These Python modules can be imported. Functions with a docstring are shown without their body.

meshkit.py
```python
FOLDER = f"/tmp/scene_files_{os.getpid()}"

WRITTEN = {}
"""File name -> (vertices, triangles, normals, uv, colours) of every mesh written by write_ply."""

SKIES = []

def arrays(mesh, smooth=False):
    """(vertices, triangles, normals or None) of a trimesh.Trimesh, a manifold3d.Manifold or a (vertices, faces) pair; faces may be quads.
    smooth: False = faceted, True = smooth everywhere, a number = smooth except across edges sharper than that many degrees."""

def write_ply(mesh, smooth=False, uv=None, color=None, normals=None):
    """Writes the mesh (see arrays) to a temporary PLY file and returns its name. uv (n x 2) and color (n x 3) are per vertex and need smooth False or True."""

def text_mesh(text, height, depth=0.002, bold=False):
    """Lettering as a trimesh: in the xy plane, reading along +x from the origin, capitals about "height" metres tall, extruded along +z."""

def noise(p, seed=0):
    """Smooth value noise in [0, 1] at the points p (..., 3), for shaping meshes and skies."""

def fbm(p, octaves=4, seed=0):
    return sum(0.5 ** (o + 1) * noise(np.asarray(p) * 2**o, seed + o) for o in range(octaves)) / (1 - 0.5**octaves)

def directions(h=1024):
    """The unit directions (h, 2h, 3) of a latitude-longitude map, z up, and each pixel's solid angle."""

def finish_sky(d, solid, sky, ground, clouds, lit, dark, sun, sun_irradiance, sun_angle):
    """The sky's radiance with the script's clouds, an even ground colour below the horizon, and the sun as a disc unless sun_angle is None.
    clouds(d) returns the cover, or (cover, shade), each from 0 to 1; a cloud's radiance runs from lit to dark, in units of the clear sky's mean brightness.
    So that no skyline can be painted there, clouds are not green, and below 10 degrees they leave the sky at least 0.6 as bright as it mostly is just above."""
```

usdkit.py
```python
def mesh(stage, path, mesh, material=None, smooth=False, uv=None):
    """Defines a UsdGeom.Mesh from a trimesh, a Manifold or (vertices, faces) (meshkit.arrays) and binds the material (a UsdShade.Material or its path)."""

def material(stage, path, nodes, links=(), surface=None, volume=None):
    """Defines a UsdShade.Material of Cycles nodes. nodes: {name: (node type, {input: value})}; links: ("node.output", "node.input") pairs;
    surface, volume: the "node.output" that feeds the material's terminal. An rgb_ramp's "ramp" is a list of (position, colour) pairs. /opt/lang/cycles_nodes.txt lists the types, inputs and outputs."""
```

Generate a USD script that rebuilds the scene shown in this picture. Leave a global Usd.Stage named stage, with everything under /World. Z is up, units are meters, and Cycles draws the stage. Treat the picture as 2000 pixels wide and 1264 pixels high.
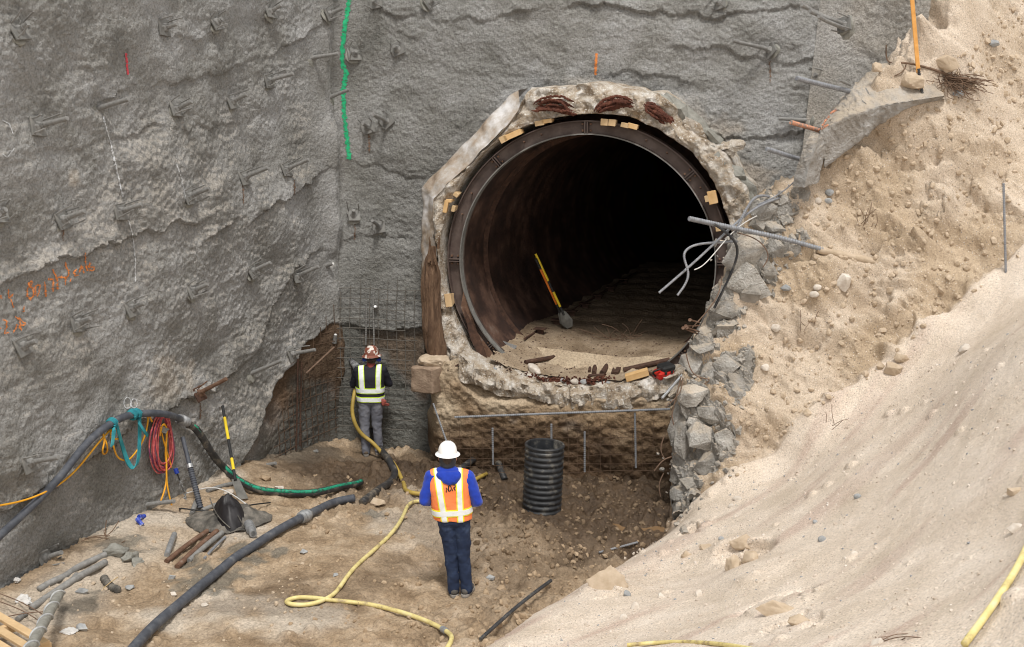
import math, random
import numpy as np, trimesh, manifold3d as m3
import usdkit, meshkit
from pxr import Usd, UsdGeom, UsdLux, UsdShade, Sdf, Gf, Vt
from scipy.interpolate import RBFInterpolator, CubicSpline
from scipy.ndimage import map_coordinates, gaussian_filter, binary_dilation
from scipy.spatial import cKDTree, ConvexHull

stage = Usd.Stage.CreateInMemory()
UsdGeom.SetStageUpAxis(stage, UsdGeom.Tokens.z)
UsdGeom.SetStageMetersPerUnit(stage, 1.0)
UsdGeom.Xform.Define(stage, '/World')
UsdGeom.Scope.Define(stage, '/World/Looks')

# ------------------------------------------------------------------ camera, sky, sun
CAM_H, PITCH, FPX = 5.88, math.radians(12.0), 2400.0
cam = UsdGeom.Camera.Define(stage, '/World/camera')
cam.CreateHorizontalApertureAttr(36.0)
cam.CreateVerticalApertureAttr(36.0 * 647 / 1024)
cam.CreateFocalLengthAttr(36.0 * FPX / 2000)
cam.CreateClippingRangeAttr(Gf.Vec2f(0.1, 500))
cam.AddTranslateOp().Set(Gf.Vec3d(0, 0, CAM_H))
cam.AddRotateXOp().Set(90 - math.degrees(PITCH))
cam.CreateExposureAttr(0.66)

SUN = np.array([0.06, -0.45, 0.88]); SUN /= np.linalg.norm(SUN)
SUN_EL, SUN_ROT = math.asin(SUN[2]), math.atan2(SUN[0], SUN[1])
sun = UsdLux.DistantLight.Define(stage, '/World/sun')
sun.CreateIntensityAttr(0.50); sun.CreateAngleAttr(12.0); sun.CreateNormalizeAttr(True)
sun.CreateColorAttr(Gf.Vec3f(1.0, 0.965, 0.91))
_z = Gf.Rotation(Gf.Vec3d(0, 0, 1), Gf.Vec3d(*SUN))
sun.AddTransformOp().Set(Gf.Matrix4d(_z, Gf.Vec3d(0, 0, 0)))
sky_mat = usdkit.material(stage, '/World/Looks/sky_look', {
    'sky': ('sky_texture', {'sky_type': 'single_scattering', 'sun_disc': False, 'sun_elevation': SUN_EL, 'sun_rotation': SUN_ROT}),
    'tc': ('texture_coordinate', {}),
    'nz': ('noise_texture', {'scale': 2.6, 'detail': 5.0, 'roughness': 0.55}),
    'cr': ('rgb_ramp', {'ramp': [(0.0, (0.90, 0.90, 0.90)), (0.7, (0.99, 0.99, 0.99)), (1.0, (1, 1, 1))]}),
    'cl': ('rgb_ramp', {'ramp': [(0.25, (6.6, 6.7, 6.8)), (0.75, (10.2, 10.0, 9.7))]}),
    'mx': ('mix', {'mix_type': 'mix'}),
    'bg': ('background_shader', {'strength': 0.082})},
    [('tc.generated', 'nz.vector'), ('nz.fac', 'cr.fac'), ('nz.fac', 'cl.fac'), ('sky.color', 'mx.color1'), ('cl.color', 'mx.color2'),
     ('cr.color', 'mx.fac'), ('mx.color', 'bg.color')], surface='bg.background')
sky = UsdLux.DomeLight.Define(stage, '/World/sky')
UsdShade.MaterialBindingAPI.Apply(sky.GetPrim()).Bind(sky_mat)
sky.GetPrim().SetCustomDataByKey('kind', 'structure')

# ------------------------------------------------------------------ naming helpers
USED, BASE = {}, {}

def numbered(parent, name):
    k = (parent, name); n = USED.get(k, -1) + 1; USED[k] = n
    return name if n == 0 else '%s_%03d' % (name, n)

def tag(p, label=None, cat=None, group=None, kind=None):
    p = p.GetPrim() if hasattr(p, 'GetPrim') else p
    for k, v in (('label', label), ('category', cat), ('group', group), ('kind', kind)):
        if v: p.SetCustomDataByKey(k, v)
    return p

def thing(name, label, cat, base=(0, 0, 0), group=None, matrix=None):
    path = '/World/' + numbered('/World', name)
    x = UsdGeom.Xform.Define(stage, path)
    if matrix is not None:
        x.AddTransformOp().Set(matrix); BASE[path] = np.zeros(3)
    else:
        x.AddTranslateOp().Set(Gf.Vec3d(*map(float, base))); BASE[path] = np.array(base, float)
    tag(x, label, cat, group)
    return path

def arr(mesh):
    if hasattr(mesh, 'to_mesh'):
        m = mesh.to_mesh(); return np.array(m.vert_properties[:, :3], float), np.array(m.tri_verts, int)
    if isinstance(mesh, (tuple, list)):
        v, f = np.asarray(mesh[0], float), np.asarray(mesh[1], int)
        if f.shape[1] == 4: f = np.vstack([f[:, [0, 1, 2]], f[:, [0, 2, 3]]])
        return v, f
    return np.array(mesh.vertices, float), np.array(mesh.faces, int)

def obj(name, mesh, mat, parent=None, smooth=False, label=None, cat=None, group=None, kind=None, mask=None):
    """One Mesh prim, given in world coordinates, under parent or under /World."""
    v, f = arr(mesh)
    root = parent or '/World'
    path = root + '/' + numbered(root, name)
    if parent is None:
        b = (v.min(0) + v.max(0)) / 2; b[2] = v[:, 2].min()
        if kind == 'structure': b = np.zeros(3)
    else:
        b = BASE[parent]
    BASE[path] = b
    m = usdkit.mesh(stage, path, (v - b, f), mat, smooth=smooth)
    if parent is None and kind != 'structure':
        m.AddTranslateOp().Set(Gf.Vec3d(*map(float, b)))
    if mask is not None:
        UsdGeom.PrimvarsAPI(m).CreatePrimvar('mask', Sdf.ValueTypeNames.Color3fArray, 'vertex').Set(Vt.Vec3fArray.FromNumpy(np.asarray(mask, np.float32)))
    tag(m, label, cat, group, kind)
    return path

def copy_thing(src, name, label, cat, group, matrix):
    path = '/World/' + numbered('/World', name)
    x = UsdGeom.Xform.Define(stage, path)
    x.GetPrim().GetReferences().AddInternalReference(src)
    x.GetPrim().SetInstanceable(True)
    x.ClearXformOpOrder()
    x.AddTransformOp(opSuffix='place').Set(matrix)
    tag(x, label, cat, group)
    return path

# ------------------------------------------------------------------ projection helpers (camera model, to find where things of the photo stand)
CP, SP = math.cos(PITCH), math.sin(PITCH)
EYE = np.array([0, 0, CAM_H])

def ray(px, py):
    u, v = (px - 1000) / FPX, (py - 632) / FPX
    d = np.array([u, CP - v * SP, -SP - v * CP])
    return d

def at_y(px, py, Y):
    d = ray(px, py); return EYE + d * (Y / d[1])

def at_z(px, py, z):
    d = ray(px, py); return EYE + d * ((z - CAM_H) / d[2])

def at_plane(px, py, P, N):
    d = ray(px, py); return EYE + d * (np.dot(np.asarray(P) - EYE, N) / np.dot(d, N))

def depth_of(P):
    return P[1] * CP - (P[2] - CAM_H) * SP

def mpp(P):
    return depth_of(np.asarray(P)) / FPX      # metres per photo pixel at P

def fbm(p, o=4, s=0): return meshkit.fbm(np.asarray(p, float), o, s) - 0.5
def sstep(a, b, x):
    t = np.clip((x - a) / (b - a), 0, 1); return t * t * (3 - 2 * t)

def poly_sdf(u, v, poly):
    """signed distance (negative inside) of points to a polygon"""
    poly = np.asarray(poly, float); d = np.full(u.shape, 1e9); inside = np.zeros(u.shape, bool)
    for a, b in zip(poly, np.roll(poly, -1, 0)):
        e = b - a; w0, w1 = u - a[0], v - a[1]
        t = np.clip((w0 * e[0] + w1 * e[1]) / max(e @ e, 1e-12), 0, 1)
        d = np.minimum(d, (w0 - e[0] * t) ** 2 + (w1 - e[1] * t) ** 2)
        c = ((a[1] > v) != (b[1] > v)) & (u < (b[0] - a[0]) * (v - a[1]) / (b[1] - a[1] + 1e-12) + a[0])
        inside ^= c
    return np.where(inside, -1, 1) * np.sqrt(d)

def line_dist(u, v, pts):
    """(distance, signed side) to an open polyline"""
    pts = np.asarray(pts, float); best = np.full(u.shape, 1e9); side = np.zeros(u.shape); along = np.zeros(u.shape); L = 0
    for a, b in zip(pts[:-1], pts[1:]):
        e = b - a; l = np.linalg.norm(e); w0, w1 = u - a[0], v - a[1]
        t = np.clip((w0 * e[0] + w1 * e[1]) / (l * l), 0, 1)
        d = np.hypot(w0 - e[0] * t, w1 - e[1] * t)
        s = np.sign(e[0] * w1 - e[1] * w0)
        k = d < best
        best = np.where(k, d, best); side = np.where(k, s, side); along = np.where(k, L + t * l, along); L += l
    return best, side, along, L

class Relief:
    """A surface given as heights over a tilted base plane."""
    def __init__(self, O, U, V, u0, u1, v0, v1, step):
        self.O, self.U, self.V = (np.array(x, float) for x in (O, U, V))
        self.U /= np.linalg.norm(self.U); self.V -= self.U * (self.V @ self.U); self.V /= np.linalg.norm(self.V)
        self.N = np.cross(self.U, self.V)
        self.step = step
        self.us, self.vs = np.arange(u0, u1 + step / 2, step), np.arange(v0, v1 + step / 2, step)
        self.u, self.v = np.meshgrid(self.us, self.vs, indexing='ij')
        self.h = np.zeros_like(self.u)
    def uvh(self, P):
        d = np.asarray(P) - self.O; return d @ self.U, d @ self.V, d @ self.N
    def flat(self, px, py, off=0):
        return self.uvh(at_plane(px, py, self.O + self.N * off, self.N))[:2]
    def pts(self):
        return self.O + self.u[..., None] * self.U + self.v[..., None] * self.V + self.h[..., None] * self.N
    def H(self, u, v):
        u, v = np.asarray(u, float), np.asarray(v, float); u, v = np.broadcast_arrays(u, v)
        r = map_coordinates(self.h, [(np.ravel(u) - self.us[0]) / self.step, (np.ravel(v) - self.vs[0]) / self.step], order=1, mode='nearest')
        return r.reshape(u.shape) if u.ndim else float(r[0])
    def hit(self, px, py, lift=0.0):
        d = ray(px, py); t = np.linspace(3, 34, 440)
        for _ in range(2):
            P = EYE + t[:, None] * d
            a, b, c = self.uvh(P)
            ok = (a > self.us[0]) & (a < self.us[-1]) & (b > self.vs[0]) & (b < self.vs[-1])
            g = np.where(ok, c - self.H(a, b) - lift, 1e3)
            k = np.nonzero((g[1:] <= 0) & (g[:-1] > 0) & (g[:-1] < 900))[0]
            if len(k) == 0:
                k = [int(np.argmin(np.abs(g)))]; k = [min(k[0], len(t) - 2)]
            t = np.linspace(t[k[0]], t[k[0] + 1], 60)
        return EYE + d * t[30]
    def normal(self, P, e=0.06):
        a, b, _ = self.uvh(P)
        du = (self.H(a + e, b) - self.H(a - e, b)) / (2 * e); dv = (self.H(a, b + e) - self.H(a, b - e)) / (2 * e)
        n = self.N - du * self.U - dv * self.V
        return n / np.linalg.norm(n)
    def on(self, u, v, lift=0.0):
        u, v = np.asarray(u, float), np.asarray(v, float)
        return self.O + u[..., None] * self.U + v[..., None] * self.V + (self.H(u, v) + lift)[..., None] * self.N
    def mesh(self, keep=None):
        nu, nv = self.u.shape
        idx = np.arange(nu * nv).reshape(nu, nv)
        q = np.stack([idx[:-1, :-1], idx[1:, :-1], idx[1:, 1:], idx[:-1, 1:]], -1).reshape(-1, 4)
        if keep is not None:
            k = keep.ravel(); q = q[k[q].all(1)]
        # alternate the diagonal so that no grain shows
        a = (np.arange(len(q)) * 7919 % 2).astype(bool)
        f = np.vstack([q[a][:, [0, 1, 2]], q[a][:, [0, 2, 3]], q[~a][:, [0, 1, 3]], q[~a][:, [1, 2, 3]]])
        used = np.unique(f); remap = np.full(nu * nv, -1); remap[used] = np.arange(len(used))
        return self.pts().reshape(-1, 3)[used], remap[f], used

# ------------------------------------------------------------------ materials
def look(name, cols, scale=6, detail=6, rough=0.85, bump=0.3, bscale=40, bdist=0.01, metallic=0.0, coords='object', spec=0.3,
         speck=None, stretch=None, rand=0.0, bdetail=4, sheen=0.0, dust=None):
    """A noise-mottled surface. speck = (colour, scale, amount): small grains of another colour; rand: brightness change per object."""
    n = {'g': ('geometry', {}), 'tc': ('texture_coordinate', {}), 'mp': ('mapping', {'scale': stretch or (1, 1, 1)}),
         'n1': ('noise_texture', {'scale': scale, 'detail': float(detail), 'roughness': 0.62}),
         'r1': ('rgb_ramp', {'ramp': cols}),
         'n2': ('noise_texture', {'scale': bscale, 'detail': float(bdetail), 'roughness': 0.6}),
         'b': ('bump', {'strength': bump, 'distance': bdist}),
         'p': ('principled_bsdf', {'roughness': rough, 'metallic': metallic, 'specular_ior_level': spec, 'sheen_weight': sheen})}
    src = 'g.position' if coords == 'position' else 'tc.object'
    l = [(src, 'mp.vector'), ('mp.vector', 'n1.vector'), ('mp.vector', 'n2.vector'), ('n1.fac', 'r1.fac'), ('n2.fac', 'b.height'), ('b.normal', 'p.normal')]
    out = 'r1.color'
    if speck:
        n['vs'] = ('noise_texture', {'scale': speck[1], 'detail': 2.0, 'roughness': 0.7})
        n['vr'] = ('rgb_ramp', {'ramp': [(speck[2], (0, 0, 0)), (min(speck[2] + 0.06, 1), (1, 1, 1))]})
        n['mx'] = ('mix', {'mix_type': 'mix', 'color2': speck[0]})
        l += [('mp.vector', 'vs.vector'), ('vs.fac', 'vr.fac'), ('vr.color', 'mx.fac'), (out, 'mx.color1')]; out = 'mx.color'
    if dust:
        n['dz'] = ('separate_xyz', {}); n['dr'] = ('map_range', {'from_min': dust[1], 'from_max': dust[2], 'to_min': 0.0, 'to_max': dust[3]}); n['dm'] = ('mix', {'mix_type': 'mix', 'color2': dust[0]})
        n['dn'] = ('noise_texture', {'scale': 9.0, 'detail': 5.0}); n['da'] = ('math', {'math_type': 'multiply_add', 'value2': 0.9, 'value3': -0.45}); n['db'] = ('math', {'math_type': 'add'})
        l += [('g.normal', 'dz.vector'), (src, 'dn.vector'), ('dn.fac', 'da.value1'), ('da.value', 'db.value1'), ('dz.z', 'db.value2'), ('db.value', 'dr.value'), ('dr.result', 'dm.fac'), (out, 'dm.color1')]; out = 'dm.color'
    if rand:
        n['oi'] = ('object_info', {}); n['mr'] = ('map_range', {'to_min': 1 - rand, 'to_max': 1 + rand}); n['hv'] = ('hsv', {})
        l += [('oi.random', 'mr.value'), ('mr.result', 'hv.value'), (out, 'hv.color')]; out = 'hv.color'
    l.append((out, 'p.base_color'))
    return usdkit.material(stage, '/World/Looks/' + name, n, l, surface='p.BSDF')

def terrain(name, base, wet, earth, dust, base_scale, grain, speck=None, bump=0.55, bump_scale=26, wet_rough=0.55, streak=None):
    """A material whose colour is mixed by the mesh's mask: red = wet, green = earth, blue = dust."""
    n = {'g': ('geometry', {}), 'at': ('attribute', {'attribute': 'mask'}), 'sp': ('separate_color', {}),
         'n1': ('noise_texture', {'scale': base_scale, 'detail': 8.0, 'roughness': 0.62}), 'r1': ('rgb_ramp', {'ramp': base}),
         'n3': ('noise_texture', {'scale': grain, 'detail': 3.0, 'roughness': 0.65}), 'r3': ('rgb_ramp', {'ramp': [(0.28, (0.62, 0.62, 0.62)), (0.5, (1, 1, 1)), (0.74, (1.3, 1.3, 1.3))]}),
         'rw': ('rgb_ramp', {'ramp': wet}), 're': ('rgb_ramp', {'ramp': earth}), 'rd': ('rgb_ramp', {'ramp': dust}),
         'mw': ('mix', {'mix_type': 'mix'}), 'me': ('mix', {'mix_type': 'mix'}), 'md': ('mix', {'mix_type': 'mix'}), 'mg': ('mix', {'mix_type': 'multiply', 'fac': 1.0}),
         'n2': ('noise_texture', {'scale': bump_scale, 'detail': 5.0, 'roughness': 0.66}), 'b': ('bump', {'strength': bump, 'distance': 0.05}),
         'rr': ('map_range', {'from_min': 0.0, 'from_max': 1.0, 'to_min': 0.92, 'to_max': wet_rough}),
         'p': ('principled_bsdf', {'specular_ior_level': 0.25})}
    l = [('g.position', 'n1.vector'), ('g.position', 'n2.vector'), ('g.position', 'n3.vector'), ('at.color', 'sp.color'),
         ('n1.fac', 'r1.fac'), ('n1.fac', 'rw.fac'), ('n1.fac', 're.fac'), ('n1.fac', 'rd.fac'), ('n3.fac', 'r3.fac'),
         ('r1.color', 'md.color1'), ('rd.color', 'md.color2'), ('sp.b', 'md.fac'), ('md.color', 'me.color1'), ('re.color', 'me.color2'), ('sp.g', 'me.fac'),
         ('me.color', 'mw.color1'), ('rw.color', 'mw.color2'), ('sp.r', 'mw.fac'), ('r3.color', 'mg.color2'),
         ('n2.fac', 'b.height'), ('b.normal', 'p.normal'), ('sp.r', 'rr.value'), ('rr.result', 'p.roughness')]
    out = 'mw.color'
    if speck:
        for i, (c, sc, am) in enumerate(speck):
            a, r, m = 'vs%d' % i, 'vr%d' % i, 'mx%d' % i
            n[a] = ('voronoi_texture', {'scale': sc, 'randomness': 1.0}); n[r] = ('rgb_ramp', {'ramp': [(am, (1, 1, 1)), (am + 0.03, (0, 0, 0))]})
            n[m] = ('mix', {'mix_type': 'mix', 'color2': c})
            l += [('g.position', a + '.vector'), (a + '.distance', r + '.fac'), (r + '.color', m + '.fac'), (out, m + '.color1')]; out = m + '.color'
    l += [(out, 'mg.color1'), ('mg.color', 'p.base_color')]
    return usdkit.material(stage, '/World/Looks/' + name, n, l, surface='p.BSDF')

M = {}
M['shotcrete'] = terrain('shotcrete', [(0.30, (0.170, 0.166, 0.154)), (0.42, (0.240, 0.235, 0.221)), (0.56, (0.297, 0.294, 0.286)), (0.70, (0.38, 0.379, 0.378))],
    [(0.3, (0.090, 0.090, 0.080)), (0.7, (0.150, 0.148, 0.132))], [(0.3, (0.085, 0.058, 0.038)), (0.7, (0.19, 0.125, 0.08))],
    [(0.3, (0.40, 0.36, 0.31)), (0.7, (0.47, 0.43, 0.38))], 1.1, 34, bump=1.0, bump_scale=19)
M['sand'] = terrain('sand', [(0.28, (0.47, 0.392, 0.308)), (0.5, (0.565, 0.482, 0.397)), (0.72, (0.64, 0.562, 0.48))],
    [(0.3, (0.17, 0.115, 0.07)), (0.7, (0.25, 0.175, 0.11))], [(0.3, (0.33, 0.25, 0.168)), (0.7, (0.46, 0.365, 0.265))],
    [(0.3, (0.40, 0.305, 0.245)), (0.7, (0.53, 0.43, 0.36))], 1.3, 55, bump=0.42, bump_scale=34,
    speck=[((0.17, 0.15, 0.14), 17, 0.10), ((0.66, 0.62, 0.57), 23, 0.11)])
M['mud'] = terrain('mud', [(0.30, (0.18, 0.123, 0.075)), (0.46, (0.30, 0.220, 0.143)), (0.60, (0.40, 0.308, 0.215)), (0.76, (0.54, 0.44, 0.338))],
    [(0.3, (0.050, 0.033, 0.021)), (0.7, (0.120, 0.081, 0.050))], [(0.3, (0.10, 0.094, 0.078)), (0.7, (0.17, 0.16, 0.135))],
    [(0.3, (0.43, 0.37, 0.30)), (0.7, (0.50, 0.43, 0.35))], 2.2, 38, bump=0.7, bump_scale=22, wet_rough=0.5)
M['earth'] = terrain('earth_look', [(0.28, (0.15, 0.098, 0.055)), (0.5, (0.235, 0.160, 0.095)), (0.72, (0.33, 0.245, 0.155))],
    [(0.3, (0.050, 0.034, 0.022)), (0.7, (0.13, 0.078, 0.044))], [(0.3, (0.17, 0.165, 0.155)), (0.7, (0.40, 0.39, 0.375))],
    [(0.3, (0.38, 0.295, 0.205)), (0.7, (0.49, 0.40, 0.29))], 2.0, 34, bump=0.8, bump_scale=16, wet_rough=0.6)
M['rough_concrete'] = look('broken_concrete', [(0.30, (0.17, 0.125, 0.085)), (0.44, (0.34, 0.275, 0.205)), (0.56, (0.46, 0.41, 0.35)), (0.72, (0.66, 0.64, 0.61))], 5.5, 8, 0.9, 1.0, 28, 0.04, coords='position', speck=((0.66, 0.64, 0.60), 30, 0.60))
M['formed'] = look('formed_concrete', [(0.30, (0.17, 0.125, 0.09)), (0.42, (0.33, 0.265, 0.205)), (0.52, (0.41, 0.37, 0.33)), (0.62, (0.56, 0.54, 0.53)), (0.75, (0.66, 0.66, 0.67))], 3.0, 9, 0.85, 0.35, 30, 0.012, coords='position')
M['rubble'] = look('rubble_concrete', [(0.28, (0.16, 0.145, 0.125)), (0.48, (0.30, 0.285, 0.26)), (0.72, (0.45, 0.435, 0.41))], 5, 8, 0.92, 1.0, 34, 0.04, coords='position', rand=0.24, dust=((0.47, 0.39, 0.30), 0.35, 0.95, 0.75), speck=((0.52, 0.50, 0.47), 42, 0.62))
M['lip'] = look('lip_concrete', [(0.28, (0.17, 0.145, 0.115)), (0.45, (0.27, 0.25, 0.225)), (0.6, (0.37, 0.36, 0.345)), (0.8, (0.46, 0.455, 0.45))], 2.6, 8, 0.92, 1.0, 22, 0.05, coords='position', dust=((0.47, 0.39, 0.30), 0.35, 0.95, 0.75))
M['rubble_dark'] = look('rubble_dark', [(0.28, (0.16, 0.145, 0.125)), (0.5, (0.29, 0.27, 0.24)), (0.75, (0.42, 0.395, 0.36))], 6, 8, 0.92, 0.85, 34, 0.03, coords='position', rand=0.12, dust=((0.47, 0.39, 0.30), 0.35, 0.95, 0.75))
M['stone_pale'] = look('pale_stone', [(0.3, (0.42, 0.36, 0.30)), (0.55, (0.54, 0.49, 0.43)), (0.75, (0.66, 0.63, 0.58))], 14, 5, 0.85, 0.4, 60, 0.006, rand=0.12)
M['gravel'] = look('gravel_look', [(0.3, (0.36, 0.30, 0.24)), (0.55, (0.52, 0.45, 0.38)), (0.75, (0.64, 0.60, 0.55))], 3, 6, 0.9, 0.3, 60, 0.006, coords='position')
M['stone_grey'] = look('grey_stone', [(0.3, (0.20, 0.21, 0.22)), (0.7, (0.38, 0.38, 0.37))], 14, 5, 0.8, 0.4, 60, 0.006, rand=0.2)
M['clod'] = look('clod_look', [(0.3, (0.23, 0.162, 0.10)), (0.7, (0.37, 0.28, 0.19))], 9, 6, 0.95, 0.6, 50, 0.01, coords='position', rand=0.1)
M['clod_wet'] = look('wet_clod_look', [(0.3, (0.12, 0.084, 0.052)), (0.7, (0.25, 0.18, 0.115))], 9, 6, 0.8, 0.6, 50, 0.01, coords='position')
M['clod_dry'] = look('dry_clod_look', [(0.3, (0.36, 0.28, 0.195)), (0.7, (0.51, 0.415, 0.315))], 9, 6, 0.95, 0.6, 50, 0.01, coords='position')
M['nail_steel'] = look('nail_steel', [(0.3, (0.15, 0.147, 0.14)), (0.7, (0.255, 0.25, 0.24))], 20, 5, 0.75, 0.5, 60, 0.008, rand=0.1)
M['plate_steel'] = look('plate_steel', [(0.3, (0.12, 0.117, 0.11)), (0.6, (0.18, 0.176, 0.165)), (0.8, (0.29, 0.26, 0.23))], 9, 6, 0.8, 0.5, 45, 0.008, rand=0.1)
M['rusty_steel'] = look('rusty_steel', [(0.3, (0.075, 0.042, 0.028)), (0.55, (0.15, 0.085, 0.055)), (0.75, (0.22, 0.17, 0.14))], 10, 7, 0.8, 0.5, 50, 0.006)
M['rust_dark'] = look('dark_rust', [(0.3, (0.035, 0.02, 0.015)), (0.6, (0.085, 0.045, 0.03)), (0.8, (0.13, 0.085, 0.065))], 12, 7, 0.8, 0.6, 60, 0.008)
M['rib_steel'] = look('rib_steel', [(0.28, (0.040, 0.028, 0.024)), (0.5, (0.078, 0.054, 0.046)), (0.68, (0.125, 0.095, 0.082)), (0.82, (0.27, 0.24, 0.20))], 3.0, 9, 0.6, 0.35, 60, 0.005, coords='position', spec=0.4)
M['liner_steel'] = look('liner_steel', [(0.30, (0.016, 0.011, 0.010)), (0.5, (0.045, 0.025, 0.019)), (0.64, (0.105, 0.060, 0.043)), (0.82, (0.20, 0.16, 0.135))], 2.2, 9, 0.65, 0.4, 24, 0.02, coords='position', spec=0.4)
M['galv'] = look('galvanised_steel', [(0.3, (0.22, 0.225, 0.23)), (0.7, (0.40, 0.41, 0.42))], 14, 4, 0.5, 0.2, 60, 0.004, metallic=0.5)
M['rebar'] = look('rebar_steel', [(0.3, (0.17, 0.175, 0.19)), (0.7, (0.30, 0.31, 0.33))], 16, 5, 0.6, 0.3, 80, 0.004, metallic=0.3)
M['rebar_rust'] = look('rebar_rust', [(0.3, (0.10, 0.062, 0.042)), (0.7, (0.21, 0.14, 0.10))], 16, 5, 0.8, 0.3, 80, 0.004)
M['mesh_rust'] = look('mesh_rust', [(0.3, (0.06, 0.036, 0.024)), (0.7, (0.125, 0.08, 0.052))], 8, 4, 0.85, 0.2, 80, 0.002)
M['mesh_grey'] = look('mesh_grey', [(0.3, (0.10, 0.092, 0.08)), (0.7, (0.17, 0.155, 0.135))], 8, 4, 0.85, 0.2, 80, 0.002)
M['white'] = look('white_paint', [(0.3, (0.72, 0.72, 0.70)), (0.7, (0.82, 0.82, 0.81))], 8, 3, 0.5, 0.05, 80, 0.002)
M['lumber'] = look('new_lumber', [(0.3, (0.48, 0.29, 0.12)), (0.5, (0.58, 0.375, 0.175)), (0.75, (0.66, 0.46, 0.25))], 5, 6, 0.7, 0.25, 30, 0.004, stretch=(1, 1, 1), rand=0.13)
M['lumber_pale'] = look('pale_lumber', [(0.3, (0.47, 0.32, 0.17)), (0.7, (0.62, 0.45, 0.26))], 6, 6, 0.7, 0.25, 30, 0.004, rand=0.08)
M['stake'] = look('stake_wood', [(0.3, (0.56, 0.26, 0.06)), (0.7, (0.70, 0.36, 0.11))], 12, 5, 0.7, 0.2, 40, 0.003)
M['rotten'] = look('rotten_timber', [(0.25, (0.045, 0.028, 0.02)), (0.45, (0.115, 0.068, 0.042)), (0.62, (0.20, 0.125, 0.078)), (0.82, (0.36, 0.26, 0.17))], 3.2, 9, 0.9, 1.0, 14, 0.03, stretch=(5, 5, 0.45), coords='position')
M['red_rot'] = look('red_rotten_timber', [(0.25, (0.035, 0.014, 0.010)), (0.55, (0.105, 0.036, 0.022)), (0.8, (0.20, 0.085, 0.05))], 9, 8, 0.9, 1.0, 22, 0.03)
M['block'] = look('old_block', [(0.3, (0.19, 0.13, 0.09)), (0.7, (0.35, 0.265, 0.195))], 6, 7, 0.9, 0.8, 24, 0.02, coords='position')
M['pipe_black'] = look('black_plastic', [(0.3, (0.012, 0.013, 0.015)), (0.54, (0.028, 0.030, 0.034)), (0.63, (0.10, 0.095, 0.085)), (0.78, (0.30, 0.275, 0.24))], 6.5, 8, 0.42, 0.15, 60, 0.004, coords='position', spec=0.5)
M['hose_grey'] = look('grey_black_hose', [(0.28, (0.040, 0.044, 0.053)), (0.50, (0.066, 0.072, 0.087)), (0.64, (0.10, 0.106, 0.118)), (0.80, (0.25, 0.235, 0.21))], 9, 9, 0.6, 0.2, 50, 0.004, coords='position')
M['hose_black'] = look('black_hose', [(0.3, (0.018, 0.018, 0.020)), (0.52, (0.040, 0.039, 0.04)), (0.64, (0.15, 0.13, 0.105))], 8, 9, 0.5, 0.2, 50, 0.004, coords='position')
M['green_paint'] = look('green_paint', [(0.3, (0.01, 0.24, 0.10)), (0.7, (0.02, 0.38, 0.17))], 20, 5, 0.7, 0.4, 60, 0.005, coords='position')
M['hose_stripe'] = look('hose_stripe', [(0.38, (0.03, 0.05, 0.045)), (0.5, (0.015, 0.24, 0.14)), (0.75, (0.03, 0.36, 0.22))], 22, 6, 0.6, 0.2, 60, 0.003, coords='position')
M['hose_yellow'] = look('yellow_hose', [(0.34, (0.30, 0.23, 0.13)), (0.44, (0.55, 0.46, 0.19)), (0.58, (0.66, 0.57, 0.26)), (0.72, (0.62, 0.55, 0.36))], 7, 8, 0.5, 0.15, 60, 0.003, coords='position')
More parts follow.
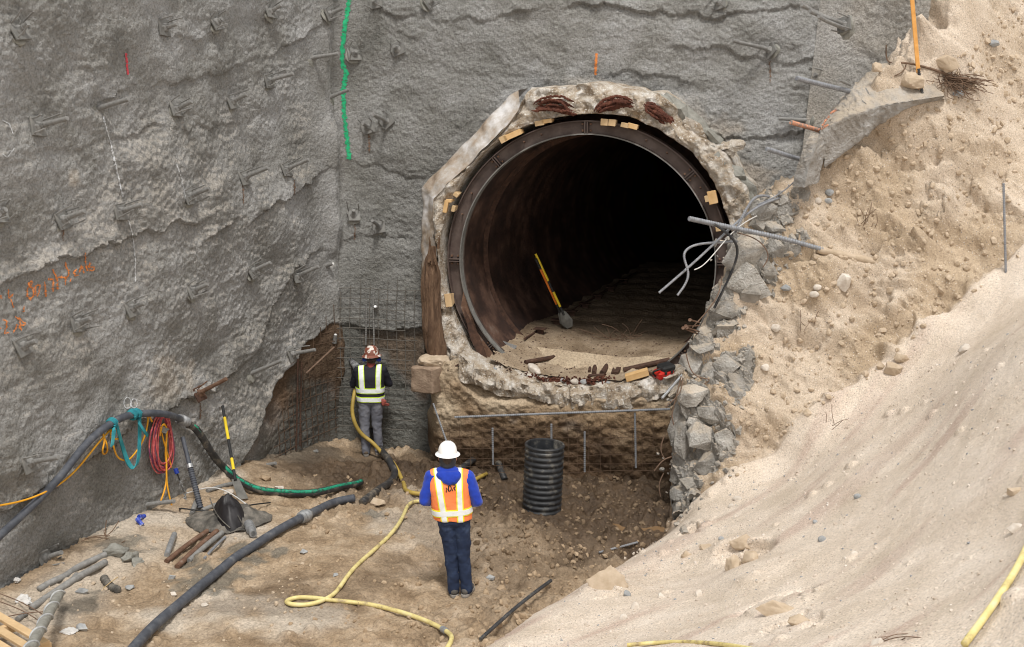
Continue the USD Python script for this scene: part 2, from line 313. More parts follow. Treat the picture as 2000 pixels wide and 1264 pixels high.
M['hose_gold'] = look('gold_hose', [(0.3, (0.26, 0.18, 0.04)), (0.7, (0.50, 0.36, 0.09))], 5, 6, 0.5, 0.15, 60, 0.003, coords='position')
M['cord_orange'] = look('orange_cord', [(0.3, (0.62, 0.27, 0.015)), (0.7, (0.78, 0.40, 0.03))], 8, 3, 0.5, 0.1, 60, 0.002)
M['cord_red'] = look('red_cord', [(0.3, (0.38, 0.05, 0.06)), (0.55, (0.55, 0.12, 0.12)), (0.8, (0.72, 0.38, 0.33))], 14, 4, 0.6, 0.1, 60, 0.002, coords='position')
M['cord_purple'] = look('purple_cord', [(0.3, (0.16, 0.04, 0.11)), (0.7, (0.34, 0.08, 0.17))], 14, 4, 0.6, 0.1, 60, 0.002)
M['sling'] = look('teal_webbing', [(0.3, (0.015, 0.14, 0.18)), (0.55, (0.03, 0.25, 0.29)), (0.8, (0.10, 0.38, 0.40))], 7, 5, 0.8, 0.3, 60, 0.003)
M['rope'] = look('white_rope', [(0.3, (0.42, 0.41, 0.39)), (0.7, (0.60, 0.59, 0.57))], 30, 3, 0.8, 0.3, 90, 0.003)
M['yellow'] = look('yellow_fibreglass', [(0.3, (0.66, 0.47, 0.02)), (0.7, (0.78, 0.58, 0.04))], 14, 4, 0.4, 0.1, 60, 0.002)
M['orange_grip'] = look('orange_fibreglass', [(0.3, (0.58, 0.14, 0.02)), (0.7, (0.68, 0.20, 0.03))], 14, 4, 0.4, 0.1, 60, 0.002)
M['black'] = look('black_rubber', [(0.3, (0.014, 0.014, 0.015)), (0.7, (0.03, 0.03, 0.03))], 14, 4, 0.55, 0.1, 60, 0.003)
M['blade'] = look('shovel_blade', [(0.3, (0.10, 0.10, 0.092)), (0.7, (0.20, 0.195, 0.18))], 10, 5, 0.6, 0.2, 60, 0.003, metallic=0.3)
M['red'] = look('red_plastic', [(0.3, (0.42, 0.015, 0.012)), (0.7, (0.55, 0.03, 0.02))], 14, 4, 0.4, 0.1, 60, 0.003)
M['blue_can'] = look('blue_plastic', [(0.4, (0.02, 0.04, 0.28)), (0.55, (0.05, 0.09, 0.45)), (0.62, (0.6, 0.62, 0.7))], 9, 3, 0.35, 0.05, 60, 0.002)
M['tarp'] = look('dusty_tarp', [(0.28, (0.03, 0.028, 0.026)), (0.5, (0.10, 0.092, 0.08)), (0.7, (0.23, 0.205, 0.175))], 6, 8, 0.75, 0.8, 22, 0.015, coords='position')
M['rubber_sheet'] = look('black_rubber_sheet', [(0.3, (0.012, 0.011, 0.012)), (0.62, (0.024, 0.022, 0.024)), (0.85, (0.10, 0.09, 0.08))], 5, 6, 0.5, 0.3, 30, 0.008)
M['splat'] = look('wet_concrete', [(0.3, (0.17, 0.165, 0.145)), (0.7, (0.30, 0.295, 0.265))], 9, 7, 0.8, 0.8, 24, 0.02, coords='position')
M['paint_orange'] = look('orange_spray_paint', [(0.4, (0.55, 0.18, 0.05)), (0.6, (0.72, 0.24, 0.06))], 30, 4, 0.8, 0.6, 40, 0.01, coords='position')
M['paint_salmon'] = look('faded_orange_paint', [(0.42, (0.22, 0.19, 0.17)), (0.5, (0.45, 0.22, 0.14)), (0.62, (0.62, 0.28, 0.16))], 26, 5, 0.8, 0.6, 40, 0.01, coords='position')
M['paint_red'] = look('red_spray_paint', [(0.4, (0.50, 0.05, 0.07)), (0.6, (0.62, 0.08, 0.10))], 30, 4, 0.8, 0.6, 40, 0.01, coords='position')
M['paint_white'] = look('white_spray_paint', [(0.4, (0.42, 0.43, 0.44)), (0.6, (0.58, 0.59, 0.60))], 30, 4, 0.85, 0.6, 40, 0.01, coords='position')
M['skin'] = look('skin', [(0.3, (0.42, 0.20, 0.14)), (0.7, (0.55, 0.29, 0.21))], 12, 4, 0.5, 0.1, 80, 0.002)
M['hair'] = look('hair', [(0.3, (0.03, 0.02, 0.015)), (0.7, (0.08, 0.055, 0.04))], 40, 4, 0.7, 0.5, 90, 0.004)
M['blue_cloth'] = look('blue_hoodie_cloth', [(0.3, (0.008, 0.030, 0.28)), (0.7, (0.014, 0.052, 0.42))], 6, 6, 0.9, 0.5, 30, 0.008, sheen=0.2)
M['jeans'] = look('dark_denim', [(0.25, (0.008, 0.014, 0.036)), (0.55, (0.018, 0.030, 0.068)), (0.8, (0.05, 0.075, 0.13))], 7, 7, 0.9, 0.5, 26, 0.01)
M['grey_trousers'] = look('grey_work_trousers', [(0.25, (0.105, 0.110, 0.135)), (0.55, (0.165, 0.17, 0.20)), (0.8, (0.235, 0.235, 0.25))], 7, 7, 0.9, 0.5, 26, 0.01)
M['black_cloth'] = look('black_shirt_cloth', [(0.3, (0.011, 0.011, 0.016)), (0.7, (0.024, 0.024, 0.034))], 7, 6, 0.9, 0.5, 30, 0.008)
M['vest_orange'] = look('orange_vest_cloth', [(0.3, (0.80, 0.19, 0.055)), (0.7, (0.92, 0.27, 0.095))], 5, 5, 0.7, 0.35, 30, 0.006)
M['vest_black'] = look('black_vest_cloth', [(0.3, (0.012, 0.012, 0.016)), (0.7, (0.026, 0.026, 0.034))], 5, 5, 0.8, 0.35, 30, 0.006)
M['lime'] = look('lime_trim', [(0.3, (0.52, 0.72, 0.03)), (0.7, (0.62, 0.82, 0.06))], 9, 3, 0.7, 0.1, 60, 0.002)
M['yellow_trim'] = look('yellow_trim', [(0.3, (0.74, 0.68, 0.02)), (0.7, (0.82, 0.78, 0.05))], 9, 3, 0.7, 0.1, 60, 0.002)
M['silver'] = look('reflective_tape', [(0.3, (0.64, 0.67, 0.68)), (0.7, (0.80, 0.83, 0.84))], 5, 5, 0.45, 0.15, 40, 0.004)
M['hat_white'] = look('white_hat_shell', [(0.3, (0.80, 0.79, 0.77)), (0.7, (0.86, 0.85, 0.84))], 5, 4, 0.3, 0.03, 40, 0.002, spec=0.5)
M['hat_brown'] = look('stickered_hat_shell', [(0.45, (0.20, 0.07, 0.045)), (0.53, (0.26, 0.10, 0.07)), (0.56, (0.62, 0.58, 0.53)), (0.66, (0.70, 0.67, 0.63)), (0.7, (0.36, 0.20, 0.14))], 14, 1.5, 0.4, 0.03, 40, 0.002, spec=0.5)
M['muff_blue'] = look('blue_ear_muff', [(0.3, (0.012, 0.03, 0.20)), (0.7, (0.02, 0.05, 0.32))], 9, 3, 0.4, 0.05, 60, 0.002)
M['knit'] = look('grey_knit', [(0.3, (0.030, 0.031, 0.035)), (0.7, (0.07, 0.071, 0.078))], 14, 4, 0.95, 0.6, 90, 0.004)
M['boot'] = look('muddy_boot', [(0.3, (0.055, 0.042, 0.032)), (0.6, (0.14, 0.108, 0.078)), (0.8, (0.24, 0.19, 0.14))], 10, 5, 0.9, 0.4, 50, 0.005)
M['shoe'] = look('grey_shoe', [(0.3, (0.055, 0.052, 0.05)), (0.7, (0.13, 0.122, 0.113))], 10, 5, 0.8, 0.4, 50, 0.005)
M['sole'] = look('shoe_sole', [(0.3, (0.17, 0.155, 0.14)), (0.7, (0.30, 0.275, 0.25))], 10, 4, 0.8, 0.3, 50, 0.004)
M['dull_red'] = look('dull_red_cloth', [(0.3, (0.20, 0.045, 0.035)), (0.7, (0.34, 0.09, 0.07))], 20, 4, 0.8, 0.3, 60, 0.004)
M['glove'] = look('glove', [(0.4, (0.10, 0.10, 0.105)), (0.6, (0.30, 0.30, 0.30))], 12, 4, 0.8, 0.3, 60, 0.004)
M['twig'] = look('dry_twig', [(0.3, (0.10, 0.062, 0.04)), (0.7, (0.19, 0.125, 0.085))], 14, 4, 0.9, 0.4, 60, 0.004)
M['straw'] = look('dry_straw', [(0.3, (0.36, 0.25, 0.12)), (0.7, (0.50, 0.37, 0.2))], 14, 4, 0.9, 0.4, 60, 0.004)
M['water'] = usdkit.material(stage, '/World/Looks/muddy_water', {
    'n': ('noise_texture', {'scale': 9.0, 'detail': 3.0}), 'g': ('geometry', {}), 'b': ('bump', {'strength': 0.06, 'distance': 0.02}),
    'p': ('principled_bsdf', {'base_color': (0.20, 0.125, 0.066), 'roughness': 0.12, 'specular_ior_level': 0.5})},
    [('g.position', 'n.vector'), ('n.fac', 'b.height'), ('b.normal', 'p.normal')], surface='p.BSDF')
M['cloudy_plastic'] = look('cloudy_plastic', [(0.3, (0.42, 0.40, 0.37)), (0.7, (0.62, 0.61, 0.60))], 12, 4, 0.4, 0.2, 50, 0.005)

# ------------------------------------------------------------------ mesh helpers
def cat(ms): return trimesh.util.concatenate([trimesh.Trimesh(*arr(m), process=False) for m in ms])

def spline(pts, n=60):
    pts = np.asarray(pts, float)
    if len(pts) == 2: return pts[0] + np.linspace(0, 1, n)[:, None] * (pts[1] - pts[0])
    t = np.r_[0, np.cumsum(np.linalg.norm(np.diff(pts, axis=0), axis=1) ** 0.6)]
    return CubicSpline(t, pts, bc_type='natural')(np.linspace(0, t[-1], n))

def tube(path, r, sides=10, flatten=None, cap=True):
    """A tube along path; r a number or one per point."""
    p = np.asarray(path, float); n = len(p); r = np.broadcast_to(np.asarray(r, float), n)
    t = np.gradient(p, axis=0); t /= np.linalg.norm(t, axis=1, keepdims=True) + 1e-12
    a = np.array([0, 0, 1.0]) if abs(t[0][2]) < 0.9 else np.array([1.0, 0, 0])
    nn = []
    x = a - t[0] * (a @ t[0]); x /= np.linalg.norm(x)
    for k in range(n):
        x = x - t[k] * (x @ t[k]); x /= np.linalg.norm(x) + 1e-12; nn.append(x)
    nn = np.array(nn); bb = np.cross(t, nn)
    ang = np.linspace(0, 2 * np.pi, sides, endpoint=False)
    fl = flatten or (1, 1)
    v = p[:, None] + r[:, None, None] * (np.cos(ang)[None, :, None] * nn[:, None] * fl[0] + np.sin(ang)[None, :, None] * bb[:, None] * fl[1])
    v = v.reshape(-1, 3); f = []
    i = np.arange(n - 1)[:, None] * sides; j = np.arange(sides)[None]; j2 = (j + 1) % sides
    q = np.stack([i + j, i + j2, i + sides + j2, i + sides + j], -1).reshape(-1, 4)
    f = np.vstack([q[:, [0, 1, 2]], q[:, [0, 2, 3]]])
    if cap:
        v = np.vstack([v, p[0], p[-1]]); c0, c1 = n * sides, n * sides + 1
        e = (n - 1) * sides; js = np.arange(sides); js2 = (js + 1) % sides
        f = np.vstack([f, np.stack([np.full(sides, c0), js2, js], 1), np.stack([np.full(sides, c1), e + js, e + js2], 1)])
    return v, f

def rebar(path, r, pitch=0.035, sides=8):
    L = np.linalg.norm(np.diff(path, axis=0), axis=1).sum(); n = max(8, int(L / pitch) * 4)
    s = np.linspace(0, 1, n); cum = np.r_[0, np.cumsum(np.linalg.norm(np.diff(path, axis=0), axis=1))] / L
    p = np.stack([np.interp(s, cum, np.asarray(path)[:, k]) for k in range(3)], 1)
    return tube(p, r * np.array([0.88, 1.1, 1.1, 0.88])[np.arange(n) % 4], sides)

def box(c, size, ax=None, bevel=0.0):
    """box centred at c with axes ax (rows); optional chamfer"""
    s = np.asarray(size, float) / 2; b = min(bevel, s.min() * 0.6)
    if b > 0:
        P = []
        for sx in (-1, 1):
            for sy in (-1, 1):
                for sz in (-1, 1):
                    P += [(sx * (s[0] - b), sy * s[1] * 1, sz * (s[2] - b)), (sx * s[0], sy * (s[1] - b), sz * (s[2] - b)), (sx * (s[0] - b), sy * (s[1] - b), sz * s[2])]
        m = trimesh.convex.convex_hull(np.array(P))
    else:
        m = trimesh.creation.box(extents=s * 2)
    v, f = arr(m)
    ax = np.eye(3) if ax is None else np.asarray(ax)
    return v @ ax + np.asarray(c), f

def frame(d, up=(0, 0, 1)):
    """rows: x along d, y sideways, z the rest"""
    x = np.asarray(d, float) / np.linalg.norm(d); u = np.asarray(up, float)
    if abs(x @ u) / np.linalg.norm(u) > 0.97: u = np.array([0, 1.0, 0])
    y = np.cross(u, x); y /= np.linalg.norm(y)
    return np.array([x, y, np.cross(x, y)])

def rock(seed, size, sharp=True, sub=2, rough=0.05, npts=16, ax=None):
    """A broken lump: hull of random points, refined and roughened. size = three half-axes."""
    rg = np.random.default_rng(seed)
    p = rg.normal(size=(npts, 3)); p /= np.linalg.norm(p, axis=1, keepdims=True); p *= rg.uniform(0.82, 1.08, (npts, 1))
    m = trimesh.convex.convex_hull(p)
    for _ in range(sub): m = m.subdivide()
    v = np.array(m.vertices)
    if not sharp:
        n = np.linalg.norm(v, axis=1, keepdims=True); v = v * (0.45 + 0.55 / n)
    d = v / np.linalg.norm(v, axis=1, keepdims=True)
    v = v + d * (fbm(v * 2.3 + seed, 3, seed % 97)[:, None] * rough * 3 + fbm(v * 7 + seed, 2, seed % 89)[:, None] * rough * 1.6)
    v = v * np.asarray(size)
    if ax is not None: v = v @ np.asarray(ax)
    return v, np.array(m.faces)

def rand_ax(rg):
    q, _ = np.linalg.qr(rg.normal(size=(3, 3)))
    if np.linalg.det(q) < 0: q[0] *= -1
    return q

# ================================================================== SETTING: pit floor, walls, bank
C0 = at_z(652, 866, -0.38); L0 = at_z(0, 1152, 0.18)
# ---- pit floor
ctrl = [at_z(895, 1172, 0.0), at_z(727, 893, -0.36), at_z(0, 1150, 0.2), at_z(0, 1262, 0.16), at_z(300, 1012, 0.12), at_z(480, 930, -0.02), at_z(620, 900, -0.3),
        at_z(1060, 1005, -0.36), at_z(1200, 1030, -0.44), at_z(1300, 940, -0.5), at_z(1000, 935, -0.48), at_z(880, 900, -0.45), at_z(940, 1262, 0.12), at_z(500, 1262, 0.10),
        at_z(560, 1100, 0.1), at_z(700, 1040, 0.02), at_z(980, 1090, -0.02), at_z(1080, 1090, -0.08), at_z(1180, 1110, -0.12), at_z(400, 1050, 0.14), (-9, 6, 0.3), (2, 24, -0.5), (-8, 24, -0.3), (6, 20, -0.6), (4, 12, -0.3), (0, 6, 0.2)]
ctrl = np.array(ctrl)
FL = Relief((0, 0, 0), (1, 0, 0), (0, 1, 0), -7.6, 4.6, 8.6, 21.4, 0.024)
_r = RBFInterpolator(ctrl[:, :2], ctrl[:, 2], kernel='thin_plate_spline', smoothing=0.02)
_cu, _cv = FL.u[::8, ::8], FL.v[::8, ::8]
_c = _r(np.stack([_cu.ravel(), _cv.ravel()], 1)).reshape(_cu.shape)
FL.h = map_coordinates(_c, [(np.arange(FL.u.shape[0]) / 8)[:, None] + 0 * FL.u, (np.arange(FL.u.shape[1]) / 8)[None] + 0 * FL.u], order=1, mode='nearest')
P3 = np.stack([FL.u, FL.v, 0 * FL.u], -1)
# how churned: muddy right half and around the second man; smoother dry sand at the left
mud = sstep(-1.6, 0.2, FL.u + 0.35 * (FL.v - 14) * 0.3 + fbm(P3 * 0.8, 3, 4) * 1.6)
mud = np.maximum(mud, sstep(14.5, 16.5, FL.v + fbm(P3 * 1.1, 2, 6)) * sstep(-3.8, -2.0, FL.u))
FL.h += fbm(P3 * 1.0, 3, 1) * 0.16 + fbm(P3 * 3.1, 4, 2) * (0.08 + 0.17 * mud) + fbm(P3 * 10, 3, 3) * (0.045 + 0.075 * mud) + fbm(P3 * 22, 2, 19) * 0.02
rg = np.random.default_rng(5)
def clods(u, v, n, rmin, rmax, rg, keep, hk=0.8, area=None):
    """bumps of trodden clods"""
    u0, u1, v0, v1 = area
    c = np.stack([rg.uniform(u0, u1, n), rg.uniform(v0, v1, n)], 1); r = rg.uniform(rmin, rmax, n) * rg.uniform(0.5, 1, n)
    k = keep(c[:, 0], c[:, 1]) > rg.uniform(0, 1, n); c, r = c[k], r[k]
    d, i = cKDTree(c).query(np.stack([u.ravel(), v.ravel()], 1), k=3)
    b = np.sqrt(np.maximum(r[i] ** 2 - d ** 2, 0)).max(1) * hk
    return b.reshape(u.shape)
def mud_at(u, v): return map_coordinates(mud, [(u - FL.us[0]) / FL.step, (v - FL.vs[0]) / FL.step], order=1, mode='nearest')
FL.h += (0.5 - np.abs(fbm(P3 * 2.6, 4, 18)) * 2.4) * 0.09 * mud
FL.h += clods(FL.u, FL.v, 12000, 0.025, 0.11, rg, lambda u, v: 0.12 + 0.88 * mud_at(u, v) ** 1.5, 0.75, (-7.6, 4.6, 8.6, 21.4))
# ridges pushed up by tracks
for pl, wd, am in [([(960, 1110), (1060, 1075), (1180, 1070), (1270, 1055)], 0.13, 0.16), ([(950, 1010), (1010, 1040), (1080, 1060)], 0.12, 0.16), ([(940, 960), (1000, 985)], 0.15, 0.14), ([(1120, 1000), (1200, 985), (1300, 975)], 0.16, 0.09)]:
    q = np.array([at_z(a, b, -0.15)[:2] for a, b in pl]); d, s, _, _ = line_dist(FL.u, FL.v, q)
    FL.h += am * np.exp(-(d / wd) ** 2) * (0.7 + 0.8 * fbm(P3 * 5, 3, 12))
for pl, wd, am in [([(1090, 1110), (1190, 1095), (1290, 1060)], 0.14, 0.13), ([(1100, 1030), (1240, 1040)], 0.3, 0.08), ([(930, 1160), (870, 1250)], 0.12, 0.04), ([(985, 1155), (930, 1262)], 0.12, 0.04)]:
    q = np.array([at_z(a, b, -0.15)[:2] for a, b in pl]); d, s, _, _ = line_dist(FL.u, FL.v, q)
    FL.h -= am * np.exp(-(d / wd) ** 2)
# heap of overspray at the foot of the walls
dL = (FL.u - C0[0]) * 0.957 - (FL.v - C0[1]) * 0.29
FL.h += 0.10 * np.exp(-np.maximum(dL, 0) / 0.5) * sstep(13, 17, FL.v)
# flat spots under shoes, pipe
def flatten(P, r):
    w = np.exp(-(((FL.u - P[0]) ** 2 + (FL.v - P[1]) ** 2) / r ** 2) ** 2); z0 = (FL.h * w).sum() / w.sum()
    FL.h = FL.h * (1 - w) + z0 * w; return z0
P2 = at_z(896, 1168, 0.0); P1 = at_z(727, 888, -0.36); PP = at_z(1058, 998, -0.36)
z2 = flatten(P2, 0.33); z1 = flatten(P1, 0.36); zp = flatten(PP, 0.42)
P2[2], P1[2], PP[2] = z2, z1, zp
# a puddle
PUD = at_z(1215, 1032, -0.45)
wpud = np.exp(-(((FL.u - PUD[0]) / 0.95) ** 2 + ((FL.v - PUD[1]) / 0.28) ** 2) ** 2); FL.h -= 0.10 * wpud
q = np.array([at_z(*a, 0)[:2] for a in [(835, 905), (950, 985), (1050, 1040), (1180, 1075), (1330, 1075), (1400, 900), (1000, 860), (640, 860), (560, 900), (640, 930), (740, 925)]])
wet = sstep(1.25, -0.35, poly_sdf(FL.u, FL.v, q) + fbm(P3 * 1.3, 4, 8) * 1.3)
q = np.array([at_z(*a, 0)[:2] for a in [(780, 1000), (840, 1080), (960, 1180), (1240, 1085), (1200, 1000), (960, 960)]])
wet = np.maximum(wet, 0.5 * sstep(0.5, -0.5, poly_sdf(FL.u, FL.v, q) + fbm(P3 * 1.3, 4, 9) * 1.2))
wet = np.maximum(wet, 0.42 * sstep(0.02, 0.28, fbm(P3 * 1.45 + 7, 5, 21)) * sstep(-0.5, 1.6, 15.5 - FL.v))
wet = np.clip(wet, 0, 1)
q = np.array([at_z(*a, -0.2)[:2] for a in [(480, 930), (560, 905), (650, 950), (730, 930), (740, 890), (640, 870), (520, 880)]])
grey = 0.75 * sstep(0.35, -0.25, poly_sdf(FL.u, FL.v, q) + fbm(P3 * 1.6, 4, 31) * 0.8)
for (a, b, r) in [(405, 1128, 0.38), (370, 1100, 0.2), (500, 1085, 0.22), (470, 1070, 0.16), (250, 1075, 0.3), (150, 1190, 0.25), (545, 1080, .14), (720, 985, .2)]:
    c = at_z(a, b, 0.1); grey = np.maximum(grey, 0.75 * sstep(1.1, 0.5, np.hypot(FL.u - c[0], (FL.v - c[1]) * 0.8) / r + fbm(P3 * 5, 4, 33) * 2.2))
dry = sstep(0.02, 0.2, fbm(P3 * 0.9 + 3, 4, 41)) * sstep(0.4, -2.5, FL.u) + 0.8 * sstep(0.5, 0.0, np.abs(dL - 0.2) - 0.2) * sstep(16, 13, FL.v)
v, f, used = FL.mesh((dL > -0.5) & (FL.v < 20.6))
msk = np.stack([wet, grey, np.clip(dry, 0, 1)], -1).reshape(-1, 3)[used]
obj('pit_floor', (v, f), M['mud'], kind='structure', smooth=True, mask=msk)

# ---- left shotcrete wall
Ul = np.array([C0[0] - L0[0], C0[1] - L0[1], 0]); Ul /= np.linalg.norm(Ul)
LenL = (np.array([C0[0], C0[1], 0]) - np.array([L0[0], L0[1], 0])) @ Ul
LW = Relief((L0[0], L0[1], 0), Ul, (0, 0, 1), -2.2, LenL + 0.12, -0.9, 8.4, 0.022)
# ---- head wall
Uh = np.array([math.cos(math.radians(11)), -math.sin(math.radians(11)), 0]); Nh = np.array([Uh[1], -Uh[0], 0])
HW = Relief((C0[0], C0[1], 0), Uh, np.array([0, 0, 1.0]) - math.tan(math.radians(4.5)) * Nh, -0.14, 8.6, -1.0, 8.4, 0.024)
# ---- tunnel axes
TA = np.array([-Nh[0], -Nh[1], 0]); TR = Uh.copy(); TZ = np.array([0, 0, 1.0])
TC = at_plane(1145, 515, np.array([C0[0], C0[1], 0]) - 0.30 * TA, TA)
TD = np.array([math.tan(math.radians(20)), 1.0, 0]); TD /= TD @ TA           # the bore runs off a little askew to the wall
def tun(x, z, d=0.0): return TC + np.multiply.outer(x, TR) + np.multiply.outer(z, TZ) + np.multiply.outer(d, TD)
def tpx(px, py, d=0.0):
    P = at_plane(px, py, TC + TD * d, TA) - TC - TD * d; return P @ TR, P[2]
RO = tpx(1144, 235)[1]; TS = RO / 2.08

def wall_noise(R, s):
    p = R.O + R.u[..., None] * R.U + R.v[..., None] * R.V
    h = fbm(p * 0.55, 3, s) * 0.34 + fbm(p * 1.7, 3, s + 5) * 0.12 + fbm(p * 5.5, 3, s + 9) * 0.036
    # sprayed skin: a fine knobbly grain, stronger in patches, with slumped sags across it
    g = fbm(p * 21, 2, s + 20) * (0.024 + 0.036 * np.clip(0.5 + 2.2 * fbm(p * 0.9, 3, s + 30), 0, 1.2))
    w = p.copy(); w[..., 2] += 0.45 * fbm(p * 0.8, 2, s + 40) + 0.18 * (p @ np.array([0.7, -0.4, 0]))
    sag = fbm(np.stack([w[..., 0] * 1.1, w[..., 1] * 1.1, w[..., 2] * 4.4], -1), 3, s + 50) * 0.042
    return h + g + sag, p
def lip(R, pts, amp, fall, low=0.0, wob=0.09, seed=1):
    """the lower edge of a sprayed lift: thick at the line, thinning upwards"""
    q = np.array([R.flat(*a) for a in pts]); p = np.stack([R.u, R.v, 0 * R.u], -1)
    u, v = R.u + fbm(p * 3, 3, seed) * wob * 2, R.v + fbm(p * 4, 4, seed + 3) * wob * 2.4
    d, s, al, L = line_dist(u, v, q)
    sd = d * s
    w = sstep(-0.1, 0.35, al) * sstep(-0.1, 0.35, L - al) if L > 1 else 1
    a = amp * 0.72 * sstep(-0.22, 0.2, fbm(p * 1.3, 3, seed + 8))
    return np.where(sd > 0, a * np.exp(-sd / fall), -low * np.exp(sd / 0.12) * (amp > 0)) * w
nz, pL = wall_noise(LW, 3); LW.h = nz
LW.h += lip(LW, [(300, 172), (360, 158), (420, 145), (480, 126), (540, 100), (600, 62), (655, 32)], 0.085, 0.30, 0.02, seed=11)
LW.h += lip(LW, [(-20, 575), (60, 540), (120, 505), (190, 485), (260, 460), (330, 440), (410, 430)], 0.07, 0.12, 0.02, seed=12)
LW.h += lip(LW, [(-20, 1010), (60, 975), (130, 930), (200, 880), (260, 830), (330, 800), (420, 760), (480, 720)], 0.11, 0.40, 0.07, seed=13)
LW.h += lip(LW, [(430, 790), (480, 720), (520, 650), (545, 580), (575, 520), (640, 480)], 0.06, 0.25, 0.02, seed=14)
LW.h += lip(LW, [(470, 440), (530, 400), (580, 370), (640, 325), (690, 312)], 0.09, 0.35, 0.03, seed=15)
LW.h += lip(LW, [(50, 175), (100, 160), (150, 140), (250, 120)], 0.03, 0.2, 0.0, seed=16)
LW.h += lip(LW, [(60, 300), (140, 290), (230, 262), (330, 250), (430, 250), (490, 240)], 0.05, 0.16, 0.02, seed=17)
LW.h += lip(LW, [(330, 75), (380, 78), (440, 70)], 0.04, 0.1, 0.02, seed=18)
LW.h += lip(LW, [(180, 205), (210, 192), (250, 182), (290, 170)], 0.06, 0.1, 0.03, seed=19)
LW.h += lip(LW, [(370, 480), (430, 450), (480, 420)], 0.07, 0.08, 0.02, seed=20)
rec = np.array([LW.flat(*a) for a in [(640, 632), (600, 668), (560, 730), (530, 780), (500, 850), (470, 905), (480, 960), (700, 960), (700, 600)]])
sdl = poly_sdf(LW.u, LW.v, rec) + fbm(pL * 5, 4, 61) * 0.16
LW.h -= 0.08 * sstep(0.03, -0.05, sdl)
LW.h += 0.05 * np.exp(-np.abs(sdl) / 0.12) * (sdl > 0)
# hollows at two bars
for (a, b, r, dp) in [(196, 200, 0.12, 0.10), (640, 505, 0.10, 0.16)]:
    c = LW.flat(a, b); LW.h -= dp * np.exp(-((LW.u - c[0]) ** 2 + (LW.v - c[1]) ** 2) / r ** 2)
_cn = sstep(0.0, 0.9, LenL - LW.u); LW.h = LW.h * (0.35 + 0.65 * _cn) + np.clip(0.17 + 0.4 * fbm(np.stack([0 * LW.v, 0 * LW.v, LW.v * 0.9], -1), 3, 7), 0.09, 0.35) * np.exp(-np.maximum(LenL - LW.u, 0) / 0.2)
gz = np.gradient(LW.h, LW.step, axis=1)
dust = 0.55 * sstep(0.12, 0.55, -gz - 0.05 + 0.9 * fbm(pL * 1.2, 4, 71)) * sstep(6.6, 4.5, LW.v)
for (a, b, r) in [(325, 745, 0.42), (150, 350, 0.12), (375, 735, .2)]:
    c = LW.flat(a, b); dust = np.maximum(dust, 0.75 * sstep(1.2, 0.4, np.hypot(LW.u - c[0], LW.v - c[1]) / r + fbm(pL * 7, 3, 73) * 1.8))
wetl = 0.25 * sstep(0.0, 0.3, fbm(pL * 0.7 + 5, 4, 75)) * sstep(4.5, 2, LW.v) + 0.5 * sstep(1.1, 0.0, LW.v + fbm(pL * 2, 2, 76))
ear = sstep(0.02, -0.03, sdl) * (1 - 0.8 * sstep(-0.1, 0.25, fbm(pL * 1.6, 4, 77) + (0.5 - LW.v) * 0.45))
wetl = np.where(sdl < 0, 0.8 * sstep(-0.15, 0.2, fbm(pL * 1.6, 4, 78) + (0.6 - LW.v) * 0.3), wetl * 0.7)
v, f, used = LW.mesh()
LWP = obj('shotcrete_wall', (v, f), M['shotcrete'], smooth=True, mask=np.clip(np.stack([wetl, ear, dust], -1).reshape(-1, 3)[used], 0, 1), label='long grey sprayed concrete wall along the left side of the pit, studded with soil nails', cat='wall')

# ---- head wall with the tunnel's hole
nz, pH = wall_noise(HW, 103); HW.h = nz
HW.h += lip(HW, [(740, 15), (790, 35), (850, 42), (920, 38), (1000, 28), (1060, 10)], 0.09, 0.30, 0.02, seed=21)
HW.h += lip(HW, [(1090, 15), (1180, 12), (1260, 25), (1330, 28), (1400, 36), (1440, 22), (1500, 14), (1580, 18)], 0.08, 0.35, 0.03, seed=22)
HW.h += lip(HW, [(1290, 92), (1400, 95), (1500, 122), (1560, 118), (1610, 105)], 0.05, 0.25, 0.02, seed=23)
HW.h += lip(HW, [(650, 318), (690, 312), (760, 335), (830, 345)], 0.06, 0.3, 0.03, seed=24)
HW.h += lip(HW, [(1290, 190), (1350, 235), (1420, 268), (1480, 280), (1540, 262), (1600, 240)], 0.13, 0.40, 0.05, seed=25)
HW.h += lip(HW, [(655, 480), (680, 468), (740, 462), (820, 470)], 0.05, 0.25, 0.03, seed=26)
HW.h += lip(HW, [(1170, 150), (1230, 140), (1300, 150), (1370, 170)], 0.04, 0.15, 0.02, seed=27)
rech = np.array([HW.flat(*a) for a in [(600, 640), (680, 632), (720, 640), (770, 648), (815, 640), (860, 640), (1000, 760), (1000, 1000), (600, 1000)]])
sdh = poly_sdf(HW.u, HW.v, rech) + fbm(pH * 5, 4, 62) * 0.12
HW.h -= 0.09 * sstep(0.03, -0.05, sdh)
HW.h += 0.04 * np.exp(-np.abs(sdh) / 0.12) * (sdh > 0)
_cn = sstep(0.0, 0.9, HW.u); HW.h = HW.h * (0.35 + 0.65 * _cn) + np.clip(0.17 + 0.4 * fbm(np.stack([0 * HW.v, 0 * HW.v, HW.v * 0.9], -1), 3, 7), 0.09, 0.35) * np.exp(-np.maximum(HW.u, 0) / 0.2)
eh = np.array([HW.flat(*a) for a in [(690, 640), (840, 640), (840, 790), (800, 770), (770, 730), (740, 700), (705, 690)]])
sde = poly_sdf(HW.u, HW.v, eh) + fbm(pH * 3, 4, 63) * 0.35
ear = np.clip(sstep(0.05, -0.15, sde) * (sdh < 0), 0, 1)
wet2 = np.where(sdh < 0, 0.92, 0.20 * sstep(0.0, 0.3, fbm(pH * 0.7 + 15, 4, 75)) + 0.42 * sstep(2.9, 2.3, HW.u + fbm(pH * 1.5, 3, 85) * 1.2) * (0.7 + 0.5 * sstep(5, 2, HW.v)))
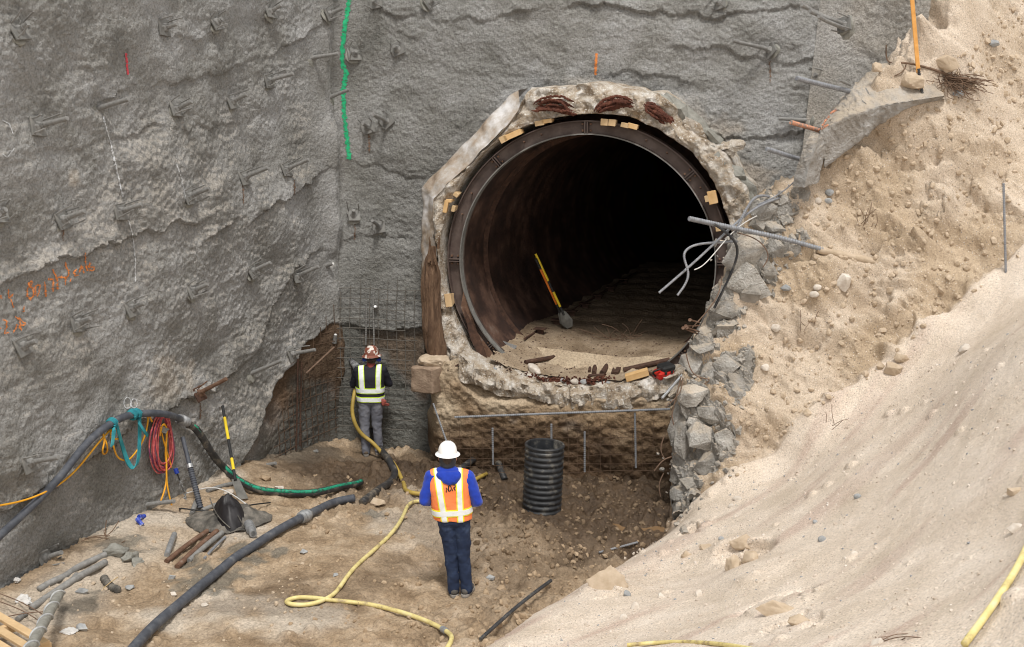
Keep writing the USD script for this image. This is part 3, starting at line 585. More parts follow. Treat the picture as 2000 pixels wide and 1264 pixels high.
wet2 = np.where(ear > 0.3, 0.35, wet2)
rel = pH - TC; rr = np.hypot(rel @ TR, rel[..., 2]); th = np.degrees(np.arctan2(rel[..., 2], rel @ TR))
gz = np.gradient(HW.h, HW.step, axis=1)
dust = 0.6 * sstep(0.15, 0.6, -gz - 0.05 + 0.8 * fbm(pH * 1.2, 4, 72)) * sstep(3.3, 2.4, rr)
dust = np.maximum(dust, sstep(0.1, -0.15, rr - 2.66 * TS + fbm(pH * 4, 3, 79) * 0.5) * sstep(20, 45, th) * sstep(150, 60, th) * 0.95)
eh2 = sstep(0.15, -0.2, rr - 2.75 * TS + fbm(pH * 4, 3, 80) * 0.8) * sstep(-30, 0, th) * sstep(66, 40, th)
ear = np.maximum(ear, eh2 * 0.25); dust = np.maximum(dust, eh2 * 0.9)
v, f, used = HW.mesh((rr > 2.30 * TS) & (HW.u < HW.flat(1672, 0)[0] + 0.35))
HWP = obj('shotcrete_wall', (v, f), M['shotcrete'], smooth=True, mask=np.clip(np.stack([wet2, ear, dust], -1).reshape(-1, 3)[used], 0, 1), label='grey sprayed concrete end wall around the round tunnel mouth', cat='wall')

# ---- right shotcrete wall (what is left of it)
RA, RB_ = HW.hit(1588, 345), HW.hit(1655, 0); RV = (RB_ - RA) / np.linalg.norm(RB_ - RA)
RW = Relief(RA + HW.N * 0.24, (0.70, -0.71, 0), RV, -0.25, 1.55, -2.2, 4.2, 0.028)
nz, pR = wall_noise(RW, 203); RW.h = nz * sstep(-0.2, 0.6, RW.u)
dust = 0.30 + 0.55 * sstep(-0.1, 0.35, fbm(pR * 1.4, 4, 74))
v, f, used = RW.mesh()
RWP = obj('shotcrete_wall', (v, f), M['shotcrete'], smooth=True, mask=np.clip(np.stack([0 * dust, 0 * dust, dust], -1).reshape(-1, 3)[used], 0, 1), label='pale grey remnant of sprayed concrete wall at the top right above the sand', cat='wall')

# ---- sand bank: near slope, creased against the steep cut face behind it
Y = lambda a, b, y: at_y(a, b, y)
Z = lambda a, b, z: at_z(a, b, z)
bc = [Y(1312, 1000, 16.45), Y(1316, 900, 16.5), Y(1318, 800, 16.6), Y(1338, 740, 16.65), Y(1362, 660, 16.75), Y(1408, 560, 16.85), Y(1448, 480, 16.95), Y(1495, 405, 17.0), Y(1565, 350, 17.1), Y(1612, 285, 17.15), Y(1700, 195, 17.2), Y(1750, 140, 17.3), Y(1870, 5, 17.6), Y(1910, -60, 17.8)]
edge = spline(np.array(bc[:14]), 34)[:32]; bc = list(edge)
bc += [tuple(e + np.array([0.10, 0.45, -0.35])) for e in edge[:26]] + [tuple(e + np.array([0.20, 0.95, -1.8])) for e in edge[2:24:2]]        # the hidden side drops to the pit
bc += [Y(1450, 600, 16.6), Y(1400, 700, 16.45), Y(1380, 800, 16.3), Y(1370, 900, 16.15), Y(1345, 990, 15.9), Y(1500, 560, 16.75), Y(1500, 700, 16.4), Y(1500, 800, 16.1), Y(1450, 880, 16.0),
       Y(1600, 600, 16.6), Y(1550, 480, 16.95), Y(1650, 500, 16.85), Y(1640, 560, 16.55), Y(1600, 680, 16.35), Y(1700, 600, 16.55), Y(1780, 560, 16.55), Y(1700, 400, 17.0), Y(1620, 390, 17.05), Y(1800, 450, 16.9), Y(1950, 500, 16.7), Y(1900, 400, 17.15), Y(1750, 330, 17.25),
       Y(1900, 320, 17.35), Y(2000, 350, 17.4), Y(1700, 270, 17.35), Y(1800, 235, 17.35), Y(1780, 180, 17.25), Y(1850, 190, 17.4), Y(1950, 150, 17.9), Y(1850, 80, 17.7), Y(1950, 50, 18.2), Y(2000, 0, 18.6), Y(2000, 200, 17.9), Y(2150, 300, 17.9), Y(2150, 50, 19.0), Y(2300, 0, 20.0)]
crest = [Y(1345, 1012, 15.6), Y(1450, 930, 15.72), Y(1600, 805, 15.85), Y(1700, 740, 16.0), Y(1800, 655, 16.15), Y(1900, 575, 16.3), Y(2000, 490, 16.5), Y(2150, 380, 16.8)]
bc += crest
bc += [Y(1500, 900, 15.9), Y(1650, 770, 16.05), Y(1750, 690, 16.2), Y(1850, 610, 16.4), Y(1950, 525, 16.55)]
toe = [Z(945, 1266, 0.24), Z(1050, 1197, 0.19), Z(1180, 1120, 0.10), Z(1285, 1058, 0.0)]
bc += toe + [tuple(q + np.array([-0.22, 0.40, -0.42])) for q in toe] + [Z(1100, 1266, 0.45), Z(1250, 1264, 0.80), Z(1500, 1264, 1.5), Z(1750, 1264, 2.1), Z(2000, 1264, 2.6), Z(1300, 1130, 0.2), Z(1400, 1200, 0.85), Z(1500, 1050, 0.70), Z(1750, 1050, 1.55), Z(2000, 1050, 2.5),
       Z(1650, 900, 1.15), Z(1800, 850, 1.75), Z(2000, 850, 2.6), Z(1850, 700, 2.15), Z(2000, 650, 3.0), Z(2400, 900, 3.9), Z(2300, 1264, 3.2)]
bc += [(-0.9, 11.2, -0.15), (-1.6, 10.4, 0.05), (-2.0, 8.0, 0.9), (-4, 7.5, 0.9), (-6, 7, 1.1), (0, 6.5, 2.0), (0, 3, 3.5), (0, 0.5, 4.25), (4, 0.5, 4.4), (-6, 3, 3.4), (-6, 0.5, 4.2), (7, 3, 4.4), (8, 8, 4.3), (10, 14, 4.6), (3, 4, 3.2)]
bc = np.array([np.asarray(p, float) for p in bc])
Nb = np.array([-0.42, -0.38, 0.82]); Nb /= np.linalg.norm(Nb); Ub = np.array([0.38, -0.42, 0]); Vb = np.cross(Nb, Ub)
SB = Relief((3, 14, 1), Ub, Vb, -5.6, 14.0, -8.2, 8.6, 0.027)
cu, cv, ch = SB.uvh(bc)
_r = RBFInterpolator(np.stack([cu, cv], 1), ch, kernel='thin_plate_spline', smoothing=0.003)
k = 5; _cu, _cv = SB.u[::k, ::k], SB.v[::k, ::k]
_c = _r(np.stack([_cu.ravel(), _cv.ravel()], 1)).reshape(_cu.shape)
SB.h = map_coordinates(_c, [(np.arange(SB.u.shape[0]) / k)[:, None] + 0 * SB.u, (np.arange(SB.u.shape[1]) / k)[None] + 0 * SB.u], order=1, mode='nearest')
pB = SB.pts()
def proj(P):
    d = np.asarray(P) - EYE; dep = d[..., 1] * CP - d[..., 2] * SP
    return 1000 + FPX * d[..., 0] / dep, 632 - FPX * (d[..., 1] * SP + d[..., 2] * CP) / dep
cr = np.array([SB.uvh(c)[:2] for c in crest]); dcr, scr, _, _ = line_dist(SB.u, SB.v, cr)
far = np.clip(sstep(-0.05, 0.15, dcr * scr), 0, 1)          # 1 on the cut face beyond the crest
if (SB.uvh(Y(1700, 500, 16.9))[1] - SB.uvh(Y(1700, 740, 16.0))[1]) < 0: far = 1 - far
def blob(px, py, y, r, amp, ell=1.0, ang=0.0):
    c = SB.uvh(at_y(px, py, y)); du, dv = SB.u - c[0], SB.v - c[1]; ca, sa = math.cos(ang), math.sin(ang)
    return amp * np.exp(-(((du * ca + dv * sa) / (r * ell)) ** 2 + ((-du * sa + dv * ca) / r) ** 2))
def edge_step(pts, amp, fall, wob, seed):
    q = np.array([SB.uvh(p)[:2] for p in pts]); p = np.stack([SB.u, SB.v, 0 * SB.u], -1)
    d, s, al, L = line_dist(SB.u + fbm(p * 3, 3, seed) * wob, SB.v + fbm(p * 3, 3, seed + 2) * wob, q)
    return amp * np.where(d * s > 0, np.exp(-d / fall), 0) * sstep(0, 0.3, al + 0.05) * sstep(0, 0.3, L - al + 0.05)
P3 = pB
rough = far * (0.5 + 0.9 * np.clip(0.4 + 2.4 * fbm(P3 * 0.8, 3, 301), 0, 1))
SB.h += fbm(P3 * 0.9, 3, 311) * (0.10 + 0.20 * far) + (0.5 - np.abs(fbm(P3 * 2.2, 4, 312)) * 2.6) * (0.02 + 0.15 * rough) + fbm(P3 * 4.1, 3, 321) * 0.12 * rough + fbm(P3 * 8.5, 3, 313) * (0.014 + 0.10 * rough) + fbm(P3 * 21, 2, 315) * (0.010 + 0.034 * rough)
# beds of harder sand on the cut face
bed = fbm(np.stack([P3[..., 0] * 0.7, P3[..., 1] * 0.7, P3[..., 2] * 7.0], -1), 3, 314) * 0.26 * far * sstep(-0.1, 0.25, fbm(P3 * 0.7, 2, 316))
SB.h += bed
BL = 0.0
BL = BL + blob(1600, 560, 16.6, 0.42, 0.12, 1.5, 0.6) - blob(1680, 590, 16.6, 0.18, 0.20, 2.2, 1.2) - blob(1560, 660, 16.4, 0.22, 0.10, 2.0, 0.4)
BL = BL + blob(1860, 430, 17.0, 0.28, 0.16, 2.0, 0.3) - blob(1860, 475, 16.9, 0.12, 0.12, 3, 0.3) + blob(1790, 490, 16.85, 0.14, 0.13, 2.2, -0.3)
BL = BL + blob(1800, 235, 17.35, 0.30, 0.20, 1.8, 0.3) - blob(1700, 300, 17.3, 0.2, 0.20, 2.6, 0.4) - blob(1660, 400, 17.1, 0.25, 0.10) + blob(1740, 335, 17.2, 0.2, 0.14, 2.2, 0.5)
BL = BL + blob(1740, 700, 16.15, 0.10, 0.12, 1.6) + blob(1740, 640, 16.4, 0.10, 0.10, 3.4, 0.9) + blob(1450, 800, 16.1, 0.2, 0.10, 2, 0.5) + blob(1860, 130, 17.6, 0.2, 0.14, 2, 0.2) + blob(1950, 100, 18.0, 0.25, 0.16, 2, 0.2)
BL = BL + blob(1440, 1090, 13.2, 0.17, 0.12, 1.5, 0.7) + blob(1510, 1170, 12.0, 0.30, 0.10, 1.7, 0.5) + blob(1500, 1205, 11.6, 0.14, 0.08, 2) + blob(1180, 1140, 12.6, 0.22, 0.09, 1.5)
SB.h += BL * 1.5 * np.where(far > 0.5, 1.15, 0.9)
SB.h += 0.20 * (1 - far) * np.exp(-dcr / 0.40) * (0.5 + 0.8 * sstep(-0.2, 0.2, fbm(P3 * 1.1, 2, 319)))
SB.h += 0.10 * np.exp(-np.abs(dcr) / 0.10) * (0.4 + 1.2 * fbm(P3 * 3, 3, 317)) * sstep(-0.15, 0.1, fbm(P3 * 1.2, 2, 318) + 0.05)
# runnels of loose sand down the near slope
fall = np.array([0.80, 0.60, 0.0]); acr = np.array([-0.60, 0.80, 0.0])
run = fbm(np.stack([P3 @ acr * 3.6, P3 @ fall * 0.45, P3[..., 2] * 0.3], -1), 4, 320)
SB.h += run * 0.028 * (1 - far)
rg = np.random.default_rng(8)
def blocks(P, n, box_, zs, rg, step, crack, cw):
    c = np.stack([rg.uniform(box_[2 * k], box_[2 * k + 1], n) for k in range(3)], 1) * np.array([1, 1, zs])
    d, i = cKDTree(c).query((P * np.array([1, 1, zs])).reshape(-1, 3), k=2)
    r = rg.uniform(-1, 1, n)[i[:, 0]]
    return (r * step * np.clip((d[:, 1] - d[:, 0]) / (cw * 1.6), 0, 1) - crack * np.exp(-((d[:, 1] - d[:, 0]) / cw) ** 2)).reshape(P.shape[:2])
P3w = SB.pts(); P3w = P3w + np.stack([fbm(P3w * 2.2 + 9 * k, 3, 350 + k) for k in range(3)], -1) * 0.45
pat = sstep(-0.06, 0.12, fbm(P3w * 0.75, 3, 360)) * far
lump = 0 * far
for (a, b, r) in [(1440, 1085, .38), (1510, 1180, .42), (1190, 1145, .35), (1385, 1020, .4), (1540, 1215, .3)]:
    lump = np.maximum(lump, np.exp(-((P3w - SB.hit(a, b)) ** 2).sum(-1) / r ** 2))
pat = np.maximum(pat, 1.0 * sstep(0.25, 0.6, lump + 0.5 * fbm(P3w * 2, 3, 361)))
msel = pat > 0.01
bl = np.zeros(SB.u.shape); sub = P3w[msel][:, None]
bl[msel] = (blocks(sub, 5200, (1, 12, 8, 22, -1, 8), 1.5, rg, 0.13, 0.05, 0.035) + blocks(sub, 40000, (1, 12, 8, 22, -1, 8), 1.3, rg, 0.045, 0.02, 0.02))[:, 0]
SB.h += bl * pat
SB.h += clods(SB.u, SB.v, 24000, 0.022, 0.095, rg, lambda u, v: np.clip(map_coordinates(rough * 0.75 + 0.012, [(u - SB.us[0]) / SB.step, (v - SB.vs[0]) / SB.step], order=1, mode='nearest'), 0, 1), 0.7, (-5.6, 9, -8.2, 8.6))
pB = SB.pts()
px_, py_ = proj(pB)
wetb = 0.0 * SB.u
for (a, b, y, r, am) in [(1345, 985, 16.0, 0.35, 0.6), (1480, 860, 15.95, 0.4, 0.22), (1690, 590, 16.55, 0.22, 0.25), (1400, 860, 16.2, 0.35, 0.3)]:
    c = at_y(a, b, y); wetb = np.maximum(wetb, am * np.exp(-((pB - c) ** 2).sum(-1) / r ** 2))
wetb = np.maximum(wetb, 0.7 * sstep(0.15, -0.35, pB[..., 2] + fbm(pB * 2, 3, 330) * 0.5))
eab = np.clip(far * (0.50 + 1.0 * np.clip(0.3 + 2.6 * fbm(pB * 1.0, 4, 331), 0, 1)) * (0.55 + 0.45 * sstep(5.2, 3.6, pB[..., 2])), 0, 1)
eab = np.maximum(eab, 0.95 * np.exp(-np.abs(dcr) / 0.34) * far)
dub = np.clip((1 - far) * (0.02 + 1.5 * sstep(0.05, 0.26, run + 0.12 * fbm(pB * 0.8, 3, 340)) * (0.35 + 0.9 * sstep(-0.15, 0.15, fbm(pB * 0.5, 2, 341)))), 0, 1)
inview = (px_ > 760) & (px_ < 2130) & (py_ > -160) & (py_ < 1400) & (pB[..., 1] > 1.0) & (pB[..., 2] > -1.1)
mb = np.clip(np.stack([wetb, eab, dub], -1).reshape(-1, 3), 0, 1)
from scipy.ndimage import binary_dilation
v, f, used = SB.mesh(binary_dilation(inview, iterations=8))
obj('sand_bank', (v, f), M['sand'], kind='structure', smooth=True, mask=mb[used])
k = 6; SC = Relief(SB.O, SB.U, SB.V, SB.us[0], SB.us[::k][-1], SB.vs[0], SB.vs[::k][-1], SB.step * k); SC.h = SB.h[::k, ::k][:SC.u.shape[0], :SC.u.shape[1]] - 0.02
v, f, used = SC.mesh(~inview[::k, ::k][:SC.u.shape[0], :SC.u.shape[1]])
obj('sand_bank', (v, f), M['sand'], kind='structure', smooth=True, mask=np.tile([0, 0.1, 0.4], (len(v), 1)))

# ---- the ground behind and above the pit, as far as the eye could go
def slab(pts, z, name, mat):
    pts = np.array(pts, float); n = len(pts)
    v = np.c_[pts, np.full(n, z)]; f = np.array([[0, i, i + 1] for i in range(1, n - 1)])
    obj(name, (v, f), mat, kind='structure', mask=np.tile([0, 0.3, 0.3], (n, 1)))
slab([(-300, -300), (300, -300), (300, 300), (-300, 300)], -1.3, 'ground', M['sand'])
# ---- muddy puddle
rg = np.random.default_rng(3); a = np.linspace(0, 2 * np.pi, 40, endpoint=False); rr_ = 1 + 0.2 * np.sin(3 * a + 1) + 0.12 * np.sin(7 * a)
zz = float(FL.H(PUD[0], PUD[1])) + 0.048
pv = np.c_[PUD[0] + 0.95 * rr_ * np.cos(a), PUD[1] + 0.30 * rr_ * np.sin(a), np.full(40, zz)]
pv = np.vstack([pv, [PUD[0], PUD[1], zz]]); obj('puddle', (pv, np.array([[40, i, (i + 1) % 40] for i in range(40)])), M['water'], kind='structure')

# ================================================================== TUNNEL
RI = 0.905 * RO
def ring_loft(prof, n=200, a0=0, a1=360):
    """revolve a profile of (r, d) about the tunnel's axis"""
    closed = abs(a1 - a0 - 360) < 1e-6
    a = np.radians(np.linspace(a0, a1, n, endpoint=not closed)); prof = np.asarray(prof, float); k = len(prof)
    v = tun((prof[:, 0][None] * np.cos(a)[:, None]).ravel(), (prof[:, 0][None] * np.sin(a)[:, None]).ravel(), np.tile(prof[:, 1], n))
    f = []
    m = n if closed else n - 1
    i = np.arange(m)[:, None] * k; i2 = (np.arange(m)[:, None] + 1) % n * k; j = np.arange(k - 1)[None]
    q = np.stack([i + j, i + j + 1, i2 + j + 1, i2 + j], -1).reshape(-1, 4)
    return v, np.vstack([q[:, [0, 1, 2]], q[:, [0, 2, 3]]])
T = thing('tunnel_liner', 'round rusty steel tunnel lining with a heavy rib at its mouth', 'tunnel', tun(0, -2.3, 0))
vv, ff = ring_loft([(RI + 0.02, 0.10)] + [(RI + 0.02 + 0.006 * math.sin(d * 2 * math.pi / 0.46), d) for d in np.arange(0.2, 26, 0.115)], 150)
obj('liner', (vv, ff[:, ::-1]), M['liner_steel'], T, smooth=True)
a = np.linspace(0, 2 * np.pi, 60, endpoint=False)
obj('end_wall', (np.vstack([tun(RO * np.cos(a), RO * np.sin(a), np.full(60, 25.9)), tun(0.0, 0.0, 25.9)[None]]), np.array([[60, i, (i + 1) % 60] for i in range(60)])), M['rust_dark'], T)
RIB = obj('steel_rib', ring_loft([(RO, 0.12), (RO, -0.05), (RO - 0.016, -0.05), (RO - 0.016, 0.022), (RI + 0.016, 0.022), (RI + 0.016, -0.05), (RI, -0.05), (RI, 0.12)], 220), M['rib_steel'], T, smooth=30)
obj('inner_flange_edge', ring_loft([(RI + 0.012, -0.052), (RI - 0.006, -0.056), (RI - 0.010, 0.05)], 220), M['plate_steel'], T, smooth=40)
for ang in (90.5, 180, 2, 42, 132, 222, 318):       # splice and stiffener plates of the rib
    a_ = math.radians(ang); r_ = np.array([math.cos(a_), math.sin(a_)])
    ax = np.array([TR * r_[0] + TZ * r_[1], -TR * r_[1] + TZ * r_[0], TA])
    for o in (-0.018, 0.018):
        c = tun((RO + RI) / 2 * r_[0], (RO + RI) / 2 * r_[1], -0.02) + ax[1] * o
        pl = obj('splice_plate', box(c, (RO - RI - 0.04, 0.014, 0.09), ax), M['rib_steel'], T)
    for o in (-0.06, 0.06):
        for q in (-0.05, 0.05):
            obj('bolt', box(tun(((RO + RI) / 2 + q) * r_[0], ((RO + RI) / 2 + q) * r_[1], 0.0) + ax[1] * o, (0.03, 0.03, 0.05), ax, 0.004), M['rusty_steel'], T)
for ang in (118, 110, 65, 55, 35, 150, 160):         # short threaded studs welded on the web
    a_ = math.radians(ang); P = tun((RO + RI) / 2 * math.cos(a_), (RO + RI) / 2 * math.sin(a_), 0.02)
    obj('stud', tube([P, P - TA * 0.07 + TZ * 0.02], 0.012, 7), M['rusty_steel'], T)
# torn lower left end of the liner plate, bent out and slit
for i, (q, m) in enumerate([([(905, 570), (925, 640), (962, 690), (972, 715), (955, 712), (925, 670), (900, 600)], 'rusty_steel'), ([(945, 640), (965, 660), (1010, 676), (1000, 690), (975, 680), (948, 655)], 'galv'), ([(905, 600), (935, 655), (952, 700), (938, 703), (918, 660)], 'rust_dark')]):
    p3 = np.array([at_plane(a_, b_, TC - TA * (0.10 + 0.03 * i - (0.5 if i == 1 else 0)), TA) for a_, b_ in q]); n_ = len(p3)
    v = np.vstack([p3, p3 + TA * 0.012]); cen = p3.mean(0)
    v = np.vstack([v, cen, cen + TA * 0.012])
    f = [[2 * n_, j, (j + 1) % n_] for j in range(n_)] + [[2 * n_ + 1, n_ + (j + 1) % n_, n_ + j] for j in range(n_)] + [[j, n_ + j, (j + 1) % n_] for j in range(n_)] + [[(j + 1) % n_, n_ + j, n_ + (j + 1) % n_] for j in range(n_)]
    obj('torn_plate', (v, np.array(f)), M[m], T)

# concrete encasement
E = thing('concrete_encasement', 'pale weathered octagonal concrete casing broken off around the tunnel mouth', 'concrete casing', tun(0, -2.4, 0.2))
NA = 520
A_ = np.linspace(0, 2 * np.pi, NA, endpoint=False)
def oct_r(a): return 2.53 * TS / np.cos((a + math.pi / 8) % (math.pi / 4) - math.pi / 8)
deg = np.degrees(A_)
form = sstep(108, 114, deg) * sstep(206, 198, deg)             # the formed faces survive at the left and upper left
ro = oct_r(A_) * (1 + (1 - form) * (fbm(np.stack([np.cos(A_) * 5, np.sin(A_) * 5, 0 * A_], -1), 4, 5) * 0.10))
ro = np.where((deg > 300) | (deg < 45), np.minimum(ro, 2.58 * TS + 0.08 * np.sin(A_ * 9) + 0.25 * fbm(np.stack([np.cos(A_) * 9, np.sin(A_) * 9, 0 * A_], -1), 3, 15)), ro)
rf = ro - 0.36 * form * (1 + 0.5 * fbm(np.stack([np.cos(A_) * 3, np.sin(A_) * 3, 0 * A_], -1), 4, 6))
ri = RO + 0.085 + 0.025 * np.sin(A_ * 3 + 1) + 0.09 * sstep(20, 50, deg) * sstep(100, 70, deg)
st = np.linspace(0, 1, 26)
rad = ri[:, None] + (rf - ri)[:, None] * st[None] + fbm(np.stack([np.cos(A_)[:, None] * 9 + 0 * st[None], np.sin(A_)[:, None] * 9 + 0 * st[None], 0 * A_[:, None] + st[None] * 2], -1), 3, 50) * 0.05 * np.sin(st * math.pi)[None]
d_ = -0.16 - 0.06 * np.sin(st * math.pi)[None] + 0.0 * rad
pp = np.stack([rad * np.cos(A_)[:, None], rad * np.sin(A_)[:, None], 0 * rad], -1)
top = np.exp(-((deg - 85) / 32.0) ** 2)[:, None]
d_ = d_ + fbm(pp * 3.2, 4, 51) * (0.20 + 0.26 * top) + fbm(pp * 11, 3, 52) * 0.13 + 0.12 * top * st[None]
d_[:, -1] = np.where(form > 0.5, -0.17 + d_[:, -1] * 0.1, d_[:, -1])
prad = np.concatenate([np.full((NA, 1), 0) + ri[:, None], rad, (ro + 0.02)[:, None]], 1); pd = np.concatenate([np.full((NA, 1), 1.2), d_, (0.55 + 0 * ro)[:, None]], 1)
def loft_at(prad, pd, sel=None):
    k = prad.shape[1]; v = tun((prad * np.cos(A_)[:, None]).ravel(), (prad * np.sin(A_)[:, None]).ravel(), pd.ravel())
    i = np.arange(NA); i = i if sel is None else i[sel]
    i2 = (i + 1) % NA; j = np.arange(k - 1)[None]
    q = np.stack([i[:, None] * k + j, i[:, None] * k + j + 1, i2[:, None] * k + j + 1, i2[:, None] * k + j], -1).reshape(-1, 4)
    return v, np.vstack([q[:, [0, 1, 2]], q[:, [0, 2, 3]]])
obj('broken_face', loft_at(prad[:, :-1], pd[:, :-1]), M['rough_concrete'], E, smooth=35)
obj('broken_edge', loft_at(prad[:, -2:], pd[:, -2:], form < 0.5), M['rough_concrete'], E, smooth=35)
for a0, a1 in ((112.6, 157.3), (157.6, 204)):
    sel = (deg >= a0) & (deg <= a1)
    t_ = np.linspace(0, 1, 14)[None]; rr2 = rf[:, None] + (ro - rf)[:, None] * t_; dd2 = d_[:, -1][:, None] + (0.10 - d_[:, -1])[:, None] * t_
    pp2 = np.stack([rr2 * np.cos(A_)[:, None], rr2 * np.sin(A_)[:, None], 0 * rr2], -1)
    rr2 = rr2 + fbm(pp2 * 4, 3, 57) * 0.07; dd2 = dd2 + fbm(pp2 * 6, 4, 58) * 0.08 + fbm(pp2 * 2, 2, 59) * 0.08
    rr2 = np.concatenate([rr2, (ro + 0.01)[:, None]], 1); dd2 = np.concatenate([dd2, (0.6 + 0 * ro)[:, None]], 1)
    obj('formed_side', loft_at(rr2, dd2, sel), M['formed'], E, smooth=35)
obj('backing', ring_loft([(RI - 0.05, 1.0), (2.9, 1.0)], 80), M['rust_dark'], E)
# invert: the broken bottom of the casing, which the tunnel's sand lies on
xs = np.linspace(-1.72, 2.1, 240) * TS
zt = -1.71 * TS + 0.30 * (np.abs(xs) / 1.6) ** 2.2; th_ = 0.36 + 0.05 * np.sin(xs * 3)
rows = []
for t_, (dz, dd) in enumerate([(0.02, 0.30), (0.03, -0.40), (0.0, -0.56), (-0.05, -0.62), (-0.12, -0.66), (-0.2, -0.67), (-0.28, -0.66), (-0.34, -0.62), (-0.38, -0.5), (-0.4, 0.0)]):
    z_ = zt + dz * th_ / 0.36; p_ = np.stack([xs * 3, z_ * 3 + t_, 0 * xs], -1)
    rows.append(tun(xs, z_ + fbm(p_ * 1.5, 3, 66) * 0.10 + fbm(p_ * 5, 3, 68) * 0.05, dd * 0.82 - 0.05 + fbm(p_ * 1.7, 4, 67) * 0.22 + fbm(p_ * 5.5, 3, 69) * 0.11))
g_ = np.array(rows); k = g_.shape[1]; i = np.arange(g_.shape[0] - 1)[:, None] * k; j = np.arange(k - 1)[None]
q = np.stack([i + j, i + j + 1, i + k + j + 1, i + k + j], -1).reshape(-1, 4)
obj('invert', (g_.reshape(-1, 3), np.vstack([q[:, [0, 1, 2]], q[:, [0, 2, 3]]])), M['rough_concrete'], E, smooth=40)

# sand on the tunnel's floor
def floor_z(x, d):
    z = -1.66 * TS + 0.24 * (np.abs(x) / 1.6) ** 2 * sstep(3.5, 0.2, d) + 0.30 * sstep(-0.6, 2.2, d)
    return z + 0.012 * np.sin(d * 9 + 1.6 * x * x) * sstep(1.5, 3, d)
TF = Relief(tun(0, 0, 0), TR, np.cross(TZ, TR), -2.1, 5.5, -0.50, 9.5, 0.035)
TFu = TF.u - TF.v * (TD @ TR); TF.h = floor_z(TFu, TF.v); p_ = np.stack([TF.u, TF.v, 0 * TF.u], -1)
TF.h += fbm(p_ * 1.2, 3, 91) * 0.07 + fbm(p_ * 5, 3, 92) * 0.04 + fbm(p_ * 16, 2, 93) * 0.014
TF.h += 0.12 * np.exp(-((TFu + 1.5) / 0.35) ** 2) * sstep(0.9, -0.2, TF.v)
lim = np.sqrt(np.maximum((RI + 0.01) ** 2 - TF.h ** 2, 0))
v, f, used = TF.mesh((np.abs(TFu) < lim + 0.03) & (TF.v > -0.42 + 0.25 * fbm(p_ * 2.5, 3, 94)))
obj('tunnel_floor', (v, f), M['mud'], kind='structure', smooth=True, mask=np.stack([0.10 + 0.40 * sstep(0.3, 2.0, TF.v), 0.12 + 0 * TF.v, 0.08 * sstep(1.0, 0.0, TF.v)], -1).reshape(-1, 3)[used])

# ---- cut earth below the sill
EB = Relief(tun(0, 0, -0.60) * np.array([1, 1, 0]), TR, (0, 0, 1), -2.95, 3.4, -1.15, 1.35, 0.022)
tz = lambda x: TC[2] - 1.98 * TS + 0.55 * sstep(-1.45, -2.2, x) + 0.10 * np.sin(x * 2.1)
p_ = EB.O + EB.u[..., None] * EB.U + EB.v[..., None] * EB.V
EB.h = fbm(p_ * 1.4, 3, 401) * 0.14 + fbm(p_ * 4.5, 4, 402) * 0.10 + fbm(p_ * 12, 3, 403) * 0.085 + clods(EB.u, EB.v, 1300, 0.02, 0.08, np.random.default_rng(4), lambda u, v: 0.08 + 0.35 * (v > 0.1), 0.5, (-2.95, 3.4, -1.15, 1.35))
EB.h -= 1.7 * np.maximum(EB.v - tz(EB.u) + fbm(p_ * 2, 3, 404) * 0.25, 0) + 0.30 * sstep(0.55, -0.7, EB.v) * (0.6 + 0.6 * fbm(p_ * 1.2, 2, 405))
EB.h -= 1.6 * sstep(-2.15, -2.9, EB.u + fbm(p_ * 2, 3, 406) * 0.3)
EB.h += 0.25 * sstep(-0.35, -0.9, EB.v)
wt = np.clip(sstep(0.75, -0.1, EB.v + fbm(p_ * 1.6, 4, 407) * 1.2) * 0.9, 0, 1)
gr = 0.45 * sstep(0.15, 0.35, fbm(p_ * 2.2, 4, 408)) * sstep(-0.3, 0.4, EB.v) * (EB.u > -1.5)
du = sstep(0.0, 0.35, EB.v - tz(EB.u) + 0.22 + fbm(p_ * 3, 3, 409) * 0.5) * 0.9 + 0.9 * sstep(-1.5, -2.2, EB.u + fbm(p_ * 2, 3, 411) * 0.8) * sstep(-0.1, 0.5, EB.v + fbm(p_ * 2, 3, 412)) + 0.5 * sstep(0.05, 0.3, fbm(p_ * 3, 3, 410)) * sstep(-0.1, 0.5, EB.v)
v, f, used = EB.mesh()
obj('earth_face', (v, f), M['earth'], kind='structure', smooth=True, mask=np.clip(np.stack([wt * (1 - np.clip(du, 0, 1)), gr, np.clip(du, 0, 1)], -1).reshape(-1, 3)[used], 0, 1))

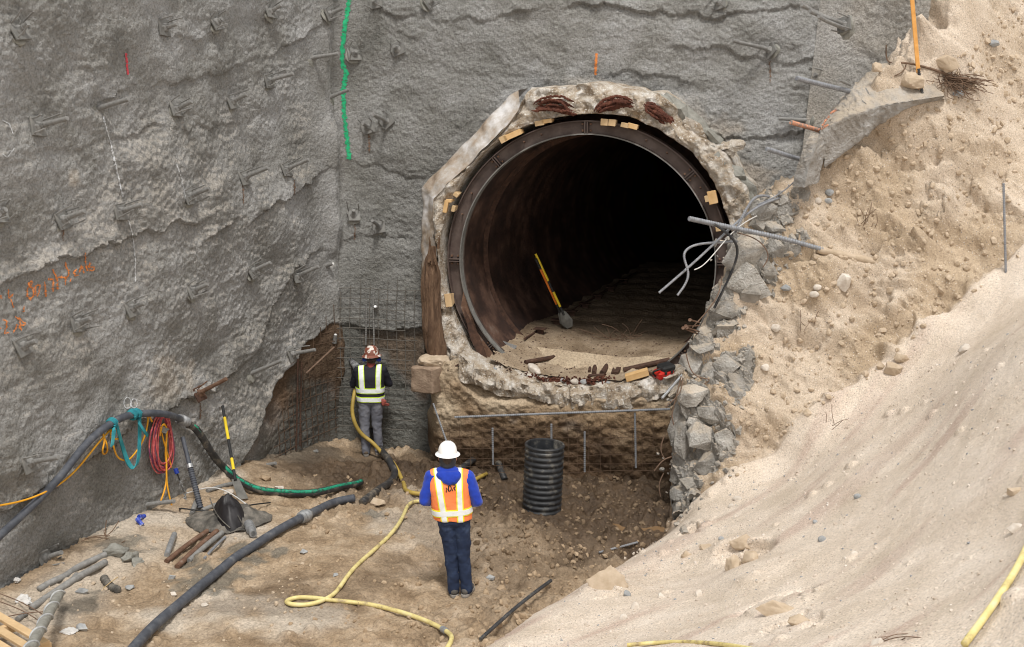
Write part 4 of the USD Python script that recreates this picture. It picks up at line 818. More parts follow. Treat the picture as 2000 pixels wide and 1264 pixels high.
# ================================================================== SOIL NAILS
from scipy.ndimage import gaussian_filter
def nail_proto(kind, L, seed):
    """local: z along the bar, plate in the xy plane"""
    rg = np.random.default_rng(seed); out = []
    if kind not in ('bar', 'white'):
        out.append(('plate', box((0, 0, 0.0), (0.215, 0.215, 0.024), None, 0.004), 'plate_steel', False))
        m = trimesh.creation.revolve([(0.0, 0.012), (0.062, 0.012), (0.056, 0.03), (0.036, 0.048), (0.036, 0.08), (0.0, 0.08)], sections=6 if kind != 'lump' else 14)
        out.append(('nut', m, 'nail_steel', False))
        for k in range(int(rg.integers(2, 5))):
            x, y = [(-0.08, 0.085), (0.085, 0.08), (-0.085, -0.08), (0.08, -0.085)][k]; l = rg.uniform(0.14, 0.30)
            t = np.array([x, y, 0.0]); e = np.array([x + rg.uniform(-0.03, 0.03), y + rg.uniform(-0.03, 0.03), l])
            out.append(('stud', tube(spline([t, (t + e) / 2 + rg.uniform(-0.008, 0.008, 3), e], 6), 0.0095, 6), 'nail_steel', True))
    n = max(10, int(L / 0.03) * 3); z = np.linspace(-0.05, L, n)
    r = 0.027 * (1 + 0.06 * np.sin(np.arange(n) * 2.1)) * (1 + 0.25 * np.exp(-z / 0.12) * (kind != 'rebar'))
    p = np.c_[0.006 * np.sin(z * 7), 0.006 * np.cos(z * 6), z]
    out.append(('bar', tube(p, r, 10), 'nail_steel', True))
    if kind == 'white':
        out.append(('bar_end', tube([(0, 0, L), (0, 0, L + 0.012)], 0.021, 12), 'white', True))
    if kind not in ('rebar', 'white'):
        c = rock(seed, (0.14, 0.15, 0.045), False, 2, 0.14); c[0][:, 2] -= 0.07
        out.append(('sprayed_collar', c, 'splat', True))
    return out
def look_matrix(P, d, roll=0.0):
    z = d / np.linalg.norm(d); u = np.array([0, 0, 1.0]); x = np.cross(u, z); x /= np.linalg.norm(x); y = np.cross(z, x)
    c, s = math.cos(roll), math.sin(roll); x, y = c * x + s * y, -s * x + c * y
    return Gf.Matrix4d(*[float(q) for q in (*x, 0, *y, 0, *z, 0, *P, 1)])
PROTO = {}
def bar_tip(P, n, tip):
    d = ray(*tip); w = P - EYE; a, b, c = d @ d, d @ n, n @ n
    t = (b * (d @ w) - a * (n @ w)) / (a * c - b * b); t = float(np.clip(t, 0.06, 1.1))
    Q = P + n * t; s_ = ((Q - EYE) @ d) / (d @ d); return EYE + d * s_
def nail(wall, base, tip, kind, label, group, roll=None, grp_i=[0]):
    P = wall.hit(*base); a_, b_, c_ = wall.uvh(P); gu, gv = np.meshgrid(np.linspace(-.10, .10, 7), np.linspace(-.10, .10, 7))
    P = P + wall.N * (np.percentile(wall.H(a_ + gu, b_ + gv), 72) - wall.H(a_, b_) + 0.02); n = wall.N * 0.94 + np.array([0, 0, 0.26]); n /= np.linalg.norm(n)
    Q = bar_tip(P, n, tip); L = float(np.clip(np.linalg.norm(Q - P), 0.10, 1.2)); d = (Q - P) / np.linalg.norm(Q - P)
    Lq = min([0.10, 0.15, 0.2, 0.26, 0.33, 0.42, 0.55, 0.75, 1.0], key=lambda q: abs(q - L))
    grp_i[0] += 1; key = (kind, Lq, grp_i[0] % 2); roll = (0.15 * math.sin(grp_i[0] * 2.7)) if roll is None else roll
    P = P - d * 0.005
    if key in PROTO:
        copy_thing(PROTO[key], 'soil_nail', label, 'soil nail', group, look_matrix(P, d, roll))
    else:
        t = thing('soil_nail', label, 'soil nail', group=group, matrix=look_matrix(P, d, roll)); PROTO[key] = t
        for nm, me, mt, sm in nail_proto(kind, Lq, 40 + len(PROTO)): obj(nm, me, M[mt], t, smooth=40 if sm else False)
GL, GH = 'soil nails in the left sprayed concrete wall', 'soil nails in the end wall'
for base, tip, kind, lab in [
    ((36, 60), (55, 45), 'lump', 'stubby soil nail at the top left corner, buried in a lump of sprayed concrete'),
    ((318, 54), (346, 47), 'plate', 'soil nail in the topmost row of the left wall, second from the left'),
    ((420, 44), (432, 38), 'lump', 'short bent soil nail in the topmost row, above the small drip ledge'),
    ((526, 22), (547, 11), 'plate', 'soil nail in the topmost row, fourth from the left'),
    ((640, 28), (670, 16), 'plate', 'soil nail just left of the top of the green paint line'),
    ((612, 113), (662, 104), 'bar', 'bare bar with a round blob beside it, left of the green line'),
    ((526, 158), (574, 143), 'plate', 'soil nail with two long sprayed bars beside it, under the long ledge'),
    ((452, 198), (485, 183), 'plate', 'soil nail in the second row, third to the left of the green line'),
    ((341, 212), (374, 198), 'plate', 'soil nail in the second row, midway between the red tick and the green line'),
    ((193, 211), (256, 191), 'bar', 'long soil nail sticking out below a dark hollow, with a white run-off streak below'),
    ((72, 247), (136, 229), 'plate', 'long soil nail leftmost in the second row of the left wall'),
    ((647, 189), (686, 173), 'bar', 'bare bar crossing the green paint line'),
    ((557, 331), (602, 311), 'plate', 'soil nail in the third row nearest to the pit corner'),
    ((475, 347), (521, 328), 'plate', 'soil nail in the third row, second from the pit corner'),
    ((368, 384), (411, 366), 'plate', 'soil nail beside a faint white smear in the third row'),
    ((234, 413), (280, 398), 'plate', 'soil nail in the third row that the long white streak runs into'),
    ((120, 429), (167, 411), 'plate', 'soil nail in the third row above the pale ridge and the orange writing'),
    ((-4, 417), (12, 409), 'plate', 'soil nail cut by the left edge in the third row'),
    ((491, 530), (529, 512), 'plate', 'soil nail in the fourth row with a square upright plate, second from the corner'),
    ((580, 540), (620, 521), 'plate', 'soil nail in the fourth row next to the dark hole with a white-ended bar'),
    ((375, 568), (409, 554), 'plate', 'soil nail in the fourth row with a short sprayed rod above it'),
    ((255, 602), (284, 591), 'plate', 'stubby soil nail with a tilted plate, in the middle of the left wall'),
    ((150, 631), (178, 622), 'plate', 'stubby soil nail below the orange lettering'),
    ((42, 676), (68, 668), 'plate', 'stubby soil nail under the second line of orange paint'),
    ((492, 728), (557, 700), 'rebar_s', 'long grey bar sticking out at the edge of the uncovered earth, upper left of it'),
    ((568, 692), (614, 683), 'plate', 'soil nail over the top of the uncovered earth and mesh'),
    ((638, 518), (651, 515), 'white', 'white-ended bar in a dark hole near the pit corner'),
    ((56, 904), (112, 893), 'plate', 'big soil nail beside the black hose, with a pale clamp on its bar'),
    ((648, 664), (655, 657), 'white', 'white-ended soil nail on the uncovered earth in the corner'),
    ((288, 986), (342, 978), 'bar', 'low soil nail below the red cable coil'),
    ((85, 1090), (119, 1080), 'plate', 'half buried soil nail at the foot of the left wall'),
    ((201, 1052), (222, 1044), 'lump', 'buried soil nail with dry twigs at the foot of the left wall'),
    ((492, 915), (540, 904), 'bar', 'low bare bar beside the spade with the yellow handle'),
    ((206, 831), (229, 825), 'bar', 'bar carrying the black hose and the teal sling'),
    ((300, 822), (318, 811), 'bar', 'bar that the red cable coil hangs from'),
    ((592, 890), (622, 880), 'bar', 'short bar low on the wet wall beside the first worker')]:
    nail(LW, base, tip, 'bar' if kind == 'rebar_s' else kind, lab, GL)
# a rusty one apart
P = LW.hit(389, 769); n_ = LW.N * 0.94 + np.array([0, 0, 0.26]); Q = bar_tip(P, n_ / np.linalg.norm(n_), (442, 739)); d_n = Q - P
t = thing('soil_nail', 'rusty brown soil nail low on the left wall, left of the spade', 'soil nail', group=GL, matrix=look_matrix(P, d_n))
for nm, me, mt, sm in nail_proto('plate', float(np.linalg.norm(d_n)), 77):
    if nm != 'sprayed_collar': obj(nm, me, M['rust_dark' if nm == 'plate' else 'rusty_steel'], t, smooth=40 if sm else False)
for base, tip, kind, lab, rl in [
    ((693, 106), (694, 102), 'plate', 'square plate with a stub of nail right of the green line', 0.0),
    ((776, 96), (768, 90), 'lump', 'knobbly sprayed over nail at the upper left of the end wall', 0.4),
    ((719, 249), (706, 240), 'plate', 'left plate of the close pair of nails left of the tunnel', 0.3),
    ((755, 237), (727, 222), 'plate', 'right, tilted plate of the close pair of nails left of the tunnel', 0.75),
    ((692, 420), (690, 412), 'plate', 'square plate with a rusty stub in the corner left of the tunnel', 0.0),
    ((741, 443), (727, 431), 'lump', 'double knobbly nail beside the left edge of the concrete casing', 0.2),
    ((1503, 98), (1419, 75), 'plate', 'long soil nail with a diamond set plate above the tunnel at the right', 0.75),
    ((1404, 6), (1398, 2), 'plate', 'soil nail at the top edge right of the middle', 0.3),
    ((840, 5), (846, 0), 'plate', 'soil nail at the top edge left of the middle', 0.5),
    ((735, 4), (728, 0), 'lump', 'sprayed over nail at the top edge beside the green line', 0.2),
    ((735, 604), (733, 600), 'white', 'small white-ended bar over the wire mesh behind the first worker', 0.0),
    ((1575, 236), (1520, 231), 'bar', 'dark nail beside the orange painted bar at the right', 0.0),
    ((1600, 150), (1590, 146), 'lump', 'small nail head in the crease at the right of the end wall', 0.0)]:
    nail(HW, base, tip, kind, lab, GH, rl)
for base, tip, kind, lab in [((1643, 48), (1566, 10), 'bar', 'upper bar of the bundle sticking out at the top right wall edge'), ((1648, 48), (1582, 22), 'plate', 'plated nail of the bundle at the top right wall edge'), ((1650, 58), (1599, 32), 'bar', 'lower bar of the bundle at the top right wall edge')]:
    P = at_y(*base, 17.6); Q = at_y(*tip, 17.0); dq = Q - P
    t = thing('soil_nail', lab, 'soil nail', group='nail bundle at the top right', matrix=look_matrix(P, dq, 0.3))
    for nm, me, mt, sm in nail_proto(kind, float(np.linalg.norm(dq)), 91): obj(nm, me, M[mt], t, smooth=40 if sm else False)

# long threaded bars along the broken right edge
def bar_thing(name, label, catg, pts, r, mat, ribs=True, group=None, n=40, sides=8, smooth=40):
    p = spline(pts, n) if len(pts) > 2 else np.array(pts, float)
    return obj(name, rebar(p, r, 0.04 if r > 0.02 else 0.03, sides) if ribs else tube(p, r, sides), M[mat], label=label, cat=catg, group=group, smooth=smooth)
bar_thing('threaded_bar', 'grey threaded bar poking out of the right wall above the broken slab', 'steel bar', [Y(1658, 178, 17.4), Y(1556, 153, 16.7)], 0.032, 'rebar')
bar_thing('threaded_bar', 'short pair bar beside the long threaded bar at the right wall', 'steel bar', [Y(1660, 166, 17.4), Y(1640, 157, 17.1)], 0.018, 'nail_steel')
bar_thing('threaded_bar', 'bar splashed with orange paint above the leaning slab', 'steel bar', [Y(1600, 255, 17.2), Y(1545, 239, 16.7)], 0.030, 'paint_salmon')
bar_thing('threaded_bar', 'grey threaded bar sticking out left of the leaning slab', 'steel bar', [Y(1565, 312, 17.1), Y(1497, 291, 16.6)], 0.030, 'rebar')
bar_thing('threaded_bar', 'thick threaded bar lying across the rubble in front of the tunnel mouth', 'steel bar', [Y(1612, 489, 16.72), Y(1520, 464, 16.55), Y(1440, 447, 16.35), Y(1346, 427, 15.95)], 0.033, 'rebar')
obj('grouted_bar', tube(spline([Y(1596, 487, 16.72), Y(1650, 499, 16.75), Y(1712, 512, 16.8)], 20), 0.05 + 0.006 * np.sin(np.arange(20)), 10), M['clod_dry'], label='sand coated end of the thick bar vanishing into the bank', cat='steel bar', smooth=True)
bar_thing('bent_rebar', 'straight grey rebar slanting across the tunnel mouth', 'rebar', [Y(1287, 572, 15.9), Y(1380, 490, 16.2), Y(1468, 412, 16.6), Y(1530, 384, 17.0)], 0.017, 'rebar')
bar_thing('bent_rebar', 'hooked grey rebar with an S bend in front of the dark tunnel', 'rebar', [Y(1323, 577, 15.9), Y(1344, 535, 15.95), Y(1336, 500, 16.0), Y(1350, 482, 16.1), Y(1400, 474, 16.3), Y(1440, 472, 16.6)], 0.017, 'rebar', n=60)
bar_thing('bent_rebar', 'dark rebar bent over the rubble beside the tunnel rim', 'rebar', [Y(1395, 438, 16.1), Y(1425, 460, 16.2), Y(1440, 488, 16.3), Y(1425, 540, 16.4), Y(1395, 602, 16.5)], 0.018, 'pipe_black', n=60)
bar_thing('bent_rebar', 'bent rebar standing up above the rubble', 'rebar', [Y(1436, 455, 16.4), Y(1460, 405, 16.5), Y(1476, 386, 16.6), Y(1502, 384, 16.9)], 0.018, 'rebar', n=50)
bar_thing('wire', 'pale thin wire hanging across the tunnel rim', 'wire', [Y(1356, 527, 15.9), Y(1372, 519, 15.95), Y(1430, 455, 16.3), Y(1478, 422, 16.7)], 0.008, 'rope', False, sides=6)
bar_thing('wire', 'long grey cable draped from the leaning slab to the rubble', 'wire', [Y(1480, 400, 16.7), Y(1520, 380, 16.9), Y(1560, 345, 16.8), Y(1585, 300, 16.9), Y(1600, 265, 16.9)], 0.010, 'rebar', False, sides=6)
bar_thing('rebar_rod', 'thin grey rod standing in the sand near the right edge', 'rebar', [SB.hit(1966, 530) + np.array([0, 0, -.1]), at_y(1960, 358, SB.hit(1966, 530)[1] + 0.05)], 0.017, 'rebar')
bar_thing('rebar_rod', 'blue grey rod sticking out of the rubble beside the tool case', 'rebar', [Y(1293, 778, 16.0), Y(1332, 733, 16.5)], 0.020, 'galv')
for i, (a, b) in enumerate([((1366, 630), (1348, 625)), ((1366, 636), (1340, 637)), ((1362, 652), (1335, 641)), ((1366, 648), (1342, 640))]):
    P, Q = Y(*a, 16.6), Y(*b, 16.2); t = thing('steel_spike', ['topmost rusty spike', 'level rusty spike', 'lowest slanting rusty spike', 'short rusty spike'][i] + ' poking from the rubble into the tunnel mouth', 'spike', Q, 'rusty spikes in the rubble edge')
    obj('shank', tube([P, Q], 0.011, 7), M['rusty_steel'], t); obj('head', tube([Q, Q + (Q - P) / np.linalg.norm(Q - P) * 0.02], 0.024, 8), M['rusty_steel'], t)
for i, (pl, lab) in enumerate([([(1330, 735), (1322, 770), (1313, 810), (1316, 830)], 'rusty wire curling down the upper rubble edge'), ([(1333, 738), (1328, 765), (1300, 795)], 'twisted rusty wire beside the blue grey rod'), ([(1297, 852), (1291, 880), (1298, 896)], 'bent wire sticking out in front of the earth face'),
    ([(1278, 920), (1296, 899), (1312, 892)], 'straight wire slanting from the round concrete lump'), ([(1296, 925), (1288, 945), (1290, 970)], 'thin wire hanging below the round concrete lump'), ([(1340, 690), (1362, 735), (1385, 742), (1366, 755)], 'loose wire loop over the rubble'), ([(1440, 455), (1480, 470), (1500, 500), (1490, 522)], 'rusty wire loop over the upper rubble'), ([(1352, 640), (1400, 580), (1410, 540)], 'dark wire strung along the rubble and tunnel rim')]):
    bar_thing('wire', lab, 'wire', [Y(*q, 16.2 + 0.12 * (q[0] > 1330) + 0.2 * (q[0] > 1400)) for q in pl], 0.008, 'rebar_rust', False, sides=6, group='loose wires along the rubble')

# ================================================================== RUBBLE
RB = [(1564, 381, 17, 20, 'single angular chunk standing alone on the sand at the top of the rubble'), (1494, 408, 21, 17, 'broken chunk at the top left of the rubble beneath the bent rebar'), (1525, 412, 18, 12, 'flat chunk at the top of the rubble, right of the bent rebar'),
 (1484, 438, 14, 16, 'upright chunk beside the dark rotten gap'), (1508, 442, 23, 14, 'pale flat topped chunk above the thick threaded bar'), (1537, 427, 12, 9, 'small chunk right of the pale flat topped one'), (1511, 391, 12, 10, 'small dark chunk under the draped cable'), (1529, 391, 10, 10, 'small chunk left of the lone angular one'),
 (1567, 459, 9, 7, 'little flat piece of concrete lying on the sand'), (1513, 483, 24, 18, 'large chunk just below the thick threaded bar'), (1545, 488, 15, 14, 'rounded chunk below the thick bar at the sand'), (1453, 497, 32, 32, 'very big blocky chunk at the tunnel rim, its upper half cracked'), (1465, 546, 42, 28, 'longest cracked slab of the rubble, below the biggest block'),
 (1470, 572, 24, 16, 'dark crumbled chunk at the bottom of the cracked slab'), (1503, 526, 14, 15, 'small crumbled chunk where rubble meets sand'), (1415, 608, 29, 19, 'wedge shaped chunk halfway down the rubble edge'), (1411, 578, 18, 13, 'chunk on top of the wedge shaped one'), (1409, 638, 25, 15, 'dark crumbly chunk under the wedge shaped one'),
 (1379, 655, 14, 14, 'small broken piece above the white stone like chunk'), (1373, 678, 19, 13, 'pale smooth chunk like a white stone at the rubble edge'), (1351, 712, 19, 20, 'pointed chunk jutting out above the tool case'), (1386, 728, 17, 17, 'grey chunk right of the jutting pointed one'), (1419, 718, 20, 22, 'large chunk in the middle of the rubble beside the sand'),
 (1440, 748, 20, 32, 'tall slanting slab at the right side of the rubble'), (1457, 706, 13, 24, 'crumbly chunk at the upper end of the slanting slab'), (1352, 772, 25, 18, 'pale broad chunk below the twisted wires'), (1341, 797, 14, 17, 'pale chunk at the left edge under the wires'), (1389, 808, 23, 16, 'flat chunk in the middle of the lower rubble'),
 (1358, 824, 15, 13, 'small wedge between the lower big chunks'), (1324, 822, 13, 38, 'tall pale strip of concrete on the rubble left edge'), (1337, 856, 18, 34, 'tall chunk behind the pale strip'), (1370, 856, 21, 27, 'pale angular block in the lower rubble'), (1378, 897, 30, 24, 'big slanting block at the bottom right of the rubble'),
 (1416, 858, 17, 30, 'upright chunk at the lower right against the brown sand'), (1320, 917, 20, 20, 'round lump of concrete at the bottom left of the rubble'), (1348, 942, 17, 14, 'flat dark chunk under the round lump'), (1332, 966, 18, 14, 'triangular chunk near the foot of the rubble'), (1356, 973, 13, 16, 'rounded pale chunk at the foot of the rubble'), (1330, 1002, 11, 20, 'dark crumbled stump at the very foot of the rubble')]
for i, (a, b, rx, ry, lab) in enumerate(RB):
    P = SB.hit(a, b); m_ = mpp(P); rg = np.random.default_rng(500 + i)
    d = ray(a, b); d /= np.linalg.norm(d); right = np.cross(d, [0, 0, 1.0]); right /= np.linalg.norm(right); up = np.cross(right, d)
    rl = rg.uniform(-0.3, 0.3); ax = np.array([right * math.cos(rl) + up * math.sin(rl), -right * math.sin(rl) + up * math.cos(rl), -d])
    dz = min(rx, ry) * m_ * 0.95
    v, f = rock(500 + i, (rx * m_ * 1.42, ry * m_ * 1.42, dz), True, 3, 0.035, 13, ax)
    v += P - d * dz * 0.30
    dark = any(w in lab for w in ('dark', 'crumbl'))
    obj('concrete_chunk', (v, f), M['rubble_dark' if dark else 'rubble'], label=lab, cat='concrete chunk', group='broken concrete along the right edge of the pit', smooth=28)
kk = np.full(SB.u.shape, 9.0)
for a, b, rx, ry, _ in RB:
    if b > 395 and a < 1530 or a < 1480: kk = np.minimum(kk, np.hypot((px_ - a) / (rx * 1.12 + 3), (py_ - b) / (ry * 1.12 + 3)))
kk = np.where((far > 0.3) & (pB[..., 1] < 18.5), kk + fbm(pB * 5, 3, 370) * 0.7, 9.0)
CR = Relief(SB.O, SB.U, SB.V, SB.us[0], SB.us[-1], SB.vs[0], SB.vs[-1], SB.step); ms_ = kk < 1.25
cb = np.zeros(SB.u.shape); sub = (pB + np.stack([fbm(pB * 3 + 9 * k, 2, 380 + k) for k in range(3)], -1) * 0.2)[ms_][:, None]
cb[ms_] = (blocks(sub, 9000, (1, 6, 13, 20, -1, 6), 1.0, rg, 0.055, 0.07, 0.03) + blocks(sub, 60000, (1, 6, 13, 20, -1, 6), 1.0, rg, 0.022, 0.02, 0.015))[:, 0]
CR.h = SB.h + 0.075 * np.clip((1.15 - kk) * 3, -1, 1) + cb
v, f, used = CR.mesh(ms_); CRUST = obj('concrete_crust', (v, f), M['rubble'], label='cracked crust of broken concrete that the chunks stick out of, right of the tunnel', cat='concrete crust', smooth=30)
rg = np.random.default_rng(77); ms = []
for k in range(900):
    a, b, rx, ry, _ = RB[rg.integers(len(RB))]
    q = (a + rg.normal() * rx * .8, b + rg.normal() * ry * .8); P = SB.hit(*q); s_ = 0.014 + 0.075 * rg.uniform() ** 2.0
    v, f = rock(900 + k, (s_, s_ * rg.uniform(.6, 1), s_ * rg.uniform(.5, .9)), True, 0, 0.05, 14, rand_ax(rg)); ms.append((v + P, f))
obj('concrete_crumbs', cat(ms), M['rubble'], label='small crumbs of concrete between the broken chunks', cat='rubble', kind='stuff', smooth=28)

# broken lip of the right wall and the slab leaning below it
def loft(rows, n, closed=True, amp=0.03, seed=1, fr=5):
    S = [spline([Y(*q) for q in r], n) for r in rows]; S = np.array(S)           # stations along, rows around
    k = len(S); t = np.linspace(0, k if closed else k - 1, 40, endpoint=not closed)
    pad = np.concatenate([S, S[:1]], 0) if closed else S
    i0 = np.minimum(t.astype(int), len(pad) - 2); w = (t - i0)[:, None, None]
    G = pad[i0] * (1 - w) + pad[i0 + 1] * w
    p = G.reshape(-1, 3); c = p.mean(0); d = (p - c) / np.linalg.norm(p - c, axis=1, keepdims=True)
    p = p + d * (fbm(p * fr, 4, seed) * amp * 3.2 + fbm(p * fr * 3.5, 3, seed + 1) * amp * 2.2)[:, None]
    a, b = G.shape[:2]; i = np.arange(a if closed else a - 1)[:, None]; j = np.arange(b - 1)[None]; i2 = (i + 1) % a
    q = np.stack([i * b + j, i * b + j + 1, i2 * b + j + 1, i2 * b + j], -1).reshape(-1, 4)
    f = np.vstack([q[:, [0, 1, 2]], q[:, [0, 2, 3]]])
    if closed:
        nv = len(p); p = np.vstack([p, p.reshape(a, b, 3)[:, 0].mean(0), p.reshape(a, b, 3)[:, -1].mean(0)])
        ii = np.arange(a); f = np.vstack([f, np.stack([np.full(a, nv), ii * b, (ii + 1) % a * b], 1), np.stack([np.full(a, nv + 1), (ii + 1) % a * b + b - 1, ii * b + b - 1], 1)])
    return p, f
L_ = thing('broken_slab', 'thick broken lip of the sprayed concrete wall, hanging over the sand at the upper right', 'concrete slab', Y(1690, 240, 17.1))
obj('slab', loft([[(1598, 246, 17.35), (1632, 206, 17.45), (1664, 168, 17.5), (1694, 143, 17.55), (1740, 123, 17.6), (1800, 128, 17.65)],
                  [(1601, 258, 16.75), (1640, 234, 16.75), (1670, 223, 16.8), (1715, 208, 16.85), (1765, 199, 16.95), (1842, 188, 17.15)],
                  [(1612, 326, 16.85), (1645, 302, 16.9), (1685, 272, 16.95), (1722, 243, 17.0), (1767, 214, 17.1), (1842, 195, 17.25)],
                  [(1612, 300, 17.5), (1645, 280, 17.5), (1685, 250, 17.5), (1722, 230, 17.5), (1767, 205, 17.5), (1842, 190, 17.6)]], 90, amp=0.040, seed=12), M['lip'], L_, smooth=40)
for i, pl in enumerate([[(1606, 246), (1612, 236), (1620, 226)], [(1622, 222), (1634, 214)], [(1604, 252), (1610, 248), (1618, 244)]]):
    pt3 = spline([Y(*q, 16.74 + 0.02 * j) for j, q in enumerate(pl)], 14); obj('orange_paint', tube(pt3, .016 * (1 + .5 * np.sin(np.arange(14) * 2.3)), 7, (1, .5)), M['paint_salmon'], L_)
d = ray(1580, 310); d /= np.linalg.norm(d)
v, f = loft([[(1548, 362, 16.8), (1556, 330, 16.75), (1572, 285, 16.75), (1584, 262, 16.8)], [(1572, 366, 16.62), (1578, 335, 16.58), (1592, 290, 16.6), (1600, 262, 16.7)], [(1600, 356, 16.85), (1604, 330, 16.85), (1612, 295, 16.85), (1617, 270, 16.9)], [(1575, 355, 17.1), (1582, 325, 17.1), (1592, 290, 17.1), (1600, 265, 17.1)]], 40, amp=0.022, seed=14)
obj('leaning_slab', (v, f), M['lip'], label='thick grey slab fragment leaning below the broken lip, wires across it', cat='concrete slab', smooth=40)
for i, (q, lab) in enumerate([([(1300, 195), (1335, 222), (1380, 258), (1410, 272)], 'peeling upper layer of sprayed concrete over the right shoulder of the tunnel casing'), ([(1345, 245), (1380, 280), (1420, 290), (1450, 285)], 'second peeling layer of sprayed concrete right of the casing'), ([(1395, 295), (1425, 330), (1455, 355), (1475, 385)], 'lowest ragged layer of concrete beside the tunnel rim')]):
    Pq = np.array([at_plane(*z, TC - TA * (0.02 + 0.03 * i), TA) for z in q]); c = spline(Pq, 40); ms = []; rg = np.random.default_rng(60 + i)
    for k in range(2, 38, 4):
        t_ = c[k + 1] - c[k - 1]; t_ /= np.linalg.norm(t_); ax = np.array([t_, np.cross(TA, t_), -TA]); v, f = rock(620 + 40 * i + k, (rg.uniform(.16, .26), rg.uniform(.06, .13), rg.uniform(.07, .12)), True, 2, .09, 12, ax); ms.append((v + c[k] + rg.normal(size=3) * .025, f))
    obj('sprayed_layer', cat(ms), M['splat' if i != 1 else 'rough_concrete'], label=lab, cat='concrete layer', smooth=30)

# ================================================================== TIMBER AROUND THE CASING
def wedge(px, py, ln, wd, ang, lab, mat='lumber', d0=-0.10):
    P = at_plane(px, py, TC + TA * d0, TA); m_ = mpp(P); a = math.radians(ang)
    ax = np.array([TR * math.cos(a) + TZ * math.sin(a), -TR * math.sin(a) + TZ * math.cos(a), TA])
    v, f = box((0, 0, 0), (ln * m_, wd * m_, 0.26), None, 0.004); v[:, 1] *= 1 - 0.35 * (v[:, 2] > 0.05)
    obj('timber_wedge', (v @ ax + P, f), M[mat], label=lab, cat='wedge', group='timber wedges driven between steel rib and concrete')
wedge(1004, 263, 36, 11, 24, 'longest timber wedge at the upper left of the steel rib')
wedge(986, 271, 15, 13, 28, 'short thick wedge at the lower end of the longest one', 'lumber_pale')
wedge(1056, 240, 18, 10, 10, 'left wedge of the pair left of the rib top', 'lumber_pale')
wedge(1070, 236, 20, 8, 8, 'right wedge of the pair left of the rib top')
wedge(1182, 238, 14, 13, -4, 'left square wedge just right of the rib top', 'lumber_pale')
wedge(1197, 239, 14, 13, -6, 'right square wedge just right of the rib top', 'lumber_pale')
wedge(1222, 244, 16, 9, -12, 'small wedge on the right part of the rib top', 'lumber_pale')
wedge(1237, 246, 20, 10, -14, 'flat wedge furthest right on the rib top')
wedge(1392, 384, 17, 26, 14, 'upright timber block wedged at the right of the rib')
wedge(1381, 387, 8, 12, 14, 'small pale chip beside the upright timber block', 'lumber_pale')
wedge(894, 379, 8, 10, 55, 'topmost small wedge at the left of the rib', 'lumber_pale')
wedge(874, 402, 8, 24, -12, 'tall wedge at the left of the rib')
wedge(889, 406, 7, 12, -15, 'pale stub wedge beside the tall one at the left', 'lumber_pale')
wedge(880, 391, 11, 6, 0, 'thin wedge lying above the tall one at the left')
wedge(879, 584, 13, 26, 8, 'pale wedge low on the left of the rib', 'lumber_pale')
wedge(1403, 443, 10, 14, 8, 'pale wedge behind the thick bar at the right', 'lumber_pale')
for pl, w0, lab in [([(1036, 212), (1060, 205), (1090, 205), (1126, 216)], 0.075, 'left rotten red brown timber in the broken casing above the tunnel'), ([(1162, 222), (1180, 207), (1215, 200), (1246, 206)], 0.085, 'middle curved rotten timber above the tunnel'), ([(1258, 204), (1280, 216), (1312, 244)], 0.085, 'right rotten timber slanting down the casing shoulder')]:
    c = spline([at_plane(*q, TC - TA * 0.27, TA) for q in pl], 60); rg = np.random.default_rng(int(pl[0][0])); ms = []
    tn = np.gradient(c, axis=0); tn /= np.linalg.norm(tn, axis=1, keepdims=True); sd = np.cross(tn, TA)
    for k in range(16):
        i0, i1 = int(rg.integers(0, 22)), int(rg.integers(36, 60)); o = rg.uniform(-1, 1) * w0; dp_ = rg.uniform(-.03, .05)
        q_ = c[i0:i1] + sd[i0:i1] * (o * np.sin(np.linspace(.5, 2.6, i1 - i0)))[:, None] - TA * dp_ + np.cumsum(rg.normal(size=(i1 - i0, 3)) * .004, 0)
        ms.append(tube(q_, w0 * rg.uniform(.16, .40) * np.minimum(1, np.sin(np.linspace(.05, 3.09, i1 - i0)) * 2.2) * rg.uniform(.7, 1.15, i1 - i0), 6))
    obj('rotten_timber', cat(ms), M['red_rot'], label=lab, cat='timber', group='rotten timbers over the tunnel', smooth=35)
# split post at the left
c = spline([at_plane(*q, TC - TA * 0.36, TA) for q in [(845, 480), (842, 560), (845, 640), (858, 712)]], 70)
n_ = len(c); tt = np.linspace(0, 1, n_); r = 0.155 * (0.35 + 0.65 * sstep(-0.02, 0.30, tt)) * (1 - 0.12 * sstep(0.8, 1, tt))
v, f = tube(c, r, 28, (1.0, 0.8)); k_ = v.copy()
v = v + (fbm(k_ * np.array([11, 11, 1.2]), 4, 17) * 0.14)[:, None] * np.array([0.6, -1, 0.0]) + fbm(k_ * 6, 3, 18)[:, None] * 0.03
tp = thing('timber_post', 'split rotten timber post standing at the left side of the tunnel casing', 'timber post', c[-1])
obj('post', (v, f), M['rotten'], tp, smooth=35)
rg = np.random.default_rng(9)
for k in range(7):
    b = c[rg.integers(0, 12)] + np.array([rg.uniform(-0.09, 0.09), -0.09, 0]); e = b + np.array([rg.uniform(-0.05, 0.05), -0.03, rg.uniform(0.15, 0.34)])
    obj('splinter', tube([b, (b + e) / 2 + rg.uniform(-.01, .01, 3), e], [0.028, 0.018, 0.003], 5), M['rotten'], tp)
P = at_plane(838, 738, TC - TA * 0.55, TA); m_ = mpp(P)
fr_ = np.array([TR * 0.93 - TA * 0.36, TZ, TR * 0.36 + TA * 0.93])
v, f = box((0, 0, 0), (52 * m_, 50 * m_, 0.40), None, 0.02); mm = trimesh.Trimesh(v, f).subdivide().subdivide().subdivide(); v = np.array(mm.vertices); v += fbm(v * 7, 3, 3)[:, None] * 0.05 * np.array([1, 1, 1])
